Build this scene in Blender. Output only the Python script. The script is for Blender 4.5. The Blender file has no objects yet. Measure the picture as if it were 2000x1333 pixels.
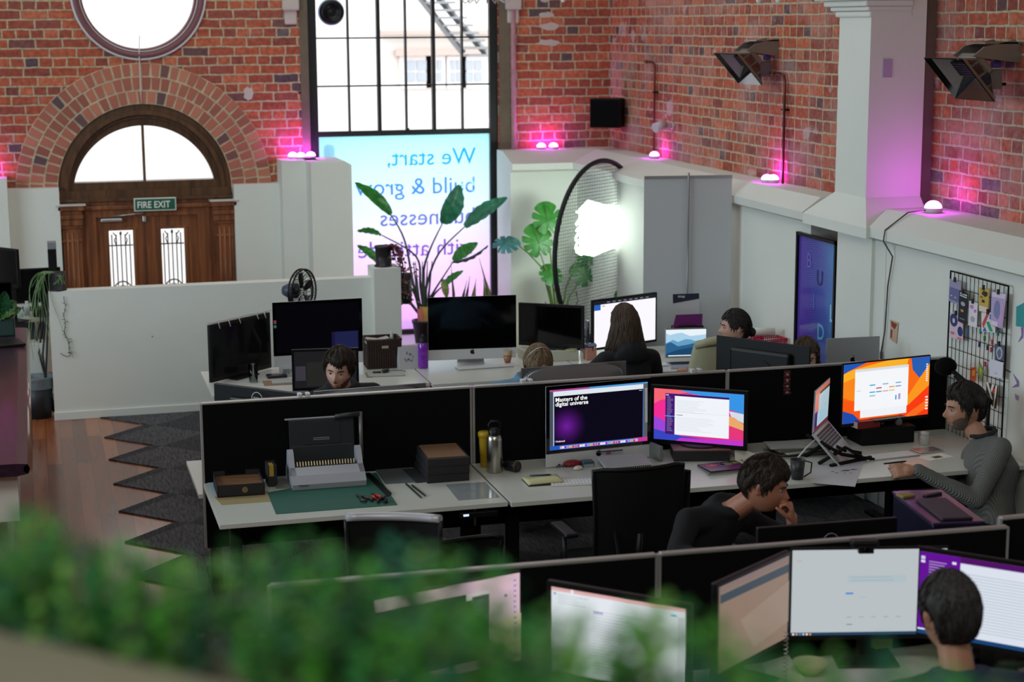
import bpy, bmesh, math, random
from mathutils import Vector, Matrix, Euler, noise
random.seed(7)
SC = bpy.context.scene
COL = SC.collection
PI = math.pi
# ------------------------------------------------------------------ camera
FPX, ROLL, PITCH, YAW, CAMH = 3400.0, -0.0056, 0.1812, 0.2685, 3.2
FW = Vector((math.sin(YAW)*math.cos(PITCH), math.cos(YAW)*math.cos(PITCH), -math.sin(PITCH)))
_ri = Vector((math.cos(YAW), -math.sin(YAW), 0)); _up = _ri.cross(FW)
RI = _ri*math.cos(ROLL)+_up*math.sin(ROLL); UP = -_ri*math.sin(ROLL)+_up*math.cos(ROLL)
cd = bpy.data.cameras.new('camera'); cam = bpy.data.objects.new('camera', cd); COL.objects.link(cam)
cd.sensor_width = 36.0; cd.lens = FPX*36.0/2000.0; cd.clip_start = 0.05; cd.clip_end = 200
m = Matrix.Identity(4)
for i in range(3):
    m[i][0] = RI[i]; m[i][1] = UP[i]; m[i][2] = -FW[i]
m[2][3] = CAMH
cam.matrix_world = m
cd.dof.use_dof = True; cd.dof.focus_distance = 10.2; cd.dof.aperture_fstop = 2.6
SC.camera = cam
SC.view_settings.view_transform = 'Standard'; SC.view_settings.look = 'None'
SC.view_settings.gamma = 1.0; SC.view_settings.use_curve_mapping = False
SC.view_settings.exposure = 0.0
# ------------------------------------------------------------------ world and area lights
W = bpy.data.worlds.new('sky'); SC.world = W; W.use_nodes = True
bgn = W.node_tree.nodes['Background']; bgn.inputs[0].default_value = (0.86, 0.93, 1.0, 1); bgn.inputs[1].default_value = 3.4
SC.cycles.max_bounces = 7; SC.cycles.diffuse_bounces = 3; SC.cycles.glossy_bounces = 3
SC.cycles.transparent_max_bounces = 12; SC.cycles.sample_clamp_indirect = 4.0
SC.cycles.caustics_reflective = False; SC.cycles.caustics_refractive = False
def area(name, loc, tgt, sx, sy, power, col):
    l = bpy.data.lights.new(name, 'AREA'); l.shape = 'RECTANGLE'; l.size = sx; l.size_y = sy; l.energy = power; l.color = col
    o = bpy.data.objects.new(name, l); COL.objects.link(o); o.location = loc
    o.rotation_euler = (Vector(tgt)-Vector(loc)).to_track_quat('-Z', 'Y').to_euler()
    return o
area('ceiling_fill', (1.8, 13.6, 6.3), (2.6, 13.8, 0), 4.5, 4.5, 120, (0.97, 1.0, 0.97))  # added fill under the closed ceiling, which has no opening
area('ceiling_fill', (0.6, 3.0, 6.2), (2.6, 15.5, 1.6), 5.0, 2.5, 150, (1.0, 0.99, 0.91))  # second added fill, angled from overhead towards the back wall
area('side_window_light', (-5.6, 9.5, 3.0), (5.6, 10.8, 1.2), 7.0, 3.0, 400, (0.70, 0.88, 1.0))
area('planter_fill', (-0.6, -0.5, 4.9), (0.3, 1.5, 2.7), 1.4, 1.0, 62, (1.0, 0.98, 0.92))  # added lamp, only there to brighten the planter foliage

def at(px, py, z=None, X=None, Y=None):
    d = (px-1000)/FPX*RI-(py-667)/FPX*UP+FW
    t = (z-CAMH)/d.z if z is not None else (X/d.x if X is not None else Y/d.y)
    return Vector((d.x*t, d.y*t, CAMH+d.z*t))
# ------------------------------------------------------------------ materials
MC = {}
def rgb(h):
    if isinstance(h, str):
        c = [int(h[i:i+2], 16)/255 for i in (0, 2, 4)]
        return tuple((x/12.92 if x <= .04045 else ((x+.055)/1.055)**2.4) for x in c)
    return tuple(h)
def mat(name, col=None, rough=.5, metal=0.0, emit=0, ecol=None, trans=0, alpha=1, bump=0, bscale=60, var=0, vscale=8, coat=0, spec=None, ior=None):
    if name in MC: return MC[name]
    M = bpy.data.materials.new(name); M.use_nodes = True; nt = M.node_tree; b = nt.nodes['Principled BSDF']
    c = rgb(col if col is not None else (0.5, 0.5, 0.5))
    b.inputs['Base Color'].default_value = (*c, 1); b.inputs['Roughness'].default_value = rough; b.inputs['Metallic'].default_value = metal
    if spec is not None: b.inputs['Specular IOR Level'].default_value = spec
    if ior: b.inputs['IOR'].default_value = ior
    if coat: b.inputs['Coat Weight'].default_value = coat; b.inputs['Coat Roughness'].default_value = .1
    if emit: b.inputs['Emission Color'].default_value = (*rgb(ecol or col), 1); b.inputs['Emission Strength'].default_value = emit
    if trans: b.inputs['Transmission Weight'].default_value = trans
    if alpha < 1: b.inputs['Alpha'].default_value = alpha
    if var or bump:
        tc = nt.nodes.new('ShaderNodeTexCoord')
        if var:
            n = nt.nodes.new('ShaderNodeTexNoise'); n.inputs['Scale'].default_value = vscale; n.inputs['Detail'].default_value = 4
            nt.links.new(tc.outputs['Object'], n.inputs['Vector'])
            hs = nt.nodes.new('ShaderNodeMix'); hs.data_type = 'RGBA'
            hs.inputs['A'].default_value = (*[x*(1-var) for x in c], 1); hs.inputs['B'].default_value = (*[min(1, x*(1+var)) for x in c], 1)
            nt.links.new(n.outputs['Fac'], hs.inputs['Factor']); nt.links.new(hs.outputs['Result'], b.inputs['Base Color'])
        if bump:
            n2 = nt.nodes.new('ShaderNodeTexNoise'); n2.inputs['Scale'].default_value = bscale; n2.inputs['Detail'].default_value = 3
            nt.links.new(tc.outputs['Object'], n2.inputs['Vector'])
            bp = nt.nodes.new('ShaderNodeBump'); bp.inputs['Strength'].default_value = bump; bp.inputs['Distance'].default_value = .01
            nt.links.new(n2.outputs['Fac'], bp.inputs['Height']); nt.links.new(bp.outputs['Normal'], b.inputs['Normal'])
    MC[name] = M; return M
def emi(col, s=1.0):
    """a lit patch of a screen or lamp"""
    k = 'lit_%s_%.2f' % (col if isinstance(col, str) else '_'.join('%.2f' % x for x in col), s)
    if k in MC: return MC[k]
    M = bpy.data.materials.new(k); M.use_nodes = True; nt = M.node_tree; b = nt.nodes['Principled BSDF']
    b.inputs['Base Color'].default_value = (.002, .002, .002, 1); b.inputs['Roughness'].default_value = .25; b.inputs['Specular IOR Level'].default_value = .12
    b.inputs['Emission Color'].default_value = (*rgb(col), 1); b.inputs['Emission Strength'].default_value = s
    MC[k] = M; return M
# ------------------------------------------------------------------ mesh builder
class B:
    def __init__(s): s.bm = bmesh.new(); s.mats = []; s.mi = 0; s.M = Matrix.Identity(4); s.sm = False
    def m(s, M):
        if M not in s.mats: s.mats.append(M)
        s.mi = s.mats.index(M); return s
    def T(s, M): s.M = M; return s
    def _v(s, p): return s.bm.verts.new(s.M @ Vector(p))
    def _f(s, vs, smooth=None):
        try: f = s.bm.faces.new(vs)
        except ValueError: return None
        f.material_index = s.mi; f.smooth = s.sm if smooth is None else smooth; return f
    def box(s, x0, y0, z0, x1, y1, z1, bev=0, seg=2):
        t = bmesh.new(); vs = [t.verts.new(p) for p in ((x0,y0,z0),(x1,y0,z0),(x1,y1,z0),(x0,y1,z0),(x0,y0,z1),(x1,y0,z1),(x1,y1,z1),(x0,y1,z1))]
        for q in ((3,2,1,0),(4,5,6,7),(0,1,5,4),(1,2,6,5),(2,3,7,6),(3,0,4,7)): t.faces.new([vs[i] for i in q])
        if bev: bmesh.ops.bevel(t, geom=t.edges[:], offset=bev, segments=seg, profile=.5, affect='EDGES', clamp_overlap=True)
        s._merge(t, False); return s
    def cbox(s, c, d, bev=0, seg=2):
        return s.box(c[0]-d[0]/2, c[1]-d[1]/2, c[2]-d[2]/2, c[0]+d[0]/2, c[1]+d[1]/2, c[2]+d[2]/2, bev, seg)
    def _merge(s, t, smooth):
        mp = {v: s.bm.verts.new(s.M @ v.co) for v in t.verts}
        for f in t.faces:
            s._f([mp[v] for v in f.verts], smooth)
        t.free()
    def ell(s, c, r, u=20, v=12, R=None):
        t = bmesh.new(); bmesh.ops.create_uvsphere(t, u_segments=u, v_segments=v, radius=1)
        for w in t.verts:
            q = Vector((w.co.x*r[0], w.co.y*r[1], w.co.z*r[2]))
            if R: q = R @ q
            w.co = q+Vector(c)
        s._merge(t, True); return s
    def loft(s, rings, close=True, caps=True, smooth=True):
        R = [[s._v(p) for p in r] for r in rings]; n = len(R[0])
        for a, b in zip(R, R[1:]):
            for i in range(n if close else n-1):
                j = (i+1) % n; s._f([a[i], a[j], b[j], b[i]], smooth)
        if caps and close:
            s._f(R[0][::-1], False); s._f(R[-1], False)
        return s
    def tube(s, pts, r, n=8, caps=True, flat=1.0):
        pts = [Vector(p) for p in pts]; rr = r if isinstance(r, (list, tuple)) else [r]*len(pts)
        d0 = (pts[1]-pts[0]).normalized(); up = Vector((0, 0, 1)) if abs(d0.z) < .9 else Vector((1, 0, 0))
        nx = d0.cross(up).normalized(); rings = []
        for i, p in enumerate(pts):
            d = (pts[min(i+1, len(pts)-1)]-pts[max(i-1, 0)])
            d = d.normalized() if d.length > 1e-9 else d0
            nx = (nx-d*nx.dot(d)); nx = nx.normalized() if nx.length > 1e-6 else d.orthogonal().normalized()
            ny = d.cross(nx)
            rings.append([p+nx*math.cos(a)*rr[i]+ny*math.sin(a)*rr[i]*flat for a in [2*PI*k/n for k in range(n)]])
        return s.loft(rings, True, caps, n > 4)
    def lathe(s, prof, c=(0, 0, 0), n=24, ax='z', caps=False, smooth=True):
        rings = []
        for r, h in prof:
            ring = []
            for k in range(n):
                a = 2*PI*k/n; x, y = math.cos(a)*max(r, 1e-4), math.sin(a)*max(r, 1e-4)
                ring.append({'z': (c[0]+x, c[1]+y, c[2]+h), 'y': (c[0]+x, c[1]+h, c[2]-y), 'x': (c[0]+h, c[1]+x, c[2]+y)}[ax])
            rings.append(ring)
        return s.loft(rings, True, caps, smooth)
    def cyl(s, c, r, h, n=24, ax='z'): return s.lathe([(r, 0), (r, h)], c, n, ax, True)
    def prism(s, poly, d, ax='y', off=0):
        """closed 2D outline pushed out from off by d; ax y: outline in x,z; ax x: in y,z; ax z: in x,y"""
        f = {'y': lambda p, h: (p[0], h, p[1]), 'x': lambda p, h: (h, p[0], p[1]), 'z': lambda p, h: (p[0], p[1], h)}[ax]
        a = [s._v(f(p, off)) for p in poly]; b = [s._v(f(p, off+d)) for p in poly]; n = len(poly)
        for i in range(n): s._f([a[i], a[(i+1) % n], b[(i+1) % n], b[i]], False)
        s._f(a[::-1], False); s._f(b, False); return s
    def quad(s, *p): s._f([s._v(q) for q in p], False); return s
    def rect(s, x0, z0, x1, z1, y): return s.quad((x0, y, z0), (x1, y, z0), (x1, y, z1), (x0, y, z1))
    def cap(s, p0, r0, p1, r1, n=16):
        p0, p1 = Vector(p0), Vector(p1); d = p1-p0; L = d.length; d = d.normalized() if L > 1e-6 else Vector((0, 0, 1))
        a = [-1, -.92, -.7, -.38, 0]; pts = [p0+d*r0*t for t in a]+[p1+d*r1*t for t in (0, .38, .7, .92, 1)]
        rr = [r0*math.sqrt(max(0.002, 1-t*t)) for t in a]+[r1*math.sqrt(max(0.002, 1-t*t)) for t in (0, .38, .7, .92, 1)]
        return s.tube(pts, rr, n)
    def text(s, txt, size, M, ext=0.0004, align='LEFT', bold=False, mirror=False, ang=0):
        cu = bpy.data.curves.new('t', 'FONT'); cu.body = txt; cu.size = size; cu.extrude = ext; cu.align_x = align; cu.resolution_u = 3
        if bold: cu.offset = size*.014
        o = bpy.data.objects.new('t', cu); COL.objects.link(o); dg = bpy.context.evaluated_depsgraph_get(); dg.update()
        me = bpy.data.meshes.new_from_object(o.evaluated_get(dg)); t = bmesh.new(); t.from_mesh(me)
        bmesh.ops.remove_doubles(t, verts=t.verts[:], dist=1e-6)
        for v in t.verts: v.co = M @ Vector((-v.co.x if mirror else v.co.x, v.co.y, v.co.z))
        s._merge(t, False); bpy.data.objects.remove(o); bpy.data.meshes.remove(me); bpy.data.curves.remove(cu); return s
    def build(s, name, parent=None, norm=True):
        if norm: bmesh.ops.recalc_face_normals(s.bm, faces=s.bm.faces[:])
        me = bpy.data.meshes.new(name); s.bm.to_mesh(me); s.bm.free()
        for M in s.mats: me.materials.append(M)
        o = bpy.data.objects.new(name, me); COL.objects.link(o)
        if parent: o.parent = parent
        return o
UPR = Matrix(((1,0,0,0),(0,0,-1,0),(0,1,0,0),(0,0,0,1)))   # text plane stood upright, reading from -Y
def TR(x, y, z, rz=0, rx=0, ry=0): return Matrix.Translation((x, y, z)) @ Euler((rx, ry, rz), 'XYZ').to_matrix().to_4x4()
def thing(name, label, cat, loc=(0, 0, 0), rz=0, group=None):
    o = bpy.data.objects.new(name, None); o.empty_display_size = .1; COL.objects.link(o); o.location = loc; o.rotation_euler = (0, 0, rz)
    o['label'] = label; o['category'] = cat
    if group: o['group'] = group
    return o
def tag(o, label, cat, group=None, kind=None):
    o['label'] = label; o['category'] = cat
    if group: o['group'] = group
    if kind: o['kind'] = kind
    return o
def struct(o): o['kind'] = 'structure'; return o
def put(o, loc, rz=0): o.location = loc; o.rotation_euler = (0, 0, rz); return o
def copy_tree(o, parent=None):
    c = o.copy(); COL.objects.link(c)
    if parent: c.parent = parent
    for ch in [x for x in SC.objects if x.parent == o]: copy_tree(ch, c)
    return c
def solid(o, mods):
    """apply modifiers to o's mesh"""
    for fn in mods: fn(o)
    dg = bpy.context.evaluated_depsgraph_get(); dg.update()
    me = bpy.data.meshes.new_from_object(o.evaluated_get(dg)); old = o.data; o.modifiers.clear(); o.data = me
    bpy.data.meshes.remove(old); return o
# ------------------------------------------------------------------ common materials
def gloss(n, c, r=.35): return mat(n, c, r)
white_lam = mat('white_laminate', 'c9cbc3', .28)
white_paint = mat('white_paint', 'dde0d8', .75, bump=.06, bscale=25, var=.04, vscale=3)
blk_plastic = mat('black_plastic', (.004, .0042, .0046), .42, spec=.3)
blk_matte = mat('black_matte', (.003, .003, .0032), .65, spec=.2)
blk_glass = mat('dark_glass', '040406', .06, spec=.6)
alu = mat('aluminium', 'c3c5c8', .32, .85)
alu_lt = mat('light_aluminium', 'd0d2d4', .45, .3)
chrome = mat('chrome', 'e8e8ea', .08, 1)
steel = mat('steel_brushed', 'b9b5ac', .28, 1, bump=.02, bscale=200)
fab_blk = mat('black_fabric', (.0032, .0035, .0038), .95, bump=.15, bscale=500, spec=.12)
paper = mat('paper', 'e6e3d8', .8)
cream_paper = mat('cream_paper', 'dcd8b8', .8)
kraft = mat('kraft_card', 'a0764a', .8, var=.1, vscale=20)
# ================================================================== room shell
YB, XW, XD = 16.7, 5.63, 5.34       # back brick plane, right brick plane, right dado plane
def nod(nt, t, **k):
    n = nt.nodes.new('ShaderNode'+t)
    for a, b in k.items(): setattr(n, a, b)
    return n
def ramp(nt, stops, interp='LINEAR'):
    r = nt.nodes.new('ShaderNodeValToRGB'); e = r.color_ramp; e.interpolation = interp
    while len(e.elements) > 1: e.elements.remove(e.elements[0])
    for i, (p, c) in enumerate(stops):
        el = e.elements[0] if i == 0 else e.elements.new(p)
        el.position = p; el.color = (*rgb(c), 1)
    return r
def brick_mat(name, ax, wash, seed, freq=3, dark=1.0):
    M = bpy.data.materials.new(name); M.use_nodes = True; nt = M.node_tree; L = nt.links.new; b = nt.nodes['Principled BSDF']
    tc = nod(nt, 'TexCoord'); sp = nod(nt, 'SeparateXYZ'); L(tc.outputs['Object'], sp.inputs[0]); cb = nod(nt, 'CombineXYZ')
    L(sp.outputs['X' if ax == 'x' else 'Y'], cb.inputs['X']); L(sp.outputs['Z'], cb.inputs['Y'])
    wob = nod(nt, 'TexNoise'); wob.inputs['Scale'].default_value = 9; wob.inputs['Detail'].default_value = 3; L(cb.outputs[0], wob.inputs['Vector'])
    ma = nod(nt, 'VectorMath', operation='MULTIPLY_ADD'); L(wob.outputs['Color'], ma.inputs[0]); ma.inputs[1].default_value = (.022, .02, 0); ma.inputs[2].default_value = (seed*.37, .011, 0)
    ad = nod(nt, 'VectorMath', operation='ADD'); L(cb.outputs[0], ad.inputs[0]); L(ma.outputs[0], ad.inputs[1])
    br = nod(nt, 'TexBrick', offset=.5, squash=.52, squash_frequency=freq); L(ad.outputs[0], br.inputs['Vector'])
    br.inputs['Color1'].default_value = (0, 0, 0, 1); br.inputs['Color2'].default_value = (1, 1, 1, 1); br.inputs['Mortar'].default_value = (.5, .5, .5, 1)
    br.inputs['Scale'].default_value = 1; br.inputs['Mortar Size'].default_value = .009; br.inputs['Mortar Smooth'].default_value = .25
    br.inputs['Brick Width'].default_value = .24; br.inputs['Row Height'].default_value = .086
    d = dark
    R = ramp(nt, [(0, (.09*d, .06*d, .075*d)), (.05, (.12*d, .06*d, .065*d)), (.09, (.27*d, .06*d, .04*d)), (.4, (.36*d, .075*d, .038*d)), (.7, (.46*d, .1*d, .042*d)), (1, (.56*d, .15*d, .07*d))])
    L(br.outputs['Color'], R.inputs[0])
    n2 = nod(nt, 'TexNoise'); n2.inputs['Scale'].default_value = 26; n2.inputs['Detail'].default_value = 5; L(cb.outputs[0], n2.inputs['Vector'])
    r2 = ramp(nt, [(.3, (.62, .58, .58)), (.7, (1.2, 1.2, 1.2))]); L(n2.outputs['Fac'], r2.inputs[0])
    mu = nod(nt, 'Mix', data_type='RGBA', blend_type='MULTIPLY'); mu.inputs['Factor'].default_value = 1; L(R.outputs[0], mu.inputs['A']); L(r2.outputs[0], mu.inputs['B'])
    # mortar
    r3 = ramp(nt, [(.3, (.34, .26, .16)), (.7, (.56, .46, .3))]); L(n2.outputs['Fac'], r3.inputs[0])
    mm = nod(nt, 'Mix', data_type='RGBA'); L(br.outputs['Fac'], mm.inputs['Factor']); L(mu.outputs['Result'], mm.inputs['A']); L(r3.outputs[0], mm.inputs['B'])
    # lime wash and render remains
    n3 = nod(nt, 'TexNoise'); n3.inputs['Scale'].default_value = 1.7; n3.inputs['Detail'].default_value = 9; n3.inputs['Roughness'].default_value = .72; L(ad.outputs[0], n3.inputs['Vector'])
    r4 = ramp(nt, [(.46, (0, 0, 0)), (.68, (wash, wash, wash))]); L(n3.outputs['Fac'], r4.inputs[0])
    mw = nod(nt, 'Mix', data_type='RGBA'); L(r4.outputs[0], mw.inputs['Factor']); L(mm.outputs['Result'], mw.inputs['A']); mw.inputs['B'].default_value = (.5, .36, .32, 1)
    n5 = nod(nt, 'TexNoise'); n5.inputs['Scale'].default_value = 3.1; n5.inputs['Detail'].default_value = 6; L(cb.outputs[0], n5.inputs['Vector'])
    r5 = ramp(nt, [(.64, (0, 0, 0)), (.67, (wash, wash, wash))]); L(n5.outputs['Fac'], r5.inputs[0])
    mx = nod(nt, 'Mix', data_type='RGBA'); L(r5.outputs[0], mx.inputs['Factor']); L(mw.outputs['Result'], mx.inputs['A']); mx.inputs['B'].default_value = (.52, .44, .42, 1)
    L(mx.outputs['Result'], b.inputs['Base Color']); b.inputs['Roughness'].default_value = .85
    bp = nod(nt, 'Bump', invert=True); bp.inputs['Strength'].default_value = .8; bp.inputs['Distance'].default_value = .012
    hh = nod(nt, 'Math', operation='MULTIPLY_ADD'); L(n2.outputs['Fac'], hh.inputs[0]); hh.inputs[1].default_value = .35; L(br.outputs['Fac'], hh.inputs[2])
    L(hh.outputs[0], bp.inputs['Height']); L(bp.outputs[0], b.inputs['Normal'])
    return M
def wood_mat(name, c1, c2, rough, stretch=(14, 14, .9), coat=0):
    M = bpy.data.materials.new(name); M.use_nodes = True; nt = M.node_tree; L = nt.links.new; b = nt.nodes['Principled BSDF']
    tc = nod(nt, 'TexCoord'); mp = nod(nt, 'Mapping'); mp.inputs['Scale'].default_value = stretch; L(tc.outputs['Object'], mp.inputs[0])
    n = nod(nt, 'TexNoise'); n.inputs['Scale'].default_value = 1.6; n.inputs['Detail'].default_value = 7; n.inputs['Distortion'].default_value = .6; L(mp.outputs[0], n.inputs['Vector'])
    R = ramp(nt, [(.3, c1), (.7, c2)]); L(n.outputs['Fac'], R.inputs[0]); L(R.outputs[0], b.inputs['Base Color'])
    b.inputs['Roughness'].default_value = rough; b.inputs['Coat Weight'].default_value = coat; b.inputs['Coat Roughness'].default_value = .12
    bp = nod(nt, 'Bump'); bp.inputs['Strength'].default_value = .15; L(n.outputs['Fac'], bp.inputs['Height']); L(bp.outputs[0], b.inputs['Normal'])
    return M
BR_BACK = brick_mat('brick_back', 'x', .08, 1, 3); BR_RIGHT = brick_mat('brick_right', 'y', .6, 5, 2, .95); BR_COR = brick_mat('brick_corner', 'x', .6, 3, 3, .8)
wood_door = wood_mat('door_timber', (.1, .03, .01), (.3, .1, .033), .38)
wood_dark = wood_mat('arch_timber', (.045, .02, .008), (.13, .055, .02), .4)
# floor: jarrah boards running towards the back wall
def floor_mat():
    M = bpy.data.materials.new('floor_boards'); M.use_nodes = True; nt = M.node_tree; L = nt.links.new; b = nt.nodes['Principled BSDF']
    tc = nod(nt, 'TexCoord'); sp = nod(nt, 'SeparateXYZ'); L(tc.outputs['Object'], sp.inputs[0]); cb = nod(nt, 'CombineXYZ'); L(sp.outputs['Y'], cb.inputs['X']); L(sp.outputs['X'], cb.inputs['Y'])
    br = nod(nt, 'TexBrick', offset=.37); L(cb.outputs[0], br.inputs['Vector']); br.inputs['Scale'].default_value = 1
    br.inputs['Color1'].default_value = (0, 0, 0, 1); br.inputs['Color2'].default_value = (1, 1, 1, 1); br.inputs['Mortar'].default_value = (0, 0, 0, 1)
    br.inputs['Mortar Size'].default_value = .0012; br.inputs['Brick Width'].default_value = 2.3; br.inputs['Row Height'].default_value = .105
    mp = nod(nt, 'Mapping'); mp.inputs['Scale'].default_value = (12, .8, 1); L(tc.outputs['Object'], mp.inputs[0])
    n = nod(nt, 'TexNoise'); n.inputs['Scale'].default_value = 2; n.inputs['Detail'].default_value = 8; L(mp.outputs[0], n.inputs['Vector'])
    ad = nod(nt, 'Math', operation='MULTIPLY_ADD'); L(br.outputs['Color'], ad.inputs[0]); ad.inputs[1].default_value = .45; 
    m2 = nod(nt, 'Math', operation='MULTIPLY'); L(n.outputs['Fac'], m2.inputs[0]); m2.inputs[1].default_value = .6; L(m2.outputs[0], ad.inputs[2])
    R = ramp(nt, [(.1, (.07, .018, .009)), (.45, (.2, .052, .02)), (.85, (.42, .14, .05))]); L(ad.outputs[0], R.inputs[0])
    mm = nod(nt, 'Mix', data_type='RGBA'); L(br.outputs['Fac'], mm.inputs['Factor']); L(R.outputs[0], mm.inputs['A']); mm.inputs['B'].default_value = (.015, .007, .005, 1)
    L(mm.outputs['Result'], b.inputs['Base Color'])
    rr = nod(nt, 'MapRange'); rr.inputs['To Min'].default_value = .18; rr.inputs['To Max'].default_value = .42; L(n.outputs['Fac'], rr.inputs['Value']); L(rr.outputs[0], b.inputs['Roughness'])
    b.inputs['Coat Weight'].default_value = .5; b.inputs['Coat Roughness'].default_value = .15
    return M
b = B().m(floor_mat()); b.box(-6, -1, -.1, 7, YB+.6, 0); struct(b.build('floor'))
def carpet_mat():
    M = bpy.data.materials.new('carpet_tile'); M.use_nodes = True; nt = M.node_tree; L = nt.links.new; b = nt.nodes['Principled BSDF']
    tc = nod(nt, 'TexCoord'); rt = nod(nt, 'Mapping'); rt.inputs['Rotation'].default_value = (0, 0, PI/4); rt.inputs['Location'].default_value = (0.02, .31, 0); L(tc.outputs['Object'], rt.inputs[0])
    ck = nod(nt, 'TexChecker'); ck.inputs['Scale'].default_value = 1/.515; L(rt.outputs[0], ck.inputs['Vector']); ck.inputs['Color1'].default_value = (.028, .028, .032, 1); ck.inputs['Color2'].default_value = (.058, .056, .062, 1)
    mp = nod(nt, 'Mapping'); mp.inputs['Scale'].default_value = (70, 9, 1); mp.inputs['Rotation'].default_value = (0, 0, -PI/4); L(tc.outputs['Object'], mp.inputs[0])
    n = nod(nt, 'TexNoise'); n.inputs['Scale'].default_value = 1; n.inputs['Detail'].default_value = 4; L(mp.outputs[0], n.inputs['Vector'])
    r = ramp(nt, [(.35, (.55, .55, .55)), (.65, (1.6, 1.6, 1.6))]); L(n.outputs['Fac'], r.inputs[0])
    mu = nod(nt, 'Mix', data_type='RGBA', blend_type='MULTIPLY'); mu.inputs['Factor'].default_value = 1; L(ck.outputs[0], mu.inputs['A']); L(r.outputs[0], mu.inputs['B'])
    L(mu.outputs['Result'], b.inputs['Base Color']); b.inputs['Roughness'].default_value = .95
    bp = nod(nt, 'Bump'); bp.inputs['Strength'].default_value = .3; bp.inputs['Distance'].default_value = .005; L(n.outputs['Fac'], bp.inputs['Height']); L(bp.outputs[0], b.inputs['Normal'])
    return M
zz = []
for k in range(16):
    y = 14.43-.73*k
    zz += [(.44, y-.0), (.79, y-.365)]
poly = [(XD, 14.43)]+[(p[0], p[1]) for p in zz]+[(XD, zz[-1][1])]
b = B().m(carpet_mat()); b.prism(poly, .009, 'z', .0005)
tag(b.build('carpet'), 'dark grey carpet of diagonal tiles with a zigzag edge on the timber floor', 'carpet')
# ceiling, walls
b = B().m(mat('ceiling_paint', '9a9a98', .9)); b.box(-6, -1, 6.6, 7, YB+.6, 6.8); struct(b.build('ceiling'))
plaster_grey = mat('old_render', '6b5f50', .9, bump=.4, bscale=18, var=.35, vscale=5)
def cut(o, cutters):
    for i, c in enumerate(cutters):
        md = o.modifiers.new('c%d' % i, 'BOOLEAN'); md.object = c; md.operation = 'DIFFERENCE'; md.solver = 'EXACT'
    solid(o, [])
    for c in cutters: bpy.data.objects.remove(c)
AX, AZ, AR = 1.03, 1.67, .80
RX, RZ, RR = 1.04, 3.49, .60
WX0, WX1, WZ0, WZB, WZ1 = 2.66, 4.42, .14, 2.15, 4.75
def arch_poly(cx, cz, r, z0, n=40):
    return [(cx+r, z0)]+[(cx+r*math.cos(PI*i/n), cz+r*math.sin(PI*i/n)) for i in range(n+1)]+[(cx-r, z0)]
b = B().m(BR_BACK); b.box(-6, YB, 0, 6.2, YB+.38, 6.6); wall = b.build('wall_back')
c1 = B(); c1.cyl((RX, YB-.2, RZ), RR, 1, 64, 'y'); c2 = B(); c2.prism(arch_poly(AX, AZ, AR, -.1), 1, 'y', YB-.2)
c3 = B(); c3.box(WX0-.06, YB-.2, WZ0-.02, WX1+.06, YB+.8, WZ1)
cut(wall, [c1.build('c'), c2.build('c'), c3.build('c')]); struct(wall)
# right wall: brick further out on the near side of the pilaster
b = B().m(BR_RIGHT); b.box(XW, 10.95, 0, XW+.4, YB, 6.6); b.box(XW+.2, -1, 0, XW+.6, 10.95, 6.6); struct(b.build('wall_right'))
# rest of the back wall between window and corner has older, darker brick: rendered reveal strip
b = B().m(plaster_grey); b.box(WX1+.06, YB-.004, 1.9, WX1+.17, YB+.01, 6.6); b.box(WX0-.14, YB-.004, 1.9, WX0-.06, YB+.01, 6.6); struct(b.build('trim_1'))
b = B().m(mat('pipe_plaster', 'b08c88', .8, var=.3, vscale=14)); b.tube([(WX1+.2, YB-.015, 1.95), (WX1+.2, YB-.015, 6.6)], .028, 8); struct(b.build('trim_2'))
b = B().m(plaster_grey); b.box(XW-.01, 10.55, 1.9, XW+.2, 10.98, 6.6); b.box(XW-.03, 10.98, 1.9, XW, 11.12, 6.6); struct(b.build('trim_3'))
# left wall and wall behind (plain)
b = B().m(white_paint); b.box(-6.2, -1, 0, -6, YB+.38, 6.6); struct(b.build('wall_left'))
b = B().m(mat('rear_wall', '5a5854', .9)); b.box(-6.2, -1.4, 0, 6.4, -1, 6.8); struct(b.build('wall_front'))  # dark grey has the shade under the mezzanine put into the colour
# brick arch over the door: three rings of headers
vous = bpy.data.materials.new('arch_brick'); vous.use_nodes = True; nt = vous.node_tree; bs = nt.nodes['Principled BSDF']; g = nod(nt, 'NewGeometry')
R = ramp(nt, [(0, (.1, .06, .07)), (.08, (.14, .07, .07)), (.12, (.28, .09, .06)), (.6, (.4, .13, .085)), (1, (.5, .19, .12))]); nt.links.new(g.outputs['Random Per Island'], R.inputs[0]); nt.links.new(R.outputs[0], bs.inputs['Base Color']); bs.inputs['Roughness'].default_value = .85
mortar = mat('mortar', (.55, .45, .3), .9, var=.3, vscale=20, bump=.3, bscale=60)
b = B().m(mortar); n = 60
for i in range(n):
    a0, a1 = PI*i/n-.06*(i == 0), PI*(i+1)/n+.06*(i == n-1)
    q = [(AX+math.cos(a)*r, AZ+math.sin(a)*r) for r, a in ((AR, a0), (1.178, a0), (1.178, a1), (AR, a1))]
    b.prism(q, .02, 'y', YB-.006)
b.m(vous)
for k in range(3):
    r0 = AR+.01+k*.127; r1 = r0+.109; n = int(PI*(r0+.05)/.086)
    for i in range(-1, n+1):
        a0, a1 = PI*(i+.09)/n, PI*(i+.91)/n
        j = lambda: random.uniform(-.003, .003)
        q = [(AX+math.cos(a)*r+j(), AZ+math.sin(a)*r+j()) for r, a in ((r0, a0+.004), (r1, a0), (r1, a1), (r0, a1-.004))]
        b.prism(q, .03, 'y', YB-.014+random.uniform(-.002, .002))
struct(b.build('trim_4'))
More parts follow.
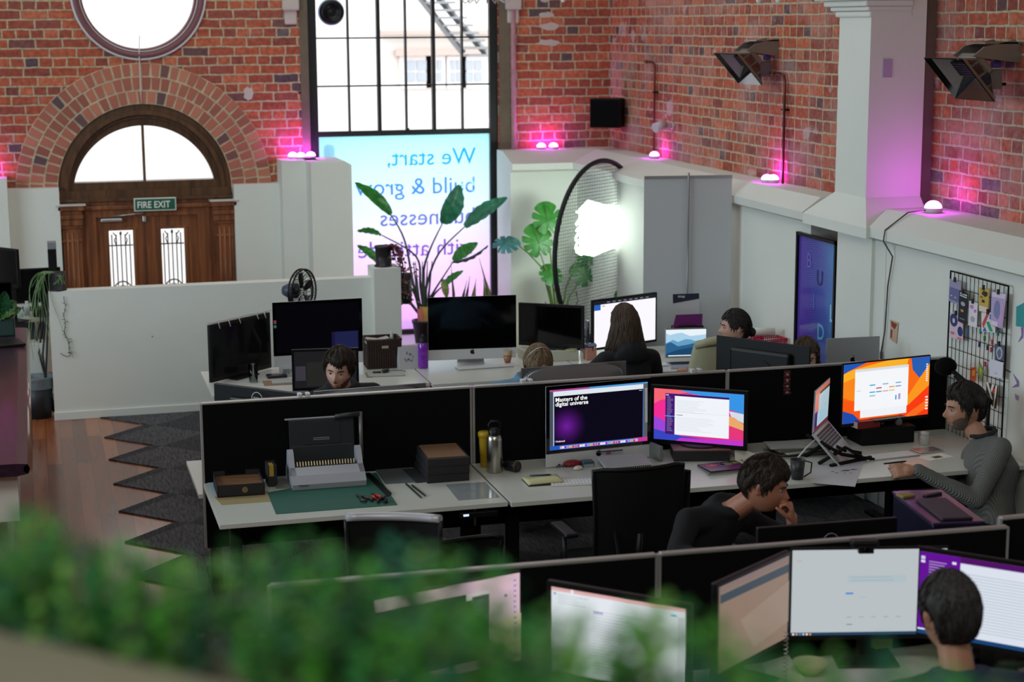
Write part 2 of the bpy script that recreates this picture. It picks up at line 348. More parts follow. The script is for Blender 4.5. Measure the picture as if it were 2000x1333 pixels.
# round window
pinkwood = mat('reddish_brown_paint', '74474a', .45); b = B().m(pinkwood)
b.lathe([(RR, -.02), (RR-.035, -.045), (RR-.05, .0), (RR-.08, .02), (RR-.09, .1), (RR-.035, .2), (RR, .2)], (RX, YB, RZ), 72, 'y')
b.m(mat('white_sealant', 'd0ccd0', .6)); b.lathe([(RR+.0, -.016), (RR+.018, -.024), (RR+.02, .0)], (RX, YB, RZ), 72, 'y')
b.lathe([(RR-.067, .004), (RR-.062, -.003), (RR-.056, .004)], (RX, YB, RZ), 72, 'y')
w1 = struct(b.build('window_1'))
def glass_mat(name, c=(1, 1, 1), rough=0.0):
    M = bpy.data.materials.new(name); M.use_nodes = True; nt = M.node_tree; nt.nodes.clear()
    o = nod(nt, 'OutputMaterial'); t = nod(nt, 'BsdfTransparent'); t.inputs[0].default_value = (*c, 1); gl = nod(nt, 'BsdfGlossy'); gl.inputs['Roughness'].default_value = .03
    mx = nod(nt, 'MixShader'); fr = nod(nt, 'Fresnel'); fr.inputs['IOR'].default_value = 1.35
    nt.links.new(fr.outputs[0], mx.inputs[0]); nt.links.new(t.outputs[0], mx.inputs[1]); nt.links.new(gl.outputs[0], mx.inputs[2]); nt.links.new(mx.outputs[0], o.inputs[0]); return M
glassM = glass_mat('window_glass', (.97, .98, .98))
b = B().m(glassM); b.cyl((RX, YB+.12, RZ), RR-.085, .006, 64, 'y'); b.build('window_pane', w1)
b = B().m(mat('white_cord', 'd8d4cc', .6)); b.tube([(RX-.01, YB-.05, 3.1), (RX-.02, YB-.03, 2.93), (RX-.022, YB-.03, 2.6), (RX-.015, YB-.02, 2.47)], .005, 6)
tag(b.build('cable'), 'thin white cable hanging from the round window to the door arch', 'cable')
# arched fire exit door
d1 = None
b = B().m(wood_dark)
N = 48
def ring(b, r0, r1, y0, y1, zc=AZ, cx=AX):
    for i in range(N):
        a0, a1 = PI*i/N, PI*(i+1)/N
        q = [(cx+math.cos(a)*r, zc+math.sin(a)*r) for r, a in ((r0, a0), (r1, a0), (r1, a1), (r0, a1))]
        b.prism(q, y1-y0, 'y', y0)
ring(b, .735, .80, YB+.02, YB+.2); ring(b, .70, .74, YB-.01, YB+.2); ring(b, .665, .70, YB+.05, YB+.2)
gz, gr = 1.60, .665
# spandrel between inner ring and glass
outer = [(AX+.69*math.cos(PI*i/N), AZ+.69*math.sin(PI*i/N)) for i in range(N+1)]
ga = math.asin((1.745-gz)/gr)
inner = [(AX+gr*math.cos(ga+(PI-2*ga)*i/N), gz+gr*math.sin(ga+(PI-2*ga)*i/N)) for i in range(N+1)]
for i in range(N): b.prism([inner[i], outer[i], outer[i+1], inner[i+1]], .1, 'y', YB+.08)
b.box(AX-.79, YB-.02, 1.60, AX+.79, YB+.2, 1.675); b.box(AX-.76, YB+.04, 1.675, AX+.76, YB+.2, 1.745); b.box(AX-.8, YB-.05, 1.575, AX+.8, YB+.2, 1.60)
b.box(AX-.012, YB+.1, 1.7, AX+.012, YB+.16, 2.27)
fl = struct(b.build('window_2'))
b = B().m(glassM); b.prism(inner, .006, 'y', YB+.13); b.build('window_pane', fl)
def pilaster(cx):
    b = B().m(wood_door); w = .085
    b.box(cx-w, YB-.06, 0, cx+w, YB+.16, 1.36); 
    for k in (-.045, 0, .045): b.tube([(cx+k, YB-.062, .3), (cx+k, YB-.062, 1.3)], .012, 8)
    for i, (e, z0, z1) in enumerate(((.01, 1.2, 1.23), (.015, 1.33, 1.36), (.03, 1.36, 1.42), (.045, 1.42, 1.46), (.03, 1.46, 1.5), (.06, 1.5, 1.545))): b.box(cx-w-e*.6, YB-.06-e, z0, cx+w+e*.6, YB+.16, z1, .006)
    b.m(mat('pale_capital', 'c9c2b8', .6)); b.box(cx-w-.05, YB-.13, 1.545, cx+w+.05, YB+.16, 1.562, .004)
    return b
pilaster(.335).build('door_pilaster', fl); pilaster(1.745).build('door_pilaster', fl)
b = B().m(wood_door)
b.box(.42, YB, 0, .56, YB+.16, 1.575); b.box(1.5, YB, 0, 1.66, YB+.16, 1.575); b.box(.56, YB, 1.42, 1.5, YB+.16, 1.575)
b.box(.44, YB-.03, 1.49, 1.64, YB, 1.53, .008); b.box(.46, YB-.02, 0, .49, YB, 1.49); b.box(1.58, YB-.02, 0, 1.61, YB, 1.49)
dr = struct(b.build('door_1'))
iron = mat('wrought_iron', '5a5a6a', .5, .4)
def leaf(x0, x1, p0, p1):
    b = B().m(wood_door); y0, y1 = YB+.03, YB+.075
    b.box(x0, y0, 0, p0, y1, 1.42); b.box(p1, y0, 0, x1, y1, 1.42); b.box(p0, y0, 1.29, p1, y1, 1.42); b.box(p0, y0, 0, p1, y1, .62)
    for e in ((p0-.03, 1.29, p1+.03, 1.315), ): b.box(e[0], y0-.015, e[1], e[2], y0, e[3], .004)
    b.box(p0-.03, y0-.015, .6, p0-.005, y0, 1.29, .004); b.box(p1+.005, y0-.015, .6, p1+.03, y0, 1.29, .004)
    lf = b.build('door_leaf', dr); b = B().m(glassM); b.box(p0, YB+.05, .62, p1, YB+.056, 1.29); b.build('glass_pane', lf)
    b = B().m(iron); w = p1-p0; yy = YB+.12; c = (p0+p1)/2
    for k in range(5): b.tube([(p0+w*(k+.7)/5.4, yy, .6), (p0+w*(k+.7)/5.4, yy, 1.24)], .006, 6)
    b.box(p0, yy-.004, 1.13, p1, yy+.004, 1.142); b.box(p0, yy-.004, .62, p1, yy+.004, .635)
    b.tube([(c+.09*math.cos(PI*i/16), yy, .68+.11*math.sin(PI*i/16)) for i in range(17)], .007, 6); b.tube([(c+.06*math.cos(PI*i/16), yy, .68+.07*math.sin(PI*i/16)) for i in range(17)], .005, 6)
    for s in (-1, 1): b.tube([(c+s*.045, yy, 1.14), (c+s*.06, yy, 1.19), (c+s*.04, yy, 1.22), (c+s*.07, yy, 1.26)], .006, 6)
    b.ell((c, yy, 1.25), (.012, .008, .02), 8, 6)
    for s in (-.05, 0, .05): b.ell((c+s, yy, .72-abs(s)*.5), (.01, .006, .025), 8, 6)
    b.build('iron_grille', lf)
leaf(.555, 1.0025, .672, .895); leaf(1.0025, 1.505, 1.155, 1.372)
b = B().m(wood_dark); b.box(.998, YB+.022, 0, 1.007, YB+.09, 1.42); b.box(.2, YB+.1, 0, .43, YB+.2, 1.62); b.box(1.62, YB+.1, 0, 1.87, YB+.2, 1.62); b.box(.42, YB+.1, 0, .575, YB+.16, 1.6); b.box(1.49, YB+.1, 0, 1.62, YB+.16, 1.6); b.build('door_stop', dr)
b = B().m(alu); b.box(.60, YB-.03, 1.375, .80, YB+.03, 1.41, .01); b.tube([(.72, YB-.02, 1.43), (.98, YB-.05, 1.452), (1.0, YB, 1.47)], .006, 6); b.box(.985, YB-.0, 1.36, 1.02, YB+.03, 1.45, .012); b.build('door_closer', dr)
# FIRE EXIT sign
sg = thing('exit_sign', 'green FIRE EXIT sign with white border above the arched timber doors', 'sign', (1.105, YB-.07, 1.535), 0)
b = B().m(mat('sign_border', 'd9ddd6', .5)); b.box(-.195, 0, -.062, .195, .012, .062, .003); b.build('border', sg)
b = B().m(mat('sign_green', '0e5a44', .45)); b.box(-.184, -.003, -.051, .184, .001, .051); b.build('panel', sg)
b = B().m(mat('sign_white', 'e6e9e2', .5)); b.T(Matrix.Translation((-.168, -.004, -.031)) @ UPR @ Matrix.Scale(.84, 4, (1, 0, 0))); b.text('FIRE EXIT', .088, Matrix.Identity(4), .0008, bold=True); b.build('lettering', sg)
# white dado blocks on the back wall
def dado(name, x0, x1, y0, z1, y1=YB):
    b = B().m(white_paint); b.box(x0, y0, 0, x1, y1, z1); return struct(b.build(name))
dado('trim_5', -.22, .235, YB-.12, 1.72); dado('trim_6', -6, -.22, YB-.3, 1.83); dado('trim_7', 1.84, 2.3, YB-.12, 1.70); dado('trim_8', 2.27, 2.62, YB-.32, 1.93)
b = B().m(white_paint); b.prism([(2.50, 0), (2.50, 1.93), (2.83, 1.93), (2.88, 1.90), (2.88, 0)], .62, 'y', YB-.62); struct(b.build('trim_9'))
# right of the window and round the corner: dado with sloped ledge
def ledge_prof(d, zt=1.96):  # (distance from brick plane, z)
    return [(0, 0), (0, zt), (.22, zt), (d+.07, zt-.1), (d+.07, zt-.16), (d, zt-.185), (d, 0)]
b = B().m(white_paint)
P1 = ledge_prof(.5)
xa, xb, yc, yd = 4.45, 5.10, 16.15, 12.95
# back piece from window to corner, then the thick piece along the right wall
rA = [(xa if i else xa, YB-d, z) for i, (d, z) in enumerate(P1)]
rC = [(XW-d, YB-d, z) for d, z in P1]
rB = [(XW-d, yd, z) for d, z in P1]
b.loft([rA, rC, rB], True, True, False)
struct(b.build('trim_10'))
b = B().m(white_paint)
P2 = ledge_prof(XW-XD)
P2[4] = (XW-XD+.06, 1.80)
b.loft([[(XW-d, yd, z) for d, z in P2], [(XW-d, 11.35, z) for d, z in P2]], True, True, False)
P3 = [(0, 0), (0, 1.9), (.3, 1.9), (XW-XD+.06, 1.86), (XW-XD+.06, 1.8), (XW-XD, 1.775), (XW-XD, 0)]
P4 = [(-.2, 0), (-.2, 1.97), (.18, 1.97), (XW-XD+.06, 1.87), (XW-XD+.06, 1.8), (XW-XD, 1.775), (XW-XD, 0)]
b.loft([[(XW-d, 10.45, z) for d, z in P4], [(XW-d, -1, z) for d, z in P4]], True, True, False)
b.box(XD-.03, 10.35, 0, XW+.1, 10.86, 1.79)
b.box(XD-.005, 10.2, 0, XW+.1, 10.52, 1.775)
struct(b.build('trim_11'))
# white pilaster with splayed base and corbel
b = B().m(white_paint); px0 = 5.33
b.box(px0, 10.50, 1.95, XW+.1, 10.96, 6.6)
def rr4(x0, y0, x1, y1, z): return [(x0, y0, z), (x1, y0, z), (x1, y1, z), (x0, y1, z)]
b.loft([rr4(XD-.09, 10.32, XW+.1, 11.3, 1.79), rr4(XD-.09, 10.32, XW+.1, 11.3, 1.86), rr4(px0, 10.5, XW+.1, 10.96, 2.04)], True, True, False)
b.m(mat('switch_plate', 'b79fc0', .5)); b.box(5.42, 10.492, 2.83, 5.49, 10.5, 2.95, .003)
struct(b.build('trim_12'))
b = B().m(white_paint)
for i, (e, z0, z1) in enumerate(((.03, 3.22, 3.26), (.06, 3.26, 3.29), (.1, 3.29, 3.33), (.16, 3.33, 3.37), (.22, 3.37, 3.45), (.28, 3.45, 3.6))): b.box(px0-e*.5, 10.5-e*.15, z0, XW, 10.96+e*1.6, z1, .012)
struct(b.build('trim_13'))
# plaster brackets either side of the big window, near the top of the view
for i, x in enumerate((2.44, 4.62)):
    b = B().m(mat('chipped_plaster', 'c2b4ae', .9, bump=.4, bscale=40)); b.box(x-.06, YB-.03, 3.19, x+.06, YB, 3.36, .015); b.box(x-.08, YB-.06, 3.32, x+.08, YB, 3.7, .015); struct(b.build('trim_%d' % (14+i)))
# chips of render left on the brick near the corner
b = B().m(mat('chipped_plaster')); random.seed(3)
for (cx, cz, w, h) in ((4.97, 3.27, .16, .03), (4.99, 3.16, .2, .035), (4.98, 3.0, .22, .035), (4.95, 3.42, .1, .03), (2.02, 2.55, .1, .07)):
    pts = [(cx+w/2*math.cos(t)*random.uniform(.75, 1.15), cz+h*math.sin(t)*random.uniform(.7, 1.2)) for t in [2*PI*i/14 for i in range(14)]]
    b.prism(pts, .004, 'y', YB-.004)
struct(b.build('trim_16'))
# big steel window
steelblk = mat('window_steel', '14191c', .5)
b = B().m(steelblk); Y0, Y1 = YB+.06, YB+.12
b.box(WX0-.06, Y0, WZ0, WX0+.03, Y1, WZ1); b.box(WX1-.02, Y0, WZ0, WX1+.06, Y1, WZ1); b.box(WX0, Y0-.01, WZB-.03, WX1, Y1, WZB+.02); b.box(WX0, Y0, WZ0-.0, WX1, Y1, WZ0+.05); b.box(WX0, Y0, WZ1-.06, WX1, Y1, WZ1)
wi = WX1-WX0-.0; z = WZB; ys = YB+.09
cols = [at(x, 120, Y=ys).x for x in (680, 739, 792, 846, 902)]
for i, x in enumerate(cols):
    w = .016 if i in (1, 3) else .008
    b.box(x-w, Y0, WZB, x+w, Y1, WZ1)
for py in (167, 74, -18): zz_ = at(792, py, Y=ys).z; b.box(WX0, Y0+.01, zz_-.007, WX1, Y1-.01, zz_+.007)
for dz in (.45, .9): b.box(WX0, Y0+.01, 3.55+dz-.007, WX1, Y1-.01, 3.55+dz+.007)
b.box(cols[2]-.01, Y0-.03, WZB+.01, cols[3], Y0-.02, WZB+.022); b.box(cols[2]-.015, Y0-.03, WZB-.01, cols[2]+.015, Y0, WZB+.04)
b.tube([(WX1+.05, YB+.08, 2.55), (WX1+.2, YB-.01, 2.55)], .012, 6); b.tube([(WX0-.05, YB+.08, 2.55), (WX0-.16, YB-.01, 2.55)], .012, 6)
w3 = struct(b.build('window_3'))
b = B().m(glassM); b.box(WX0, YB+.085, WZB, WX1, YB+.091, WZ1); b.build('upper_pane', w3)
# lower pane: film graduated from cyan to violet, lettering reversed from inside
M = bpy.data.materials.new('window_film'); M.use_nodes = True; nt = M.node_tree; nt.nodes.clear(); L = nt.links.new
o = nod(nt, 'OutputMaterial'); t = nod(nt, 'BsdfTransparent'); tl = nod(nt, 'BsdfTranslucent'); mx = nod(nt, 'MixShader'); mx.inputs[0].default_value = .3
tc = nod(nt, 'TexCoord'); sp = nod(nt, 'SeparateXYZ'); mr = nod(nt, 'MapRange'); L(tc.outputs['Object'], sp.inputs[0]); L(sp.outputs['Z'], mr.inputs['Value']); mr.inputs['From Min'].default_value = WZ0; mr.inputs['From Max'].default_value = WZB
R = ramp(nt, [(0, (.88, .62, .97)), (.3, (.92, .76, .98)), (.55, (.84, .86, .98)), (.8, (.74, .92, .98)), (1, (.62, .93, .98))]); L(mr.outputs[0], R.inputs[0]); L(R.outputs[0], t.inputs[0]); L(R.outputs[0], tl.inputs[0])
L(t.outputs[0], mx.inputs[1]); L(tl.outputs[0], mx.inputs[2]); L(mx.outputs[0], o.inputs[0])
b = B().m(M); b.box(WX0, YB+.085, WZ0+.05, WX1, YB+.091, WZB-.02); lp = b.build('lower_pane', w3)
for txt, py, hh, c in (('We start,', 320, 31, (.2, .66, .85)), ('build & grow', 376, 31, (.3, .55, .82)), ('businesses', 436, 31, (.42, .46, .76)), ('with attitude', 496, 31, (.52, .38, .74))):
    p = at(930, py, Y=YB+.07); b = B().m(glass_mat('lettering_'+txt[:4].strip(), c))
    Mx = Matrix.Translation((p.x, YB+.078, p.z)) @ UPR @ Matrix.Scale(1.0, 4, (1, 0, 0))
    b.T(Mx); b.text(txt, .232, Matrix.Identity(4), .001, mirror=True); tw = b.build('lettering', w3)
b = B().m(mat('sill_white', 'c9c0cc', .5)); b.box(WX0-.1, YB-.5, 0, WX1+.03, YB+.05, WZ0); struct(b.build('trim_17'))
# pony wall with end column
b = B().m(white_paint); b.box(.08, 14.45, 0, 2.75, 14.60, 1.07); b.box(.075, 14.435, 0, 2.74, 14.45, .07, .004); struct(b.build('wall_pony'))
b = B().m(white_paint); b.box(2.74, 14.33, 0, 2.97, 14.62, 1.16); struct(b.build('wall_column'))
b = B().m(mat('yellow_mark', 'a09a20', .8)); b.cyl((.84+.05, 14.447, .66), .006, .003, 10, 'y'); struct(b.build('trim_18'))
# outside: facade across the lane
fac = mat('outside_wall', 'efe9e0', .8); b = B().m(fac); YO = 25
b.box(-8, YO, -1.5, 14, YO+.5, 12); ob = thing('building', 'pale building across the lane seen through the windows', 'building', (0, 0, 0)); b.build('wall', ob)
gl2 = mat('outside_glass', 'b4b9c0', .3); tr = mat('outside_trim', 'f4e9e2', .8); dk = mat('outside_cornice', 'd3b9ac', .8)
b = B().m(dk)
p0, p1 = at(770, 104, Y=YO), at(970, 101, Y=YO); b.box(p0.x, YO-.15, p0.z-.04, p1.x, YO, p0.z+.04); q0 = at(740, 64, Y=YO); b.box(q0.x, YO-.2, q0.z-.03, p1.x+.5, YO, q0.z+.03); b.build('cornice', ob)
for x0, x1 in ((788, 832), (838, 862), (876, 900), (905, 940)):
    a, c = at(x0, 162, Y=YO), at(x1, 116, Y=YO); f = B().m(tr); f.box(a.x-.06, YO-.08, a.z-.08, c.x+.06, YO, c.z+.05); fo = f.build('window_frame', ob)
    g_ = B().m(gl2); n_ = 2
    for i in range(2):
        for j in range(2):
            w_ = (c.x-a.x)/2; h_ = (c.z-a.z)/2; g_.box(a.x+w_*i+.015, YO-.1, a.z+h_*j+.015, a.x+w_*(i+1)-.015, YO-.08, a.z+h_*(j+1)-.015)
    g_.build('glass', fo)
b = B().m(mat('outside_stair', '9a9c9c', .6))
for dx in (0, 22):
    a, c = at(812+dx*1.6, -15, Y=22.5), at(905+dx*2, 105, Y=22.5); b.tube([a, c], .045, 4)
for i in range(9):
    t_ = i/8; a = at(820, -10, Y=22.5).lerp(at(912, 108, Y=22.5), t_); b.box(a.x-.02, 22.3, a.z-.02, a.x+.35, 22.6, a.z+.01)
tag(b.build('fire_escape'), 'grey steel stair crossing the building outside the big window', 'stair')
b = B().m(mat('street', 'a8a8ac', .9)); b.box(-10, YB+.6, -1.2, 16, 30, -1.15); struct(b.build('ground'))
b = B().m(mat('street_kerb', 'd8d4d8', .9))
for yy in (19.5, 21.2): b.box(-5, yy, -1.15, 14, yy+.35, -1.0)
struct(b.build('ground_kerb'))
b = B().m(mat('poster_blue', '5f93c0', .8)); a, c = at(635, 312, Y=21), at(655, 283, Y=21); b.box(a.x, 21, -1.15, c.x, 21.15, c.z, .05)
tag(b.build('bollard'), 'bluish post standing in the lane behind the window film', 'post')
# ================================================================== screens and computers
def facing(pl, pr):
    d = pr-pl; return math.atan2(d.y, d.x)
def ui(b, W, H, items, y=0):
    """flat lit patches of a picture on a screen: each (x0,y0,x1,y1,colour,strength) in 0..1, y down from the top"""
    for k, it in enumerate(items):
        yy = y-.0002*(k+1)
        if it[0] == 'T':
            _, x, yv, size, txt, col, s, bold = it
            b.m(emi(col, s)); sv = b.M.copy(); b.T(sv @ Matrix.Translation((x*W-W/2, yy-.0002, H/2-yv*H)) @ UPR); b.text(txt, size, Matrix.Identity(4), .0001, bold=bold); b.T(sv)
        elif it[0] == 'P':
            _, pts, col, s = it; b.m(emi(col, s)); b._f([b._v((p[0]*W-W/2, yy, H/2-p[1]*H)) for p in pts], False)
        elif it[0] == 'M':
            _, x0, y0, x1, y1, M = it; b.m(M); b.rect(x0*W-W/2, H/2-y1*H, x1*W-W/2, H/2-y0*H, yy)
        else:
            x0, y0, x1, y1, col, s = it; b.m(emi(col, s)); b.rect(x0*W-W/2, H/2-y1*H, x1*W-W/2, H/2-y0*H, yy)
def lines(x0, y0, x1, n, dy, col, s, seed=0, h=.006, jit=.5):
    rnd = random.Random(seed); return [(x0, y0+i*dy, x0+(x1-x0)*(1-jit*rnd.random()), y0+i*dy+h, col, s) for i in range(n)]
def apple(b, s, y, cx=0, cz=0, M=None):
    b.m(M or mat('logo_black', '050506', .2))
    pts = []
    for i in range(40):
        a = 2*PI*i/40; r = .5*(1-.13*max(0, math.cos(a-PI/2))**6-.09*max(0, math.cos(a+PI/2))**8); x, z = math.cos(a)*r*.93, math.sin(a)*r
        dx = x-.52; dz = z-.08
        if dx*dx+dz*dz < .06: x = .52-math.sqrt(.06-min(.06, dz*dz))
        pts.append((cx+x*s, cz+z*s))
    b.prism(pts, .0006, 'y', y-.0006); b.prism([(cx+.02*s, cz+.5*s), (cx+.06*s, cz+.68*s), (cx+.24*s, cz+.78*s), (cx+.2*s, cz+.6*s)], .0006, 'y', y-.0006)
def place_screen(kind, label, pl, pr, w, h, items=None, style='plain', base=.73, tilt=0.0, rzadd=0, group=None, logo=None, stand=True, foot=None, screen_back=False, sm=None, sticker=False, shadow_off=0, name='monitor', cat='monitor'):
    """pl, pr: world positions of the visible top corners (left, right as seen from the front side)"""
    mid = (pl+pr)/2; rz = facing(pl, pr)+rzadd; top = mid.z; H0 = base
    t = thing(name, label, cat, (mid.x, mid.y, H0), rz, group); T = TR(0, 0, top-H0, 0, tilt)
    bz = {'imac': .022, 'plain': .016, 'thin': .008, 'hp': .02}[style]; ch = .095 if style == 'imac' else (.02 if style != 'hp' else .028)
    hh = h+bz+ch
    if style == 'imac':
        b = B().m(alu_lt if not screen_back else mat('aluminium_back', '8c8e92', .35, .7)); b.T(T); b.box(-w/2-bz, 0, -hh-.004, w/2+bz, .007, 0, .003)
        rings = []
        for k, (f, y) in enumerate(((1, .007), (.93, .012), (.7, .03), (.4, .045), (.12, .05))):
            W_, H_ = (w/2+bz)*f, hh/2*f; cz = -hh/2
            rings.append([(W_*sx*(abs(math.cos(a)) ** .35), y, cz+H_*sz*(abs(math.sin(a)) ** .35)) for a, sx, sz in [(2*PI*q/28, 1 if math.cos(2*PI*q/28) >= 0 else -1, 1 if math.sin(2*PI*q/28) >= 0 else -1) for q in range(28)]])
        b.loft(rings)
        b.build('casing', t)
        if screen_back:
            b = B(); b.T(T @ TR(0, .0515, -hh/2, PI)); apple(b, .07, 0); b.build('logo', t)
        b = B().m(blk_glass); b.T(T); b.box(-w/2-bz, -.0025, -h-2*bz, w/2+bz, 0.0, 0, .001); b.build('bezel', t)
        b = B(); b.T(T); apple(b, .036, -.001, 0, -hh+.05); b.build('logo', t)
        b = B().m(alu_lt); z0 = 0; 
        b.loft([[(x, .05+y*.3-.0, .004) for x, y in ((-.1, -.35), (.1, -.35), (.1, .35), (-.1, .35))]], True, False) if False else None
        b.box(-.10, -.07, 0, .10, .12, .006, .003); zt = top-H0-hh*.55
        b.loft([[(-.1, .10, .004), (.1, .10, .004), (.1, .114, .004), (-.1, .114, .004)], [(-.085, .108, zt*.5), (.085, .108, zt*.5), (.085, .12, zt*.5), (-.085, .12, zt*.5)], [(-.06, .045, zt), (.06, .045, zt), (.06, .06, zt), (-.06, .06, zt)]], True, True, False); b.build('stand', t)
        if sticker: b = B().m(mat('pink_note', 'b86a86', .8)); b.T(T); b.box(.045, -.0018, -hh+.035, .075, -.001, -hh+.06); b.build('sticky_note', t)
    else:
        b = B().m(blk_plastic if style != 'silver' else alu); b.T(T)
        b.box(-w/2-bz, 0, -hh, w/2+bz, .022 if style != 'thin' else .012, 0, .004)
        b.box(-w*.33, .012, -hh*.85, w*.33, .05, -hh*.15, .018, 3); b.build('casing', t)
        b = B().m(mat('bezel_black', (.003, .003, .0035), .35, spec=.3)); b.T(T); b.box(-w/2-bz+.001, -.003, -hh+.001, w/2+bz-.001, 0, -.001, .001); 
        b.build('bezel', t)
        if screen_back and logo == 'ring':
            b = B().m(mat('logo_grey', 'b8bcc0', .4)); b.T(T @ TR(0, .052, -.055, PI)); b.lathe([(.036, 0), (.036, -.0015), (.04, -.0015), (.04, 0)], (0, 0, 0), 32, 'y'); 
            b.T(T @ TR(-.0, .0505, -.055, PI) @ Matrix.Translation((-.027, 0, -.011)) @ UPR); b.text('DELL', .026, Matrix.Identity(4), .0008, bold=True); b.build('logo', t)
        if screen_back and logo == 'hp':
            b = B().m(mat('logo_violet', '9c93b8', .3)); b.T(T @ TR(0, .052, -.07, PI)); b.lathe([(.032, 0), (.032, -.0015), (.035, -.0015), (.035, 0)], (0, 0, 0), 32, 'y'); b.build('logo', t)
        if stand:
            b = B().m(blk_plastic); zt = top-H0-hh*.6
            if foot == 'round': b.lathe([(0, .012), (.11, .010), (.12, .004), (.12, 0), (0, 0)], (0, .05, 0), 32)
            else: b.box(-.12, -.06, 0, .12, .14, .012, .004)
            b.build('base', t); b = B().m(blk_plastic); b.box(-.03, .05, .008, .03, .075, max(.05, zt), .005); b.build('neck', t)
    b = B(); b.T(T @ Matrix.Translation((0, -.003, -bz-h/2)))
    if items: ui(b, w, h, items)
    else: b.m(sm or blk_glass); b.box(-w/2, 0, -h/2, w/2, .0005, h/2)
    b.build('screen', t)
    return t
def keyboard(label, loc, rz, w=.42, d=.115, col='e4e5e5', group=None):
    t = thing('keyboard', label, 'keyboard', loc, rz, group); b = B().m(alu if col != 'black' else blk_plastic); b.box(-w/2, -d/2, 0, w/2, d/2, .006, .003); b.build('base', t)
    b = B().m(mat('keys_'+col, col if col != 'black' else '161718', .5)); nx = int(w/.019)
    for r in range(5):
        for c in range(nx): b.box(-w/2+.006+c*.019, -d/2+.007+r*.021, .006, -w/2+.006+c*.019+.016, -d/2+.007+r*.021+.017, .009)
    b.build('keys', t); return t
# ================================================================== people
def remesh(b, vox, smooth=4, fac=.5):
    me = bpy.data.meshes.new('r'); bmesh.ops.recalc_face_normals(b.bm, faces=b.bm.faces[:]); b.bm.to_mesh(me); b.bm.free()
    o = bpy.data.objects.new('r', me); COL.objects.link(o)
    md = o.modifiers.new('r', 'REMESH'); md.mode = 'VOXEL'; md.voxel_size = vox; md.use_smooth_shade = True
    if smooth: s = o.modifiers.new('s', 'SMOOTH'); s.iterations = smooth; s.factor = fac
    solid(o, []); me = o.data; bpy.data.objects.remove(o); return me
def obj_from(me, name, M, parent):
    me.name = name; me.materials.clear(); me.materials.append(M); o = bpy.data.objects.new(name, me); COL.objects.link(o); o.parent = parent
    for p in me.polygons: p.use_smooth = True
    return o
def G(x, z, cx, cz, sx, sz): return math.exp(-((x-cx)/sx)**2-((z-cz)/sz)**2)
def head_pt(u, v, off=0.0, jaw=1.0):
    """u: angle round the head (0 = face, -Y), v: 0 crown .. pi chin underside"""
    sx, sy, sz = .076, .096, .118
    x = sx*math.sin(v)*math.sin(u); y = -sy*math.sin(v)*math.cos(u); z = sz*math.cos(v)
    n = Vector((x/sx**2, y/sy**2, z/sz**2)).normalized()
    if z < 0:
        t = -z/sz; x *= 1-.26*t*t*(1 if y < .02 else .8)
        if y > 0: y *= 1-.35*t*t
        else: y = y*(1+.10*t)+(-.012*t)
    if y > 0: y *= 1.06
    p = Vector((x, y, z))
    if y < 0 and off < .004:   # face relief
        f = -n.y if n.y < 0 else 0
        ax = abs(x); d = 0
        d += .024*G(x, z, 0, -.022, .011, .017)+.013*G(x, z, 0, -.002, .008, .022)      # nose
        d += .006*G(ax, z, .012, -.03, .008, .008)                                       # nostril wings
        d += .006*G(ax, z, .026, .03, .022, .009)                                        # brow
        d -= .011*G(ax, z, .031, .010, .017, .012)                                       # sockets
        d += .005*G(ax, z, .042, -.02, .02, .018)                                        # cheekbone
        d += .006*G(x, z, 0, -.056, .022, .006)+.006*G(x, z, 0, -.069, .019, .006)-.005*G(x, z, 0, -.0625, .026, .0025)
        d -= .004*G(x, z, 0, -.081, .02, .006); d += .007*G(x, z, 0, -.1, .02, .014)     # chin
        p = p+Vector((0, -d*f*jaw, 0))
    return p+n*off
def head_mesh(b, HM, off=0, mask=None, U=72, V=56):
    g = {}
    for i in range(U):
        for j in range(V+1):
            u = -PI+2*PI*i/U; v = PI*(j+.0)/V; v = min(max(v, .001), PI-.001)
            o_ = mask(u, v) if mask else off
            if o_ is None: continue
            g[i, j] = b._v(HM @ head_pt(u, v, o_))
    for i in range(U):
        for j in range(V):
            k = (i+1) % U; q = [(i, j), (k, j), (k, j+1), (i, j+1)]
            if all(a in g for a in q): b._f([g[a] for a in q], True)
def hand(b, wrist, d, nrm, side=1, curl=(.5, .5, .6, .7), thumb=.5, s=1.0):
    """wrist point, pointing direction d, palm normal nrm (out of the palm), side +1 puts the thumb to the nrm x d side"""
    d = Vector(d).normalized(); n = Vector(nrm); n = (n-d*n.dot(d)).normalized(); x = n.cross(d)*side; w = Vector(wrist)
    b.cap(w, .026*s, w+d*.03*s, .028*s, 12)
    for k in (-1.5, -.5, .5, 1.5): b.cap(w+d*.02*s+x*k*.012*s, .016*s, w+d*.085*s+x*k*.019*s, .0125*s, 10)
    for k, (L, c) in enumerate(zip((.072, .08, .074, .058), curl)):
        p = w+d*.088*s+x*(1.5-k)*.0195*s; a = 0; dr = d
        for seg, f in enumerate((.45, .32, .25)):
            a += c*(1.0 if seg else .8); dr = d*math.cos(a)+n*math.sin(a); q = p+dr*L*f*s; b.cap(p, (.0098-.001*seg)*s, q, (.009-.001*seg)*s, 10); p = q
    p = w+d*.03*s+x*.022*s; dr = (d*.6+x*.8*(1-thumb*.5)+n*thumb*.6).normalized()
    for seg, L in enumerate((.042, .034, .028)):
        q = p+dr*L*s; b.cap(p, (.013-.0015*seg)*s, q, (.0115-.0015*seg)*s, 10); p = q; dr = (dr+n*.3*thumb+d*.25-x*.25*thumb).normalized()
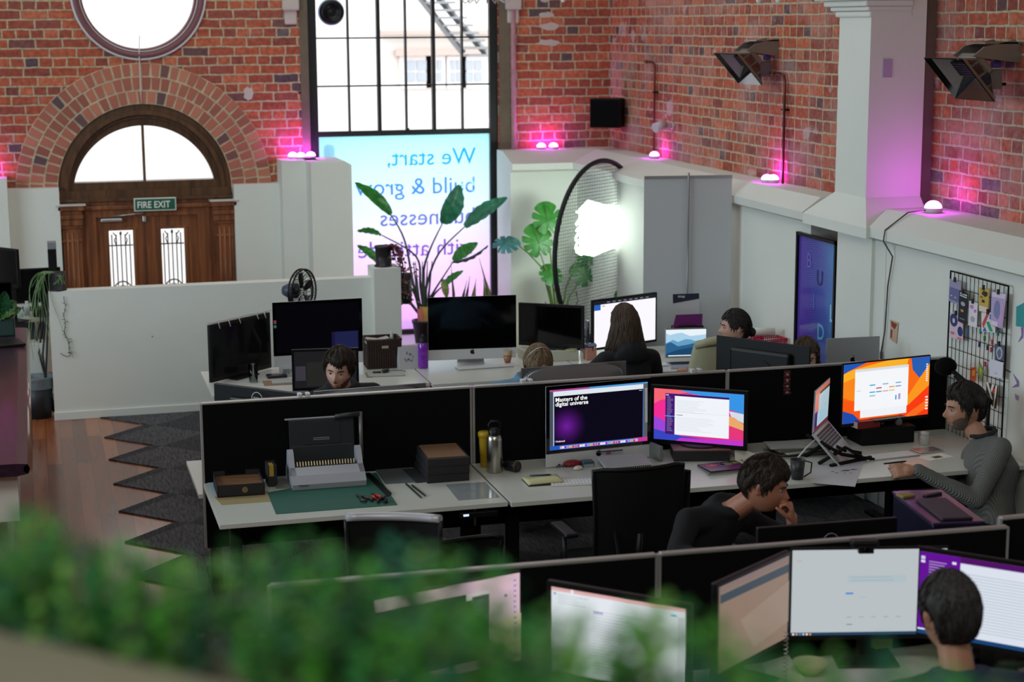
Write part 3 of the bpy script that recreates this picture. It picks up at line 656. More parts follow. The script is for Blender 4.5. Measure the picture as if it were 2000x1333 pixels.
def noise_disp(me, amp, sc, stretch=(1, 1, 1)):
    cs = [(v.co.copy(), v.normal.copy()) for v in me.vertices]; out = []
    for c, n_ in cs:
        n = noise.fractal(Vector((c.x*stretch[0], c.y*stretch[1], c.z*stretch[2]))*sc, 1.0, 2.0, 3); c = c+n_*(n*amp); out += [c.x, c.y, c.z]
    me.vertices.foreach_set('co', out); me.update()
def hair_mat(name, c1, c2):
    if name in MC: return MC[name]
    M = bpy.data.materials.new(name); M.use_nodes = True; nt = M.node_tree; L = nt.links.new; b = nt.nodes['Principled BSDF']
    tc = nod(nt, 'TexCoord'); mp = nod(nt, 'Mapping'); mp.inputs['Scale'].default_value = (160, 160, 12); L(tc.outputs['Object'], mp.inputs[0]); n = nod(nt, 'TexNoise'); n.inputs['Scale'].default_value = 1; n.inputs['Detail'].default_value = 3; L(mp.outputs[0], n.inputs['Vector'])
    R = ramp(nt, [(.35, c1), (.7, c2)]); L(n.outputs['Fac'], R.inputs[0]); L(R.outputs[0], b.inputs['Base Color']); b.inputs['Roughness'].default_value = .55; b.inputs['Specular IOR Level'].default_value = .25
    bp = nod(nt, 'Bump'); bp.inputs['Strength'].default_value = .6; bp.inputs['Distance'].default_value = .004; L(n.outputs['Fac'], bp.inputs['Height']); L(bp.outputs[0], b.inputs['Normal']); MC[name] = M; return M
def skin_mat(name, c):
    if name in MC: return MC[name]
    M = mat(name, c, .5, bump=.06, bscale=140, var=.12, vscale=30); b = M.node_tree.nodes['Principled BSDF']
    b.inputs['Subsurface Weight'].default_value = .15; b.inputs['Subsurface Radius'].default_value = (.012, .004, .002); b.inputs['Subsurface Scale'].default_value = 1; return M
def short_hairline(front=.062, side=.01, back=-.07, burn=-.02, thick=.018, fringe=0):
    """returns a mask(u,v): hair thickness over the head for short hair"""
    def f(u, v):
        a = abs(u); z = .118*math.cos(v)
        if a < .75: lim = front-fringe*math.exp(-((u-.3)/.45)**2)
        elif a < 1.25: lim = front+(side-front)*(a-.75)/.5
        elif a < 1.5: lim = side+(burn-side)*(a-1.25)/.25
        elif a < 1.95: lim = burn+(.012-burn)*min(1, (a-1.5)/.2) if a < 1.7 else .012
        else: lim = .012+(back-.012)*min(1, (a-1.95)/.3)
        e = (z-lim)/.03
        if e < -.12: return None
        return thick*min(1, max(0, e+.12))**.6*(.55+.45*min(1, max(0, (z+.03)/.1)))+.001
    return f
def person(label, loc, rz, *, head, look=(0, 0, 0), hsc=1.0, neck=None, chest=None, pelvis=(0, 0, .5), sh=.19, armL=None, armR=None, skin='skin_fair', skinc='c99274', cloth='cloth', clothc='15181f', hairM=None, hairline=None, hands=None, vox=.008, wrinkle=.006, extra=None, lean_r=0, collar=None, stubble=None, clothM=None, sleeves=1.0, brows=True, chestr=(.155, .105), facebuild=True, legs=True):
    """local frame: faces -Y, z from the floor. head: centre of the head; look: yaw, pitch(down +), roll"""
    t = thing('person', label, 'person', loc, rz); hd = Vector(head); HM = Matrix.Translation(hd) @ Euler((0, 0, look[0])).to_matrix().to_4x4() @ Euler((look[1], look[2], 0)).to_matrix().to_4x4() @ Matrix.Scale(hsc, 4)
    pv = Vector(pelvis); ch = Vector(chest) if chest else pv.lerp(hd, .62); nb = Vector(neck) if neck else ch.lerp(hd, .45)
    ax = (nb-pv).normalized(); lat = Vector((1, 0, 0)); lat = (lat-ax*lat.dot(ax)+Vector((0, lean_r, 0))).normalized(); shc = ch.lerp(nb, .55)
    sL, sR = shc-lat*sh, shc+lat*sh   # sL: person's right as seen facing -Y -> screen left
    armL = armL or [(-.26, -.12, pv.z+.22), (-.16, -.34, pv.z+.28)]; armR = armR or [(.26, -.12, pv.z+.22), (.16, -.34, pv.z+.28)]
    def torso(b, e):
        fw = ax.cross(lat).normalized(); pts = [(pv-ax*.06, .15, .11), (pv+ax*.02, .165, .125), (pv.lerp(ch, .45), .15, .11), (ch, chestr[0]+.01, chestr[1]+.01), (shc, chestr[0]-.01, chestr[1]-.02), (shc.lerp(nb, .6), .085, .07), (nb, .062, .06)]
        rg = []
        for p, rx, ry in pts: rg.append([p+lat*math.cos(a)*(rx+e)+fw*math.sin(a)*(ry+e) for a in [2*PI*k/28 for k in range(28)]])
        b.loft(rg)
        for s_ in (sL, sR): b.cap(shc.lerp(nb, .35), .062+e, s_, .058+e); 
        if legs:
            for s in (-1, 1):
                b.cap(pv+Vector((s*.09, 0, -.01)), .085+e, Vector((pv.x+s*.12, pv.y-.40, .50)), .062+e); b.cap(Vector((pv.x+s*.12, pv.y-.40, .49)), .06+e, Vector((pv.x+s*.12, pv.y-.38, .12)), .042+e)
    def arms(b, e, upto=1.0):
        for s_, A in ((sL, armL), (sR, armR)):
            el, wr = Vector(A[0]), Vector(A[1]); b.cap(s_, .052+e, el, .042+e); b.cap(el, .042+e, el.lerp(wr, upto), .03+e*.8)
    b = B(); torso(b, -.012); arms(b, -.004)
    b.cap(nb-Vector((0, 0, .02)), .056, HM @ Vector((0, .02, -.06)), .052)
    head_mesh(b, HM)
    for s in (-1, 1):
        R = HM.to_3x3() @ Euler((.15, 0, s*-.35)).to_matrix(); c = HM @ Vector((s*.077, .006, -.006)); b.ell(c, (.006, .017, .031), 14, 10, R); b.ell(HM @ Vector((s*.083, .012, .004)), (.007, .012, .02), 12, 8, R)
    for h in (hands or []): hand(b, *h[0], **h[1])
    for A in (armL, armR):
        if not hands: b.cap(A[1], .028, Vector(A[1])+Vector((0, -.07, -.01)), .03)
    me = remesh(b, vox, 2, .45); obj_from(me, 'body', skin_mat(skin, skinc), t)
    # clothing
    b = B(); torso(b, .006); arms(b, .012, sleeves)
    if collar: collar(b, nb, hd)
    me = remesh(b, .012, 4); me.update(); noise_disp(me, wrinkle, 9, (1, 1, .55)); obj_from(me, 'clothing', clothM or mat(cloth, clothc, .9, bump=.2, bscale=300), t)
    if facebuild:
        b = B().m(mat('eye_white', '9a938c', .3)); 
        for s in (-1, 1): b.ell(HM @ Vector((s*.031, -.0775, .0085)), (.0115*hsc, .0105*hsc, .0062*hsc), 14, 10, HM.to_3x3().normalized())
        b.m(mat('iris', '2a1a10', .2))
        for s in (-1, 1): b.ell(HM @ Vector((s*.031, -.0862, .0078)), (.0058*hsc, .003*hsc, .0056*hsc), 10, 8, HM.to_3x3().normalized())
        b.build('eyes', t)
        if brows:
            b = B().m(hairM)
            for s in (-1, 1): b.tube([HM @ Vector((s*x, y, z)) for x, y, z in ((.013, -.098, .026), (.028, -.097, .0305), (.042, -.088, .029), (.05, -.078, .024))], [.002, .0034, .003, .0012], 6)
            b.build('eyebrows', t)
            b = B().m(mat('lip_'+skin, 'a0584c', .45))
            for z, r in ((-.0575, .003), (-.068, .0038)): b.tube([HM @ (head_pt(x_, math.acos(max(-1, z/.118)), 0)+Vector((0, -.0005, 0))) for x_ in (-.28, -.15, 0, .15, .28)], [.001, r, r*.9, r, .001], 8)
            b.build('lips', t)
    if hairline:
        b = B().m(hairM); rnd = random.Random(len(label))
        def mk(u, v):
            o = hairline(u, v)
            return None if o is None else o*(1+.28*noise.noise(Vector((math.sin(u)*4, math.cos(u)*4, v*3)))+.16*noise.noise(Vector((math.sin(u)*22, math.cos(u)*22, v*4))))
        head_mesh(b, HM, 0, mk, 90, 60)
        # locks laid over the scalp so the outline is not a smooth shell
        n_ = 0
        while n_ < 1500:
            u = rnd.uniform(-PI, PI); v = math.acos(1-1.7*rnd.random()); o = hairline(u, v)
            if o is None or o < .003: continue
            n_ += 1; du = rnd.uniform(-.12, .12); pts = []; dv = rnd.uniform(.15, .34)*(.35 if abs(u) < 1.0 and v > .5 else 1)
            for k in range(4):
                vv = min(PI-.05, v+dv*k/3); uu = u+du*k/3; oo = hairline(uu, vv); oo = (oo if oo is not None else .002)
                pts.append(HM @ (head_pt(uu, vv, max(.0035, oo*1.0)-.0012+.0025*math.sin(k*1.0)*rnd.random())))
            b.tube(pts, [.0012, .0024, .0018, .0003], 3, False)
        b.build('hair', t)
    if stubble:
        M_, fn = stubble; b = B().m(M_); head_mesh(b, HM, 0, fn, 90, 70); b.build('beard', t)
    if extra: extra(t, HM, nb, hd, ch, pv)
    return t
# ================================================================== chairs and desks
def chair(label, loc, rz, group=None, tilt=.12, mesh='141516', rim=None, back_h=.58, back_w=.45, seat=.47, arms=True):
    """local: sitter faces -Y; backrest at +Y"""
    t = thing('office_chair', label, 'chair', loc, rz, group); T = TR(0, .2, seat+.08, 0, -tilt)
    b = B().m(fab_blk); b.box(-.24, -.24, seat-.04, .24, .22, seat+.03, .03, 3); b.build('seat', t)
    M = mat('chair_mesh', (.005, .005, .0055), .8, spec=.2); w, h = back_w/2, back_h
    b = B().m(M); rings = []
    for k in range(9):
        z = h*k/8; ww = w*(1-.12*(1-k/8)); rings.append([(ww*(2*i/10-1), .02-.05*(1-(2*i/10-1)**2)*-1+.02*math.sin(z/h*PI), z) for i in range(11)])
    b.T(T); b.loft(rings, False, False); rr = [[(p[0], p[1]+.006, p[2]) for p in r] for r in rings]; b.loft(rr, False, False); b.build('backrest', t)
    b = B().m(blk_plastic); b.T(T); out = [(-w*.88, .02, 0)]+[(-w*(.88+.12*k/8), .02+.02*math.sin(k/8*PI), h*k/8) for k in range(1, 9)]
    topc = [(w*(2*i/10-1), .02+.05*(1-(2*i/10-1)**2), h+.008) for i in range(11)]
    b.tube(out+topc[1:-1]+[(-p[0], p[1], p[2]) for p in out[::-1]], .012, 8)
    if rim: b.m(rim); b.tube([(p[0], p[1], p[2]+.008) for p in topc], .02, 8); b.m(blk_plastic)
    b.tube([(w*.88*(2*i/10-1), .02+.05*(1-(2*i/10-1)**2), 0) for i in range(11)], .012, 8); b.build('back_frame', t)
    b = B().m(blk_plastic); b.tube([(0, .06, seat-.05), (0, .26, seat-.02), (0, .3, seat+.25)], .022, 8); b.cyl((0, 0, .1), .028, seat-.14, 16); b.build('column', t)
    for k in range(5):
        a = 2*PI*k/5+.3; b = B().m(blk_plastic); b.tube([(0, 0, .11), (.16*math.cos(a), .16*math.sin(a), .1), (.3*math.cos(a), .3*math.sin(a), .07)], [.025, .02, .014], 8); b.cyl((.3*math.cos(a)-.012, .3*math.sin(a), .035), .03, .024, 12, 'x'); b.build('base_leg', t)
    if arms:
        for s in (-1, 1): b = B().m(blk_plastic); b.tube([(s*.22, .02, seat-.02), (s*.29, .02, seat), (s*.29, 0, seat+.2)], .014, 8); b.box(s*.29-.035, -.13, seat+.19, s*.29+.035, .12, seat+.215, .01); b.build('armrest', t)
    return t
def desk(label, x0, y0, x1, y1, z=.73, group=None, leg='black', panel=True, name='desk'):
    t = thing(name, label, 'desk', ((x0+x1)/2, (y0+y1)/2, 0), 0, group); w, d = (x1-x0)/2, (y1-y0)/2
    b = B().m(white_lam); b.box(-w, -d, z-.025, w, d, z, .002); b.build('tabletop', t); M = blk_matte if leg == 'black' else alu
    for s in (-1, 1):
        b = B().m(M); b.box(s*(w-.12)-.035, -d+.08, 0, s*(w-.12)+.035, d-.08, .03, .004); b.box(s*(w-.12)-.03, -.04, .03, s*(w-.12)+.03, .04, z-.025, .004); b.build('leg', t)
    b = B().m(M); b.box(-w+.1, -.03, z-.07, w-.1, .03, z-.025); b.build('crossbar', t)
    return t
def partition(label, x0, x1, y, z0, z1, posts=True, group='fabric desk screens'):
    t = thing('desk_screen', label, 'screen', ((x0+x1)/2, y, z0), 0, group); w = (x1-x0)/2; h = z1-z0
    b = B().m(fab_blk); b.box(-w+.004, -.014, 0, w-.004, .014, h-.012, .003); b.build('panel', t)
    b = B().m(mat('screen_rail', 'b4b2b0', .4, .6)); b.box(-w, -.016, h-.014, w, .016, h, .004); b.build('top_rail', t)
    for s in (-1, 1): b = B().m(mat('screen_rail')); b.box(s*w-.008, -.012, 0, s*w+.008, .012, h-.006, .002); b.build('end_rail', t)
    return t
# ================================================================== desk rows
GD2, GD3, GDA = 'white desks of the middle row', 'white desks of the nearest row', 'white desks by the plants'
desk('white desk under the comb binding machine, left end of the middle row', .815, 8.50, 2.312, 9.33, group=GD2)
desk('white desk under the computer showing a black web page', 2.325, 8.48, 3.82, 9.33, group=GD2)
desk('white desk in front of the man in the grey cardigan', 3.833, 8.40, 5.32, 9.33, group=GD2)
desk('white desk behind the left middle screen, where the bearded man in black sits', .79, 9.37, 2.31, 10.14, .66, group='white desks behind the middle screens')
desk('white desk behind the middle screen, where the person in blue sits', 2.325, 9.37, 3.82, 10.14, .72, group='white desks behind the middle screens')
desk('white desk behind the right middle screen, under the open silver laptop', 3.833, 9.37, 5.32, 10.14, .72, group='white desks behind the middle screens')
desk('white desk at the back with the two dark monitors and the wicker basket', 1.10, 11.62, 2.60, 12.48, group=GDA)
desk('white desk at the back with the purple bottle and glass of coffee', 2.61, 11.55, 3.75, 12.48, group=GDA)
desk('white desk at the back with the bright white screen and small laptop', 3.76, 11.50, 4.86, 12.46, group=GDA)
r3 = -.04
def p3(x, dy=0): return 6.14+r3*(x-.76)+dy
desk('white desk below the pink screen in the nearest row', .8, 5.22, 2.25, 6.04, group=GD3); desk('white desk in front of the man in the navy hoodie', 2.27, 5.18, 3.73, 5.98, group=GD3)
desk('white desk behind the nearest screens, beside the silver rimmed chair', .8, 6.17, 2.25, 6.95, .70, group='white desks behind the nearest screens'); desk('white desk behind the nearest screens, where the young man leans', 2.27, 6.14, 3.73, 6.92, .70, group='white desks behind the nearest screens')
def scr(label, xa, xb, y, rot=0): 
    t = partition(label, xa, xb, y, .36, 1.18); t.rotation_euler = (0, 0, rot); return t
scr('black fabric desk screen behind the comb binding machine', .82, 2.325, 9.35); scr('black fabric desk screen behind the black web page computer', 2.345, 3.875, 9.35); scr('black fabric desk screen with the red ribbon, behind the orange monitor', 3.89, 5.33, 9.35)
scr('nearest black fabric desk screen, left half behind the pink computer screen', .76, 2.245, 6.11, -.03); scr('nearest black fabric desk screen, behind the webcam monitor', 2.262, 3.74, 6.065, -.035)
scr('black fabric desk screen at the right edge behind the purple chat monitor', 3.78, 5.3, 6.17, .02)
def clip(label, px, py): 
    p = at(px, py, Y=9.35); b = B().m(alu_lt); 
    for s in (-.022, .022): b.box(s-.012, -.022, -.012, s+.012, .022, .012, .003)
    tag(put(b.build('screen_clip'), (p.x, 9.35, 1.186)), label, 'clip', 'metal clips on the desk screens')
clip('small metal clip on the screen rail beside the round logo monitor back', 593, 772); clip('small metal clip on the rail below the blue denim shoulder', 1028, 748); clip('small metal clip on the rail in front of the cream coat', 1359, 727)
# power strip under the desk edge, controller
b = B().m(blk_plastic); b.box(-.1, 0, -.02, .1, .03, .01, .004); b.m(emi('cfd8ff', 1.2)); b.box(-.085, -.001, -.008, -.055, 0, .004); tag(put(b.build('desk_controller'), (at(935, 997, Y=8.5).x, 8.49, .68)), 'small black height controller with lit digits under the desk edge', 'controller')
# ================================================================== computers
G_ = 'computers'
WH, LW = 'e9edf4', 'f4f5f8'
masters = [(0, 0, 1, 1, '3a6fd0', .8), (0, 0, 1, .025, 'c04a9a', .9), (.4, 0, 1, .025, '4aa0e0', .9), (.035, .03, .955, .11, 'dfe6ee', 1.0), (0, .03, .035, .93, '5c646c', .6), (.955, .025, 1, .93, '6c747c', .6), (.035, .105, .042, .93, 'dfe6ee', .9), (.045, .11, .95, .93, '060412', 1)]
glowM = bpy.data.materials.new('screen_purple_glow'); glowM.use_nodes = True; nt = glowM.node_tree; bs = nt.nodes['Principled BSDF']; tc = nod(nt, 'TexCoord'); mp = nod(nt, 'Mapping'); nt.links.new(tc.outputs['Object'], mp.inputs[0])
gr_ = nod(nt, 'TexGradient', gradient_type='QUADRATIC_SPHERE'); mp.inputs['Location'].default_value = (.2/.13*1.0, 0, -.235/.13); mp.inputs['Scale'].default_value = (1/.13, 1/.5, 1/.13); nt.links.new(mp.outputs[0], gr_.inputs[0]); rg_ = ramp(nt, [(0, (.0022, .0012, .008)), (1, (.16, .012, .34))]); nt.links.new(gr_.outputs[0], rg_.inputs[0]); nt.links.new(rg_.outputs[0], bs.inputs['Emission Color']); bs.inputs['Emission Strength'].default_value = 1; bs.inputs['Base Color'].default_value = (.002, .002, .002, 1); bs.inputs['Specular IOR Level'].default_value = .1
hexb = [('M', .045, .11, .95, .93, glowM)]
masters += hexb+[('T', .055, .20, .0335, 'Masters of the', 'ffffff', 1.1, True), ('T', .055, .275, .0335, 'digital universe', 'ffffff', 1.1, True), ('T', .06, .875, .014, 'Firebrand', 'ffffff', .9, True), (.045, .845, .054, .87, '2d6fd0', .9), (.91, .13, .94, .137, 'ffffff', .8)]
masters += [(0, .93, 1, 1, '2a62c8', .8), (.86, .93, 1, 1, 'd03a9a', .9), (.1, .945, .9, .99, 'c9b5e0', .9)]+[(.12+.026*i, .95, .14+.026*i, .985, ['f0f4ff', 'e0506a', '5aa8f0', 'f2f2f2', 'c83a64', '8a2be2', 'a03090', 'f0a040'][i*5 % 8], .9) for i in range(29)]
masters += [(.966, .1+.017*i, .99, .107+.017*i, 'c8ccd0', .7) for i in range(34)]
place_screen('imac_old', '', at(1060, 757, z=1.2), at(1277, 738, z=1.2), .606, .34) if False else None
place_screen('x', 'silver all-in-one computer showing a black page headed Masters of the digital universe', at(1060, 757, z=1.2), at(1277, 738, z=1.2), .606, .345, masters, 'imac', sticker=True, name='desktop_computer', cat='computer')
def bigsur(): 
    L_ = [(0, 0, 1, 1, 'e83a8c', .9)]
    L_ += [('P', [(0, 0), (.5, 0), (.22, .1), (.08, .25), (0, .3)], 'ff6a7a', .9), ('P', [(0, .3), (.1, .2), (.22, .6), (.3, 1), (0, 1)], 'ff2f9a', .9), ('P', [(0, .55), (.1, .6), (.3, .9), (.35, 1), (0, 1)], 'a04ae0', .9), ('P', [(0, .8), (.3, .9), (.8, .94), (.9, 1), (0, 1)], '3a4ac8', .9)]
    L_ += [('P', [(.28, 0), (1, 0), (1, .38), (.86, .32), (.6, .1), (.4, .05)], '3a9cf0', .9), ('P', [(.84, .34), (1, .38), (1, .56), (.86, .44)], 'dbe8f4', .9), ('P', [(.84, .44), (.9, .46), (1, .58), (1, .72), (.84, .62)], 'f4b070', .9), ('P', [(.84, .62), (1, .7), (1, .9), (.84, .8)], 'f03a80', .9), ('P', [(.3, .94), (1, .9), (1, 1), (.25, 1)], 'c83ad8', .9)]
    return L_
chat = bigsur()+[(.13, .08, .84, .88, 'f0f4fa', 1.0), (.13, .08, .235, .88, '4a1a80', .8), (.235, .08, .84, .12, '3a1266', .9)]+lines(.15, .14, .22, 30, .023, 'b9a0d8', .7, 2)+[(.13, .51, .235, .53, '3a9af0', .9), (.14, .1, .17, .115, 'ffffff', .9), (.26, .48, .33, .49, '4a5560', .7)]+lines(.26, .2, .6, 9, .028, 'c3ccd6', .9, 3, .004)+lines(.26, .53, .7, 10, .028, 'c9d0d8', .9, 4, .004)+[(.24, .42, .84, .422, 'aab2bc', .9)]
place_screen('x', 'black monitor with a chat window over pink and blue wallpaper', at(1277, 752, z=1.14), at(1455, 765, z=1.14), .53, .30, chat, 'hp', base=.80, foot='round')
vent = [(0, 0, 1, 1, 'ff6a14', .95), ('P', [(0, 0), (.26, 0), (.05, .12), (0, .16)], '1f5cc0', .9), ('P', [(0, .16), (.1, .1), (.5, 0), (.75, 0), (.7, .3), (.3, .6), (0, .5)], 'ffb428', .95), ('P', [(0, .3), (.2, .2), (.35, .5), (.3, .7), (.1, .62), (0, .55)], 'ff8a1c', .95), ('P', [(0, .6), (.2, .66), (.5, 1), (0, 1)], 'ff5a10', .95), ('P', [(0, .78), (.12, .85), (.22, 1), (0, 1)], '2050b4', .9), ('P', [(.78, 0), (1, 0), (1, .2), (.88, .35), (.8, .2)], '2a62b8', .9), ('P', [(1, .12), (1, .5), (.78, .8), (.7, .75)], 'ff9a1e', .95), ('P', [(.6, 1), (1, .5), (1, 1)], 'ff3c12', .95), ('P', [(.7, 1), (1, .72), (1, .86), (.85, 1)], 'ff6f1e', .95)]
vent += [(.2, .78, .74, .93, 'eef1f6', 1), (.13, .1, .75, .8, 'f4f6f9', 1.0), (.13, .1, .75, .145, 'd8dde4', 1)]+[(.3+.075*i, .38+.06*j, .365+.075*i, .4+.06*j, c, .9) for i, j, c in ((0, 0, '3ab0e0'), (1, 1, 'e0405a'), (0, 2, '3ab0e0'), (1, 2, '3ab0e0'), (2, 0, '80c0e0'), (3, 1, 'f0b040'), (4, 0, '80b4e0'), (4, 1, '90a0e0'), (3, 2, 'e8d0a0'), (0, 3, '90c8e0'), (2, 2, 'f0b0b0'))]+[(.6, .6, .615, .68, '30a0e0', .9), (.635, .58, .66, .68, 'c0a0e0', .9), (.15, .46, .2, .465, '40a0d0', .9)]+[(.955, .12+.035*i, .975, .14+.035*i, 'ffffff', .9) for i in range(9)]+[(.955, .68+.05*i, .985, .705+.05*i, 'ffffff', .9) for i in range(5)]
place_screen('x', 'wide black monitor with orange and yellow wallpaper beside the man in grey', at(1640, 712, z=1.23), at(1823, 693, z=1.23), .62, .355, vent, 'thin', base=.87)
# back row, seen from the front
reflect = [(0, 0, 1, 1, (.0006, .0006, .002), 1), (.7, .62, .98, .97, (.012, .014, .06), 1), (.66, .62, .7, .97, (.01, .006, .04), 1)]  # faint glowing patches paint a reflection into the dark screen
place_screen('x', 'silver all-in-one computer with a dark screen, by the purple bottle', at(840, 582, z=1.24), at(1003, 577, z=1.24), .606, .345, None, 'imac', name='desktop_computer', cat='computer')
place_screen('x', 'large dark computer screen in front of the fan, two small stickers on its edge', at(533, 592, z=1.25), at(705, 583, z=1.25), .606, .345, reflect, 'imac', name='desktop_computer', cat='computer')
hp = place_screen('x', 'angled black monitor with fairy lights on top at the left end of the back desks', at(405, 637, z=1.15), at(530, 610, z=1.15), .60, .36, None, 'hp')
place_screen('x', 'black switched-off monitor on a white box beside the leafy plant', at(1015, 592, z=1.14), at(1138, 598, z=1.14), .47, .275, None, 'hp', base=.81)
page = [(0, 0, 1, 1, 'f6f4fa', 1.05), (0, 0, 1, .07, '20202c', .8), (0, .07, .1, .19, '2a66c8', .9), (.12, .1, .17, .12, 'b8b8a0', .9)]+[(.2+.09*i, .025, .25+.09*i, .04, 'b0b4c0', .7) for i in range(8)]
place_screen('x', 'black monitor with a bright white page in front of the long-haired person', at(1153, 588, z=1.18), at(1287, 571, z=1.18), .60, .345, page, 'plain')
place_screen('x', 'small black reflective screen standing just behind the bearded man', at(572, 684, z=1.03), at(697, 680, z=1.03), .42, .25, [(0, 0, 1, 1, (.012, .012, .014), 1), (.02, .4, .18, .8, (.04, .036, .05), 1), (.2, .3, .9, .95, (.018, .019, .017), 1)], 'plain')  # dim glowing patches are reflections painted onto the black glass
# backs of the computers behind the middle screens
place_screen('x', 'black monitor seen from behind with a round white logo', at(605, 770, z=1.08), at(422, 748, z=1.08), .66, .36, None, 'plain', base=.66, screen_back=True, logo='ring')
place_screen('x', 'silver all-in-one computer seen from behind, in front of the bearded man', at(832, 748, z=1.1), at(612, 765, z=1.1), .635, .36, None, 'imac', base=.66, screen_back=True, name='desktop_computer', cat='computer')
place_screen('x', 'silver all-in-one computer seen from behind, hiding the person in blue', at(1225, 705, z=1.16), at(1015, 720, z=1.16), .635, .37, None, 'imac', base=.72, screen_back=True, name='desktop_computer', cat='computer')
cv = place_screen('x', 'wide black monitor seen from behind, its back panel marked by a dark round', at(1585, 678, z=1.22), at(1400, 655, z=1.22), .66, .36, None, 'thin', base=.72)
b = B().m(blk_plastic); b.cyl((0, .013, .28), .11, .045, 32, 'y'); b.build('back_housing', cv)
# the nearest row
rose = [(0, 0, 1, 1, 'ecc8d8', .85), (0, .05, .02, .95, 'd8b8c8', .8), (.0, .13, .66, .9, '0b1030', .9), (.62, .13, .78, .2, 'e4d8dc', .9), (.66, .17, .78, .9, '40404a', .8)]+lines(.68, .22, .77, 20, .03, '8a8a94', .8, 5)+lines(.1, .3, .5, 8, .05, '3a4a80', .8, 6)+[('P', [(.78, .5), (1, .45), (1, 1), (.78, 1)], 'e8d2b4', .85), ('P', [(.78, .8), (1, .75), (1, 1), (.78, 1)], 'cdb890', .85)]+[(.95, .06+.06*i, .965, .075+.06*i, '5a6ad0', .8) for i in range(14)]+[(.88, .2, .9, .23, '707078', .8)]
place_screen('x', 'nearest computer with a pink screen, partly behind the green leaves', at(730, 1170, z=1.2), at(1015, 1115, z=1.2), .60, .34, rose, 'thin', name='monitor')
doc = [(0, 0, 1, 1, 'e6ecf2', .95), (0, 0, 1, .04, 'e8b4b4', .9), (.15, 0, .17, .04, 'f6f6f6', .9), (.02, .06, .035, .085, '2a9ae0', .9)]+lines(.05, .08, .3, 4, .03, 'b4bcc6', .9, 1)+lines(.32, .2, .75, 22, .034, 'b8bec8', .85, 8, .006)+[(.9, .08, .94, .1, '40b8c8', .9), (.33, .2, .4, .22, 'b0a0e0', .9), (.95, .1, 1, 1, 'd4dade', .9)]
place_screen('x', 'black monitor showing a white document, in the leaves at the bottom centre', at(1078, 1136, z=1.2), at(1340, 1180, z=1.2), .53, .32, doc, 'hp')
bg = [(0, 0, 1, 1, 'a08878', .75), (0, 0, 1, .08, '94807a', .75), (0, .1, 1, .2, '4e5a66', .7), (0, .0, .02, 1, '907a6c', .7)]+lines(.1, .25, .5, 10, .05, '9a8478', .75, 11)+[('P', [(.3, .5), (1, .3), (1, .8), (.5, .9)], 'a89484', .75)]
place_screen('x', 'angled monitor with a beige screen and grey band, left of the webcam monitor', at(1403, 1140, z=1.2), at(1540, 1078, z=1.2), .49, .33, bg, 'plain')
wp = [(0, 0, 1, 1, 'c6ced2', .85), (0, .965, 1, 1, '2a4a66', .8), (.36, .3, .74, .39, 'bcccd2', .85), (.35, .5, .4, .52, '3a8ae0', .9), (.44, .55, .49, .56, 'aac8e0', .85), (.36, .87, .4, .88, '808890', .85), (.03, .12, .06, .13, 'e0a0a0', .85)]+lines(.38, .32, .72, 2, .035, '9ab0bc', .85, 9)+[(.84+.03*i, .025, .855+.03*i, .035, '788090', .8) for i in range(5)]+[(.01+.022*i, .972, .022+.022*i, .992, ['ffffff', 'f0b040', '40a0f0', 'e0e0e0'][i % 4], .9) for i in range(6)]+[(.36+.08*i, .78, .39+.08*i, .79, 'aab2b8', .8) for i in range(5)]
wm = place_screen('x', 'large black monitor with a pale page and a webcam on top', at(1547, 1072, z=1.2), at(1851, 1068, z=1.2), .60, .345, wp, 'thin')
b = B().m(blk_plastic); b.box(-.075, -.025, .0, .03, .03, .03, .008); b.box(-.05, -.03, -.018, .01, -.005, .012, .004); b.m(blk_glass); b.cyl((-.02, -.036, .002), .008, .008, 16, 'y')
tag(put(b.build('webcam'), (*((at(1547, 1072, z=1.2)+at(1851, 1068, z=1.2))/2).xy, 1.2), facing(at(1547, 1072, z=1.2), at(1851, 1068, z=1.2))), 'black webcam clipped to the top of the pale monitor', 'webcam')
pc = [(0, 0, 1, 1, 'dfe6f2', .95), (0, 0, 1, .07, '5a1470', .8), (0, 0, .3, .93, '6a12a0', .85), (0, .95, 1, 1, '1a4a80', .8), (.3, .07, 1, .075, 'c0b0d8', .9), (.01, .05, .04, .09, 'd0d8f0', .9), (.01, .1, .04, .13, 'e8e8f8', .9), (.24, .07, .27, .1, 'f4f0f8', .9), (.06, .56, .29, .59, '3a8af0', .9)]+lines(.07, .1, .24, 22, .032, 'c8a8e0', .8, 12, .01)+lines(.36, .18, .95, 20, .035, 'c4cedc', .9, 13, .012, .1)
place_screen('x', 'black monitor with a purple and white chat window, at the bottom right', at(1855, 1078, z=1.2), at(2010, 1102, z=1.2), .53, .33, pc, 'plain', foot='round')
place_screen('x', 'black monitor seen from behind with a violet ring logo, in front of the young man', at(1745, 1010, z=1.12), at(1480, 1030, z=1.12), .60, .34, None, 'plain', base=.70, screen_back=True, logo='hp')
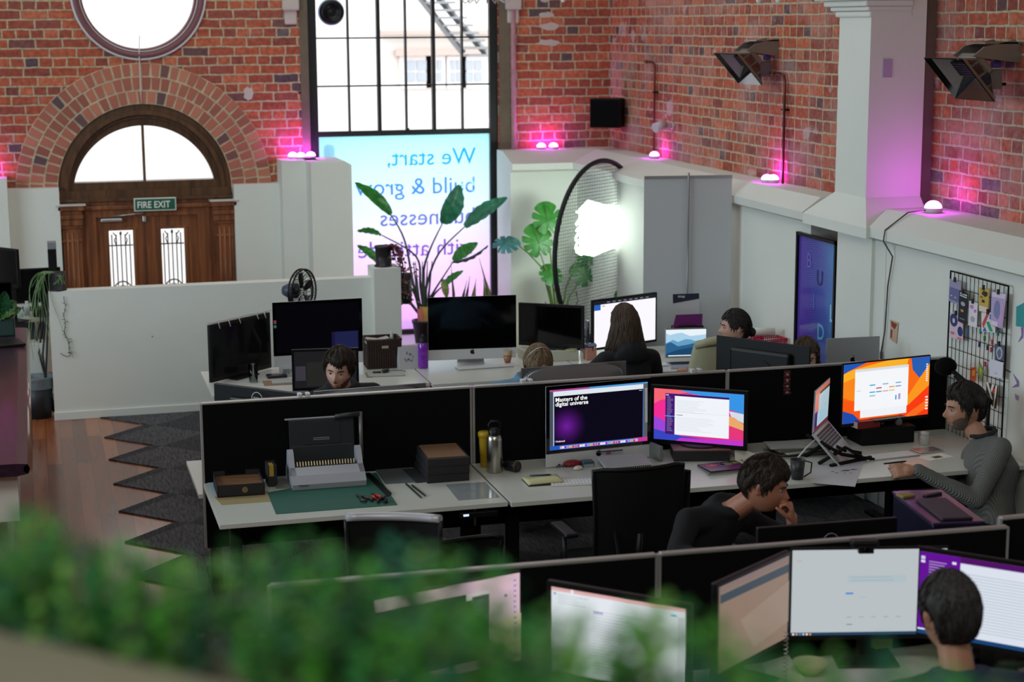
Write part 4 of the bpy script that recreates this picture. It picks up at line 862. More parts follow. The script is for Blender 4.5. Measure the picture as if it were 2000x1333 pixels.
# open laptop seen from behind, on a riser
pl, pr = at(1720, 657, z=1.22), at(1612, 662, z=1.22); mid = (pl+pr)/2
t = thing('laptop', 'open silver laptop seen from behind with a black apple mark', 'laptop', (mid.x, mid.y, .98), PI+facing(pr, pl)-0.0)
t.rotation_euler = (0, 0, facing(pl, pr)); b = B().m(mat('laptop_grey', 'a4a6aa', .45, .35)); b.box(-.18, 0, 0, .18, .006, .24, .002); b.T(TR(0, .006, .095, PI)); apple(b, .036, 0); b.T(Matrix.Identity(4)); b.build('lid', t)
b = B().m(blk_glass); b.box(-.175, -.001, .008, .175, 0, .235); b.build('screen', t); b = B().m(alu); b.box(-.18, -.25, -.012, .18, 0, 0, .003); b.build('keyboard_base', t)
rs = thing('laptop_riser', 'metal riser holding up the silver laptop behind the screen', 'stand', (mid.x, mid.y+.12, .72)); b = B().m(alu); b.box(-.12, -.1, 0, .12, .1, .006); b.box(-.02, -.02, .006, .02, .02, .24); b.box(-.12, -.11, .235, .12, .11, .245); b.build('frame', rs)
# small laptop with mountains
pl, pr = at(1300, 640, z=1.0), at(1380, 638, z=1.0); mid = (pl+pr)/2
t = thing('laptop', 'small open laptop with a blue mountain wallpaper', 'laptop', (mid.x, mid.y, .77), facing(pl, pr)); b = B().m(alu); b.box(-.155, 0, 0, .155, .006, .22, .002); b.build('lid', t)
mt = [(0, 0, 1, 1, 'e8f2f8', 1.0), ('P', [(0, .12), (.1, .2), (.25, .14), (.4, .12), (.6, .25), (1, .2), (1, .5), (0, .5)], 'a8d0e8', 1), ('P', [(0, .5), (.18, .38), (.3, .46), (.5, .36), (.62, .38), (.8, .48), (1, .35), (1, 1), (0, 1)], '6aa4cc', .9), ('P', [(0, .52), (.12, .46), (.3, .62), (.5, .58), (.75, .5), (1, .36), (1, 1), (0, 1)], '2c6490', .9), ('P', [(0, .9), (.3, .75), (.6, .68), (1, .55), (1, 1), (0, 1)], '1c4a70', .9), (.06, .95, .95, .99, 'f0f4f8', .9)]
b = B(); b.T(TR(0, -.001, .11)); ui(b, .3, .2, mt); b.build('screen', t); b = B().m(alu); b.box(-.155, -.22, -.04, .155, 0, -.028, .003); b.m(blk_plastic); b.box(-.13, -.11, -.0285, .13, -.02, -.0265); b.build('keyboard_base', t)
# laptop on the angled stand
h0, h1 = Vector((4.17, 8.77, .905)), Vector((4.39, 9.04, .915)); ex = (h1-h0).normalized(); L_ = (h1-h0).length
upv = Vector((.03, -.03, 1)); upv = (upv-ex*upv.dot(ex)).normalized(); dn = Vector((.24, -.0, -.2)); dn = (dn-ex*dn.dot(ex)).normalized(); nrm = ex.cross(dn)
t = thing('laptop', 'silver laptop tilted on a folding stand, keyboard facing the man in grey', 'laptop', h0)
def frame(o, x, y, z): M_ = Matrix.Identity(4); M_.col[0][:3] = x; M_.col[1][:3] = y; M_.col[2][:3] = z; M_.col[3][:3] = o; return M_
F1 = frame(Vector((0, 0, 0)), ex, dn.cross(ex) if (dn.cross(ex)).z < 0 else -(dn.cross(ex)), dn)
ny = ex.cross(dn).normalized()
if ny.z < 0: ny = -ny
b = B().m(mat('laptop_silver', 'aeb0b4', .4, .4)); b.T(frame(Vector(), ex, dn, ny)); b.box(0, 0, -.012, L_, .25, 0, .004); b.build('keyboard_base', t)
b = B().m(mat('laptop_keys', '1c1c1e', .5)); b.T(frame(Vector(), ex, dn, ny))
for r in range(6):
    for c in range(14): b.box(.03+c*.0213, .02+r*.019, 0, .048+c*.0213, .036+r*.019, .0015)
b.build('keys', t)
nz = upv.cross(ex).normalized()
if nz.x < 0: nz = -nz
b = B().m(mat('laptop_silver')); b.T(frame(Vector(), ex, upv, nz)); b.box(0, 0, -.006, L_, .25, 0, .002); b.build('lid', t)
b = B(); Fm = frame(upv*.127+ex*L_/2+nz*.001, ex, -nz, upv); b.T(Fm); ui(b, L_-.02, .235, [(0, 0, 1, 1, 'c8d4e0', .8), (0, 0, 1, .14, 'c86a50', .8), (0, .1, .3, .6, 'd8806a', .8), (0, .55, .2, 1, '3a2a70', .8), (.3, .1, 1, .16, '28303c', .7), (.25, .16, .95, .92, 'a8ccd8', .85), (0, .93, 1, 1, '7a2a40', .8)]+lines(.35, .25, .8, 12, .05, '7aa8c0', .8, 3)); b.build('screen', t)
st = thing('laptop_stand', 'black folding cross-legged stand under the tilted laptop', 'stand', (4.34, 8.84, .73)); b = B().m(blk_matte)
for s in (-1, 1): b.tube([(-.14, s*.09, .005), (.02, s*.1, .09), (.12, s*.1, .03)], .011, 6); b.tube([(.2, s*.08-.02, .006), (0, s*.09, .05), (-.13, s*.09, .13)], .011, 6)
b.tube([(.02, -.1, .07), (.02, .1, .07)], .009, 6); b.tube([(-.1, -.16, .006), (.2, -.06, .01)], .012, 6); b.build('frame', st)
b = B().m(mat('white_cable', 'c8c8c8', .5)); q0, q1 = at(1598, 855, Y=8.8), at(1550, 905, Y=8.72); b.tube([q0, (q0+q1)/2+Vector((0, 0, .01)), q1, q1+Vector((-.05, .1, -.06))], .005, 6); tag(b.build('cable'), 'white cable running from the tilted laptop down behind the pen cup', 'cable')
keyboard('white keyboard in front of the man in grey cardigan', (4.66, 8.80, .73), .10, .36)
b = B().m(alu); b.box(-.08, -.055, 0, .08, .055, .008, .003); tag(put(b.build('trackpad'), (4.94, 8.86, .73), .1), 'pale trackpad right of the white keyboard', 'trackpad')
keyboard('white keyboard under the dark all-in-one computer by the coffee glass', (3.1, 12.03, .73), .05)
keyboard('white keyboard beside the open yellow notebook', (2.83, 8.75, .73), -.15)
ts = at(1690, 900, z=.73)
# tower computer standing on the near island
t = thing('computer_tower', 'dark purple computer tower with a glass top, right of the young man', 'computer', (3.70, 6.53, .70), -.15)
b = B().m(mat('tower_shell', '15152c', .3)); b.box(-.11, -.25, 0, .11, .25, .42, .006); b.build('case', t); b = B().m(mat('tower_top', '3a2f50', .15, coat=.6)); b.box(-.115, -.255, .42, .115, .255, .432, .004); b.build('top_panel', t)
b = B().m(mat('tower_mesh', '1d1828', .4)); b.box(-.07, -.24, .432, .07, .08, .445, .012); b.build('vent', t)
b = B().m(mat('yellow_sticker', '8a7a3c', .6)); b.box(-.035, -.025, 0, .035, .025, .012, .003); tag(put(b.build('yellow_box'), (3.64, 6.70, 1.132), .2), 'small yellowish box on the dark purple tower', 'box')
b = B().m(blk_plastic); b.box(-.05, -.012, 0, .05, .012, .01, .003); tag(put(b.build('pocket_knife'), (3.76, 6.68, 1.132), .3), 'small black tool on the dark purple tower', 'tool')
# ================================================================== chairs
chair('black mesh office chair with its back to us, in front of the black page computer', (2.79, 8.12, 0), PI+.03, back_h=.50, back_w=.47)
chair('mesh office chair with a silver grey rim, at the near left island', (1.36, 7.02, 0), -.35, rim=mat('rim_grey', 'b8b8be', .4, .3), back_h=.50, back_w=.42, seat=.46, arms=False)
chair('black office chair behind the man in the grey cardigan', (5.02, 8.02, 0), -PI/2-.15, back_h=.42, back_w=.5, seat=.44, arms=False)
chair('black office chair the young man sits on', (2.95, 7.62, 0), .25, back_h=.46, back_w=.46, seat=.44)
chair('black office chair of the bearded man', (1.85, 10.85, 0), 0, back_h=.3, back_w=.44, seat=.42, arms=False)
chair('black office chair of the long-haired person', (3.87, 11.15, 0), PI+.05, back_h=.34, back_w=.5, seat=.42, arms=False)
chair('office chair of the person with the hair bun', (4.55, 11.0, 0), PI*1.25, back_h=.36, back_w=.44, seat=.42, arms=False)
chair('black office chair of the person in blue', (3.02, 10.75, 0), 0, back_h=.3, back_w=.44, seat=.42, arms=False)
chair('low black office chair partly behind the leaves, at the nearest island', (1.95, 7.6, 0), .2, back_h=.22, back_w=.44, seat=.44, arms=False)
chair('black office chair of the man in the navy hoodie', (2.80, 4.72, 0), PI, back_h=.42, back_w=.46, seat=.5, arms=False)
chair('black office chair of the dark-haired person behind the curved monitor', (4.95, 10.85, 0), 0, back_h=.3, back_w=.44, seat=.4, arms=False)
# ================================================================== people
dkbrown = hair_mat('hair_dark_brown', (.012, .008, .006), (.04, .026, .019)); black = hair_mat('hair_black', (.006, .005, .005), (.025, .02, .018)); greyblk = hair_mat('hair_greying', (.012, .011, .011), (.06, .055, .052)); brown = hair_mat('hair_brown', (.03, .018, .011), (.1, .062, .04)); fair = hair_mat('hair_fair', (.1, .06, .032), (.26, .18, .11))
def stub(thick, lo=-.02, tash=True):
    def f(u, v):
        z = .118*math.cos(v); a = abs(u); x = .076*math.sin(v)*math.sin(u)
        if z > -.03 or z < -.113 or a > 1.55: return None
        if abs(x) < .026 and -.075 < z < -.05: return None
        lim = -.03-.022*math.exp(-((a-.45)/.3)**2)
        if z > lim and not (tash and abs(x) < .03 and -.052 < z < -.042): return None
        return thick
    return f
beardM = mat('stubble', '5a4236', .8); gbeard = mat('stubble_grey', '5e5046', .85, var=.4, vscale=90)
def hoodie(dz=0): 
    def f(b, nb, hd):
        d = (hd-nb).normalized()
        for k in range(14):
            a = 2*PI*k/14; p = nb+Vector((math.cos(a)*.078, math.sin(a)*.072+.018, .012+.02*math.sin(a)+dz)); q = nb+Vector((math.cos(a+.45)*.078, math.sin(a+.45)*.072+.018, .012+.02*math.sin(a+.45)+dz)); b.cap(p, .026, q, .026, 8)
        b.ell(nb+Vector((0, .095, -.03)), (.12, .05, .07))
    return f
def shirtcollar(b, nb, hd):
    for k in range(14):
        a = 2*PI*k/14; p = nb+Vector((math.cos(a)*.07, math.sin(a)*.066+.012, .01+.02*math.sin(a))); q = nb+Vector((math.cos(a+.45)*.07, math.sin(a+.45)*.066+.012, .01+.02*math.sin(a+.45))); b.cap(p, .016, q, .016, 8)
# bearded man in black hoodie
person('man with dark swept hair and stubble in a black hoodie, looking down', (1.86, 10.82, 0), 0, head=(-.09, -.36, 1.095), look=(-.42, .22, .06), hsc=1.07, pelvis=(0, 0, .5), neck=(-.05, -.26, .96), chest=(-.02, -.14, .80), sh=.185, skinc='c09482', clothc='0e1216', hairM=dkbrown, hairline=short_hairline(front=.064, thick=.026, fringe=.018, side=.005, burn=-.03), collar=hoodie(.0), stubble=(beardM, stub(.0018)), armL=[(-.28, -.3, .74), (-.12, -.52, .74)], armR=[(.26, -.3, .74), (.1, -.52, .74)])
# person in blue denim, top of head only
def parting(u, v):
    z = .118*math.cos(v); a = abs(u); lim = .075-.05*min(1, a/.8) if a < 1.0 else (-.0 if a < 1.5 else -.08)
    if z < lim: return None
    return .006+.008*min(1, a*2)+.001
def band(t, HM, nb, hd, ch, pv):
    b = B().m(mat('headband_wire', 'b8b4b0', .4, .6)); b.tube([HM @ Vector((-.09*math.cos(PI*k/16), .0, .135*math.sin(PI*k/16))) for k in range(17)], .0035, 6); b.build('headband', t)
person('person with parted fair hair and a blue denim shirt bowed behind the silver computer', (3.02, 10.72, 0), 0, head=(.0, -.36, 1.085), look=(.05, .62, 0), pelvis=(0, 0, .5), neck=(-.02, -.2, .95), chest=(-.03, -.1, .78), sh=.2, skin='skin_light', skinc='d2a086', cloth='denim_shirt', clothc='5f86a0', hairM=fair, hairline=parting, collar=shirtcollar, armL=[(-.36, -.28, .76), (-.15, -.5, .76)], armR=[(.3, -.3, .74), (.12, -.5, .76)], extra=band)
# long haired person from behind
def longhair(M, L=.2, wid=1.0, seed=1):
    def f(t, HM, nb, hd, ch, pv):
        b = B().m(M); rnd = random.Random(seed); R3 = HM.to_3x3()
        def ringpt(a, k):   # k 0 at ear height .. 1 tips
            rx = (.088+.052*k**1.2)*wid; ry = .10+.02*k
            return Vector((math.sin(a)*rx, .012+math.cos(a)*ry*(1-.05*k)+.01, .03-L*k))
        A = [-2.15+4.3*i/30 for i in range(31)]
        rings = []
        for kk in range(10):
            k = kk/9; rings.append([hd+Vector(ringpt(a, k))*1.0+Vector((0, 0, -.012*math.sin(a*9+seed)*k)) for a in A])
        inner = [[hd+(p-hd)*.9 for p in r] for r in rings]
        b.loft([r+i[::-1] for r, i in zip(rings, inner)], True, True)
        for n in range(260):
            a = rnd.uniform(-2.2, 2.2); pts = []
            ph, am = rnd.random()*6, rnd.uniform(.002, .007)
            for kk in range(8):
                k = -.75+1.85*kk/7
                if k < 0: u = a*.98; base = head_pt(PI-u*.9 if False else (PI-u), math.acos(min(.98, max(-.9, (.03-L*k)/.118*.8))), .017); p = hd+(R3 @ base)
                else: p = hd+Vector(ringpt(a, k))*1.0
                pts.append(p+Vector((math.sin(ph+kk*1.1)*am, math.cos(ph+kk)*am*.5, 0)))
            b.tube(pts, [.002, .004, .005, .005, .005, .0045, .004, .001], 5)
        b.build('long_hair', t)
    return f
def full_scalp(thick=.018, front=.07, tied=False):
    def f(u, v):
        z = .118*math.cos(v); a = abs(u); lim = front if a < .8 else (front-(front+.0)*(a-.8)/.5 if a < 1.3 else (.0 if a < 1.95 else -.075)) if tied else (front if a < .8 else (front-(front+.03)*(a-.8)/.5 if a < 1.3 else -.09))
        return None if z < lim else thick
    return f
person('person with long brown hair in a black top, seen from behind at the white screen', (3.88, 11.12, 0), PI+.05, head=(0, -.05, 1.165), look=(.0, .1, 0), pelvis=(0, 0, .5), neck=(0, .01, 1.0), chest=(0, .02, .82), sh=.175, cloth='black_top', clothc='101217', hairM=brown, hairline=full_scalp(.018), extra=longhair(brown, .2), collar=hoodie(), facebuild=False, armL=[(-.28, -.16, .74), (-.16, -.42, .77)], armR=[(.28, -.16, .74), (.16, -.42, .77)])
# person with the bun, in profile
def bun(t, HM, nb, hd, ch, pv):
    b = B().m(black); c = HM @ Vector((0, .108, -.05)); b.ell(c, (.032, .028, .032), 20, 14)
    for k in range(26):
        a = 2*PI*k/26; b.tube([c+Vector((math.cos(a+q*.9)*.03*math.cos(q-.8), .01*q-.01, math.sin(a+q*.9)*.031*math.cos(q-.8))) for q in (0, .5, 1, 1.5)], [.003, .006, .006, .002], 5)
    b.build('hair_bun', t)
person('person in profile with dark hair tied in a low bun, looking left', (4.66, 10.92, 0), -PI/2-.35, head=(0, -.06, 1.135), look=(.1, .1, 0), hsc=1.0, pelvis=(0, .02, .5), neck=(0, .0, .975), chest=(0, .02, .8), sh=.175, cloth='grey_vest', clothc='777a74', hairM=black, hairline=full_scalp(.012, .060, True), extra=bun, collar=lambda b, nb, hd: shirtcollar(b, nb+Vector((0, 0, .0)), hd), armL=[(-.25, -.12, .72), (-.12, -.36, .8)], armR=[(.25, -.12, .72), (.12, -.36, .8)])
person('dark-haired person almost hidden between the curved monitor and the silver laptop', (4.94, 10.85, 0), 0, head=(-.04, -.40, 1.005), look=(-.35, .3, 0), pelvis=(0, 0, .46), neck=(-.03, -.3, .88), chest=(0, -.18, .74), sh=.17, hairM=brown, hairline=full_scalp(.02, .06), extra=longhair(black, .14, .9, 4), clothc='15181f', armL=[(-.26, -.28, .7), (-.12, -.45, .74)], armR=[(.24, -.28, .7), (.12, -.45, .74)])
# man in grey cardigan
card = bpy.data.materials.new('ribbed_cardigan'); card.use_nodes = True; nt = card.node_tree; L = nt.links.new; b_ = nt.nodes['Principled BSDF']; tc = nod(nt, 'TexCoord'); wv = nod(nt, 'TexWave', wave_type='BANDS', bands_direction='X'); wv.inputs['Scale'].default_value = 40; wv.inputs['Distortion'].default_value = .3; wv.inputs['Detail'].default_value = 1
mp = nod(nt, 'Mapping'); mp.inputs['Rotation'].default_value = (0, .1, .9); L(tc.outputs['Object'], mp.inputs[0]); L(mp.outputs[0], wv.inputs['Vector']); R = ramp(nt, [(.2, '60605d'), (.8, '6e6e6a')]); L(wv.outputs['Fac'], R.inputs[0]); L(R.outputs[0], b_.inputs['Base Color']); b_.inputs['Roughness'].default_value = .95
bp = nod(nt, 'Bump'); bp.inputs['Strength'].default_value = .7; bp.inputs['Distance'].default_value = .006; L(wv.outputs['Fac'], bp.inputs['Height']); L(bp.outputs[0], b_.inputs['Normal'])
def cardigan_extra(t, HM, nb, hd, ch, pv):
    b = B().m(mat('dark_shirt', '16181f', .8))
    for k in range(12):
        a = 2*PI*k/12; p, q = [nb+Vector((math.cos(x)*.066, math.sin(x)*.066+.008, .032+.018*math.sin(x))) for x in (a, a+.55)]; b.cap(p, .013, q, .013, 8)
    b.build('shirt_collar', t)
# local x -> world -Y.., local -Y -> world -X after rz = -90 deg
person('man in a grey ribbed cardigan with dark hair and greying beard, pen in hand', (5.03, 8.33, 0), -PI/2-.12, head=(.22*-1, -.06, 1.045), look=(.0, .1, 0), hsc=1.07, pelvis=(0, .03, .44), neck=(-.16, .02, .885), chest=(-.07, .05, .72), sh=.20, chestr=(.17, .13), skin='skin_tan', skinc='b08066', clothM=card, hairM=black, hairline=short_hairline(front=.066, thick=.030, side=.01, burn=-.035), collar=shirtcollar, stubble=(gbeard, stub(.0011)), extra=cardigan_extra, hands=[(((.06, -.46, .775), (-.1, -1, -.02), (-.8, .1, -.55)), dict(side=1, curl=(.8, 1.1, 1.25, 1.3), thumb=.8, s=1.05)), (((-.2, -.22, .54), (.2, -1, 0), (0, 0, -1)), dict(side=1))], armR=[(.17, -.14, .62), (.07, -.44, .775)], vox=.0052, armL=[(-.27, .0, .60), (-.2, -.2, .54)], legs=False)
# young man leaning on his hand
person('young man with short dark hair in a black hoodie, fist against his mouth', (2.95, 7.62, 0), .30, head=(.16, -.40, 1.065), look=(.72, .28, .05), hsc=1.05, pelvis=(0, 0, .5), neck=(.09, -.25, .93), chest=(.02, -.13, .78), sh=.195, skinc='a87058', skin='skin_young', clothc='0b0d13', cloth='dark_hoodie', hairM=dkbrown, hairline=short_hairline(front=.058, thick=.028, fringe=.01, side=.005, burn=-.02, back=-.05), collar=hoodie(), hands=[(((.25, -.50, .89), (-.15, -.05, 1), (-.75, .55, .1)), dict(side=-1, curl=(1.0, 1.4, 1.6, 1.6), thumb=.9)) , (((-.16, -.55, .75), (.4, -1, 0), (0, 0, -1)), dict(side=1))], armR=[(.36, -.36, .745), (.262, -.48, .875)], vox=.0052, armL=[(-.27, -.30, .78), (-.18, -.52, .76)])
# man in navy hoodie from behind
def ears(t, HM, nb, hd, ch, pv): pass
person('man with greying dark hair in a navy hoodie, seen from behind at the bottom right', (2.80, 4.72, 0), PI-.15, head=(.02, -.11, 1.30), look=(.1, .06, 0), hsc=1.08, pelvis=(0, 0, .58), neck=(.01, -.03, 1.14), chest=(0, -.01, .96), sh=.2, clothc='151d42', cloth='navy_hoodie', hairM=greyblk, hairline=short_hairline(front=.06, thick=.020, back=-.075), collar=hoodie(-.02), skin='skin_tan', skinc='b08066', facebuild=False, armL=[(-.30, -.14, .85), (-.18, -.42, .8)], armR=[(.30, -.14, .85), (.18, -.42, .8)], legs=False)
# ================================================================== lights on the ledges
magM = bpy.data.materials.new('magenta_lamp'); magM.use_nodes = True; b_ = magM.node_tree.nodes['Principled BSDF']; b_.inputs['Base Color'].default_value = (.9, .7, .9, 1); b_.inputs['Emission Color'].default_value = (.78, .04, .95, 1); b_.inputs['Emission Strength'].default_value = 60
def puck(label, p, r=.045):
    t = thing('ledge_lamp', label, 'lamp', p, 0, 'magenta lamps along the brick ledge'); b = B().m(mat('lamp_base', 'cfc4cc', .5)); b.lathe([(0, 0), (r*.95, 0), (r*1.05, .01), (r*1.02, r*.55), (0, r*.55)], (0, 0, 0), 24); b.build('base', t)
    b = B().m(magM); b.lathe([(r*math.cos(a), r*.55+r*.85*math.sin(a)) for a in [PI/2*k/8 for k in range(9)]], (0, 0, 0), 24); b.build('dome', t); return t
def lz(px, py, X=None, Y=None): p = at(px, py, X=X, Y=Y); return p
yb = YB-.10
for lab, px, py, Y_ in (('left one of three magenta lamps beside the arched door bricks', 572, 309, YB-.09), ('middle lamp of three on the white block left of the big window', 588, 312, YB-.16), ('right lamp of three on the white block, nearest the window frame', 607, 312, YB-.10)):
    p = at(px, py, Y=Y_); puck(lab, (p.x, Y_, 1.931))
puck('magenta lamp at the far left edge on the white dado', (-.36, YB-.1, 1.831))
for lab, px in (('left lamp of the pair on the ledge right of the big window', 1057), ('right lamp of the pair on the ledge right of the big window', 1081)):
    p = at(px, 289, Y=YB-.1); puck(lab, (p.x, YB-.1, 1.961))
for lab, px, X_, z_ in (('single magenta lamp at the foot of the pipe beside the hoop', 1278, XW-.1, 1.961), ('left lamp of the pair on the ledge above the banner', 1499, XW-.11, 1.961), ('right lamp of the pair on the ledge above the banner', 1511, XW-.07, 1.961)):
    d = at(px, 310, X=X_); puck(lab, (X_, d.y, z_), .045)
puck('magenta lamp right of the white pilaster with a hanging cord', (5.62, 10.12, 1.971), .056)
b = B().m(mat('grey_cord', '54504e', .6)); g0 = at(1860, 440, X=5.4); pts = [Vector((5.57, 10.12, 1.99)), Vector((5.43, 10.1, 1.98)), Vector((5.27, 10.1, 1.87)), Vector((5.262, 10.1, 1.80)), Vector((5.32, 10.08, 1.7)), Vector((5.325, 10.14, 1.5)), Vector((5.325, 10.16, 1.2)), Vector((5.325, 10.2, 1.05))]; b.tube(pts, .005, 6); b.cbox((5.325, 10.2, 1.03), (.014, .02, .05), .003)
tag(b.build('cable'), 'thin dark cord hanging down the white wall from the ledge lamp', 'cable')
# ------------------------------------------------------------------ wall heaters
def heater(label, c, L, H, f=1.0):
    """opening faces down and into the room; long side along Y"""
    t = thing('wall_heater', label, 'heater', c); Rm = Matrix.Translation((0, 0, 0)) @ Euler((0, math.radians(-48), 0)).to_matrix().to_4x4()
    # local: x across slope (down towards wall), z back; opening at z=0 facing -Z of the tilted frame
    Rm = Euler((0, math.radians(48), 0)).to_matrix().to_4x4(); h, l, dp = H/2, L/2, .11
    o = [(-h, -l, 0), (h, -l, 0), (h, l, 0), (-h, l, 0)]; i = [(-h*.35, -l*.72, dp), (h*.35, -l*.72, dp), (h*.35, l*.72, dp), (-h*.35, l*.72, dp)]
    b = B().m(mat('dark_mirror', '6c6e74', .07, 1)); b.T(Rm); b.loft([o, i], True, False, False); b.build('reflector', t, False)
    b = B().m(mat('heater_shell', '8c8880', .4, .5)); b.T(Rm); oo = [(x*1.02, y*1.02, .004) for x, y, _ in o]; ii = [(x*1.1, y*.8, dp+.015) for x, y, _ in i]; b.loft([oo, ii], True, False, False); b.box(-h*.4, -l*.5, dp+.01, h*.4, l*.5, dp+.06, .01); b.build('housing', t)
    b = B().m(mat('burner_plate', '191316', .5)); b.T(Rm); b.box(-h*.33, -l*.7, dp-.02, h*.33, l*.7, dp); 
    for k in range(6): b.box(-h*.3+k*h*.11, -l*.68, dp-.024, -h*.3+k*h*.11+.006, l*.68, dp-.02)
    b.build('burner', t)
    xx = XW-c[0] if c[1] > 10.9 else XW+.2-c[0]
    b = B().m(mat('bracket_steel', '8d8a82', .35, .6)); b.prism([(.02, .14), (xx, .10), (xx, .20), (.3, .24), (.1, .2)], .02, 'y', -l*.55); b.prism([(.02, .14), (xx, .10), (xx, .20), (.3, .24), (.1, .2)], .02, 'y', l*.5); b.box(.1, -l*.55, .215, xx, l*.52, .225); b.build('bracket', t)
    b = B().m(mat('valve_box', '6e6a68', .5)); b.box(.16, -l*.3, -.06, .26, l*.2, .06, .01); b.m(mat('violet_cap', '4a3a80', .4)); b.box(.2, -l*.3, .07, .25, -l*.1, .12, .006); b.m(mat('tap_orange', 'c07a18', .5)); b.cyl((xx-.1, -l*.1, -.03), .016, .03, 12, 'x'); b.m(blk_plastic); b.tube([(.24, -l*.1, -.03), (xx-.04, -l*.1, -.03)], .011, 6); b.build('valve', t)
    b = B().m(mat('heater_chain', '8a8888', .4, .6)); b.tube([(.2, -l*.5, -.05), (.1, -l*.6, -.45)], .002, 4); b.build('pull_chain', t)
    return t
heater('mirrored gas wall heater on the brick left of the white pilaster', (5.34, 12.75, 2.83), .46, .32)
heater('mirrored gas wall heater at the right edge, reflecting colours', (5.48, 9.62, 2.84), .46, .34)
def pipe(label, y, z0, z1):
    b = B().m(mat('copper_pipe', '6b3026', .35, .6)); b.tube([(XW-.03, y, z0), (XW-.03, y, z1-.06), (XW-.035, y+.01, z1-.015), (XW-.04, y+.06, z1), (XW-.04, y+.18, z1)], .011, 8); b.m(mat('brass_clip', '9a7a34', .35, .8)); b.tube([(XW-.04, y+.18, z1), (XW-.04, y+.24, z1)], .017, 8); b.m(blk_plastic); b.box(XW-.045, y-.03, z1-.28, XW, y+.03, z1-.265); tag(b.build('pipe'), label, 'pipe')
pipe('copper pipe running up the brick beside the white spotlight', 15.33, 1.97, 2.83); pipe('copper pipe running up the brick to the left wall heater', 12.43, 1.96, 2.80)
# speaker in the corner
t = thing('wall_speaker', 'black speaker box in the corner under the brick', 'speaker', at(1186, 221, Y=16.25), -.55); b = B().m(blk_matte); b.box(-.15, -.11, -.14, .15, .11, .14, .01); b.build('cabinet', t); b = B().m(mat('speaker_cloth', (.003, .003, .0035), .95, spec=.1)); b.box(-.14, -.118, -.13, .14, -.11, .13, .004); b.build('grille', t)
b = B().m(blk_plastic); b.tube([(0, .1, 0), (.05, .25, .0), (.1, .36, 0)], .02, 8); b.build('bracket', t)
t = thing('wall_spotlight', 'small white spotlight on the brick above the single ledge lamp', 'lamp', (XW-.14, at(1290, 243, X=XW-.14).y, 2.27)); b = B().m(mat('spot_white', 'c8b6c4', .4)); b.tube([(-.06, -.02, -.015), (.05, .02, .02)], [.045, .04], 16); b.build('head', t); b = B().m(mat('spot_white')); b.tube([(.04, .02, .0), (.13, .04, .0)], .022, 12); b.lathe([(.035, 0), (.035, .02)], (.12, .04, 0), 16, 'x', True); b.build('mount', t)
# fan unit in the top left pane of the big window
t = thing('extractor_fan', 'round black extractor fan set in the top left window pane', 'fan', at(647, 24, Y=YB+.07)); b = B().m(blk_plastic); b.lathe([(.115, .02), (.115, -.02), (.1, -.05), (.075, -.05), (.07, -.02), (.03, -.015), (0, -.03)], (0, 0, 0), 40, 'y'); b.build('ring', t); b = B().m(mat('fan_edge', '8fa4c4', .4)); b.lathe([(.115, -.0), (.126, .0), (.126, .02), (.115, .02)], (0, 0, 0), 40, 'y'); b.build('outer_seal', t)
# ceiling lamps just showing at the top edge
for lab, px, X_ in (('wire chandelier arms at the top edge above the window corner', 950, 4.1),):
    p = at(px, 2, Y=15.5); t = thing('chandelier', lab, 'chandelier', (p.x, 15.5, p.z)); b = B().m(mat('pale_wire', 'b6b0a8', .4, .5))
    for k in range(7): a = 2*PI*k/7; b.tube([(0, 0, .25), (.1*math.cos(a), .1*math.sin(a), .03), (.2*math.cos(a), .2*math.sin(a), -.02), (.26*math.cos(a), .26*math.sin(a), .06)], .006, 6)
    b.tube([(0, 0, .2), (0, 0, 6.6-p.z)], .004, 6); b.build('arms', t)
    b = B().m(mat('bulb_glass', 'e8e8e0', .1)); 
    for k in range(7): a = 2*PI*k/7; b.ell((.26*math.cos(a), .26*math.sin(a), .09), (.022, .022, .03), 10, 8)
    b.build('bulbs', t)
for lab, px, Y_ in (('small hanging lamp at the top edge near the corner', 1100, 15.2), ('clear glass lamp at the top edge above the left wall heater', 1482, 11.5), ('clear glass lamp at the top edge just left of the pilaster', 1520, 11.4)):
    p = at(px, -1, Y=Y_); t = thing('pendant_lamp', lab, 'lamp', p); b = B().m(mat('bulb_glass')); b.ell((0, 0, 0), (.022, .022, .028), 12, 8); b.build('bulb', t); b = B().m(mat('pale_wire')); b.tube([(0, 0, .02), (0, 0, 6.6-p.z)], .004, 6); b.cyl((0, 0, .02), .018, .04, 12); b.build('cord', t)
# ================================================================== hoop with neon, banner
hc = Vector((4.90, 14.78, 1.18)); e1 = Vector((.60, .54, 0)).normalized(); R0 = .80
t = thing('neon_hoop', 'large black round wire-mesh hoop with a glowing white neon sign, leaning by the wall', 'sign', (hc.x, hc.y, 0)); hz = hc.z
nrm = e1.cross(Vector((0, 0, 1)))
def hp_(a, r, off=0): return e1*math.cos(a)*r+Vector((0, 0, hz+math.sin(a)*r))+nrm*off
b = B().m(mat('hoop_rope', '151a1a', .7)); b.tube([hp_(2*PI*k/72, R0) for k in range(73)], .022, 8, False); b.build('ring', t)
b = B().m(mat('mesh_wire', '14181a', .5))
n = 26
for k in range(-n, n+1):
    x = k*R0/(n+1); h = math.sqrt(R0*R0-x*x); b.tube([e1*x+Vector((0, 0, hz-h)), e1*x+Vector((0, 0, hz+h))], .0022, 3, False); b.tube([e1*(-h)+Vector((0, 0, hz+x)), e1*h+Vector((0, 0, hz+x))], .0022, 3, False)
b.build('wire_mesh', t)
neon = mat('neon_tube', 'ffffff', .3, emit=26, ecol=(.80, 1.0, .86)); b = B().m(neon); random.seed(11)
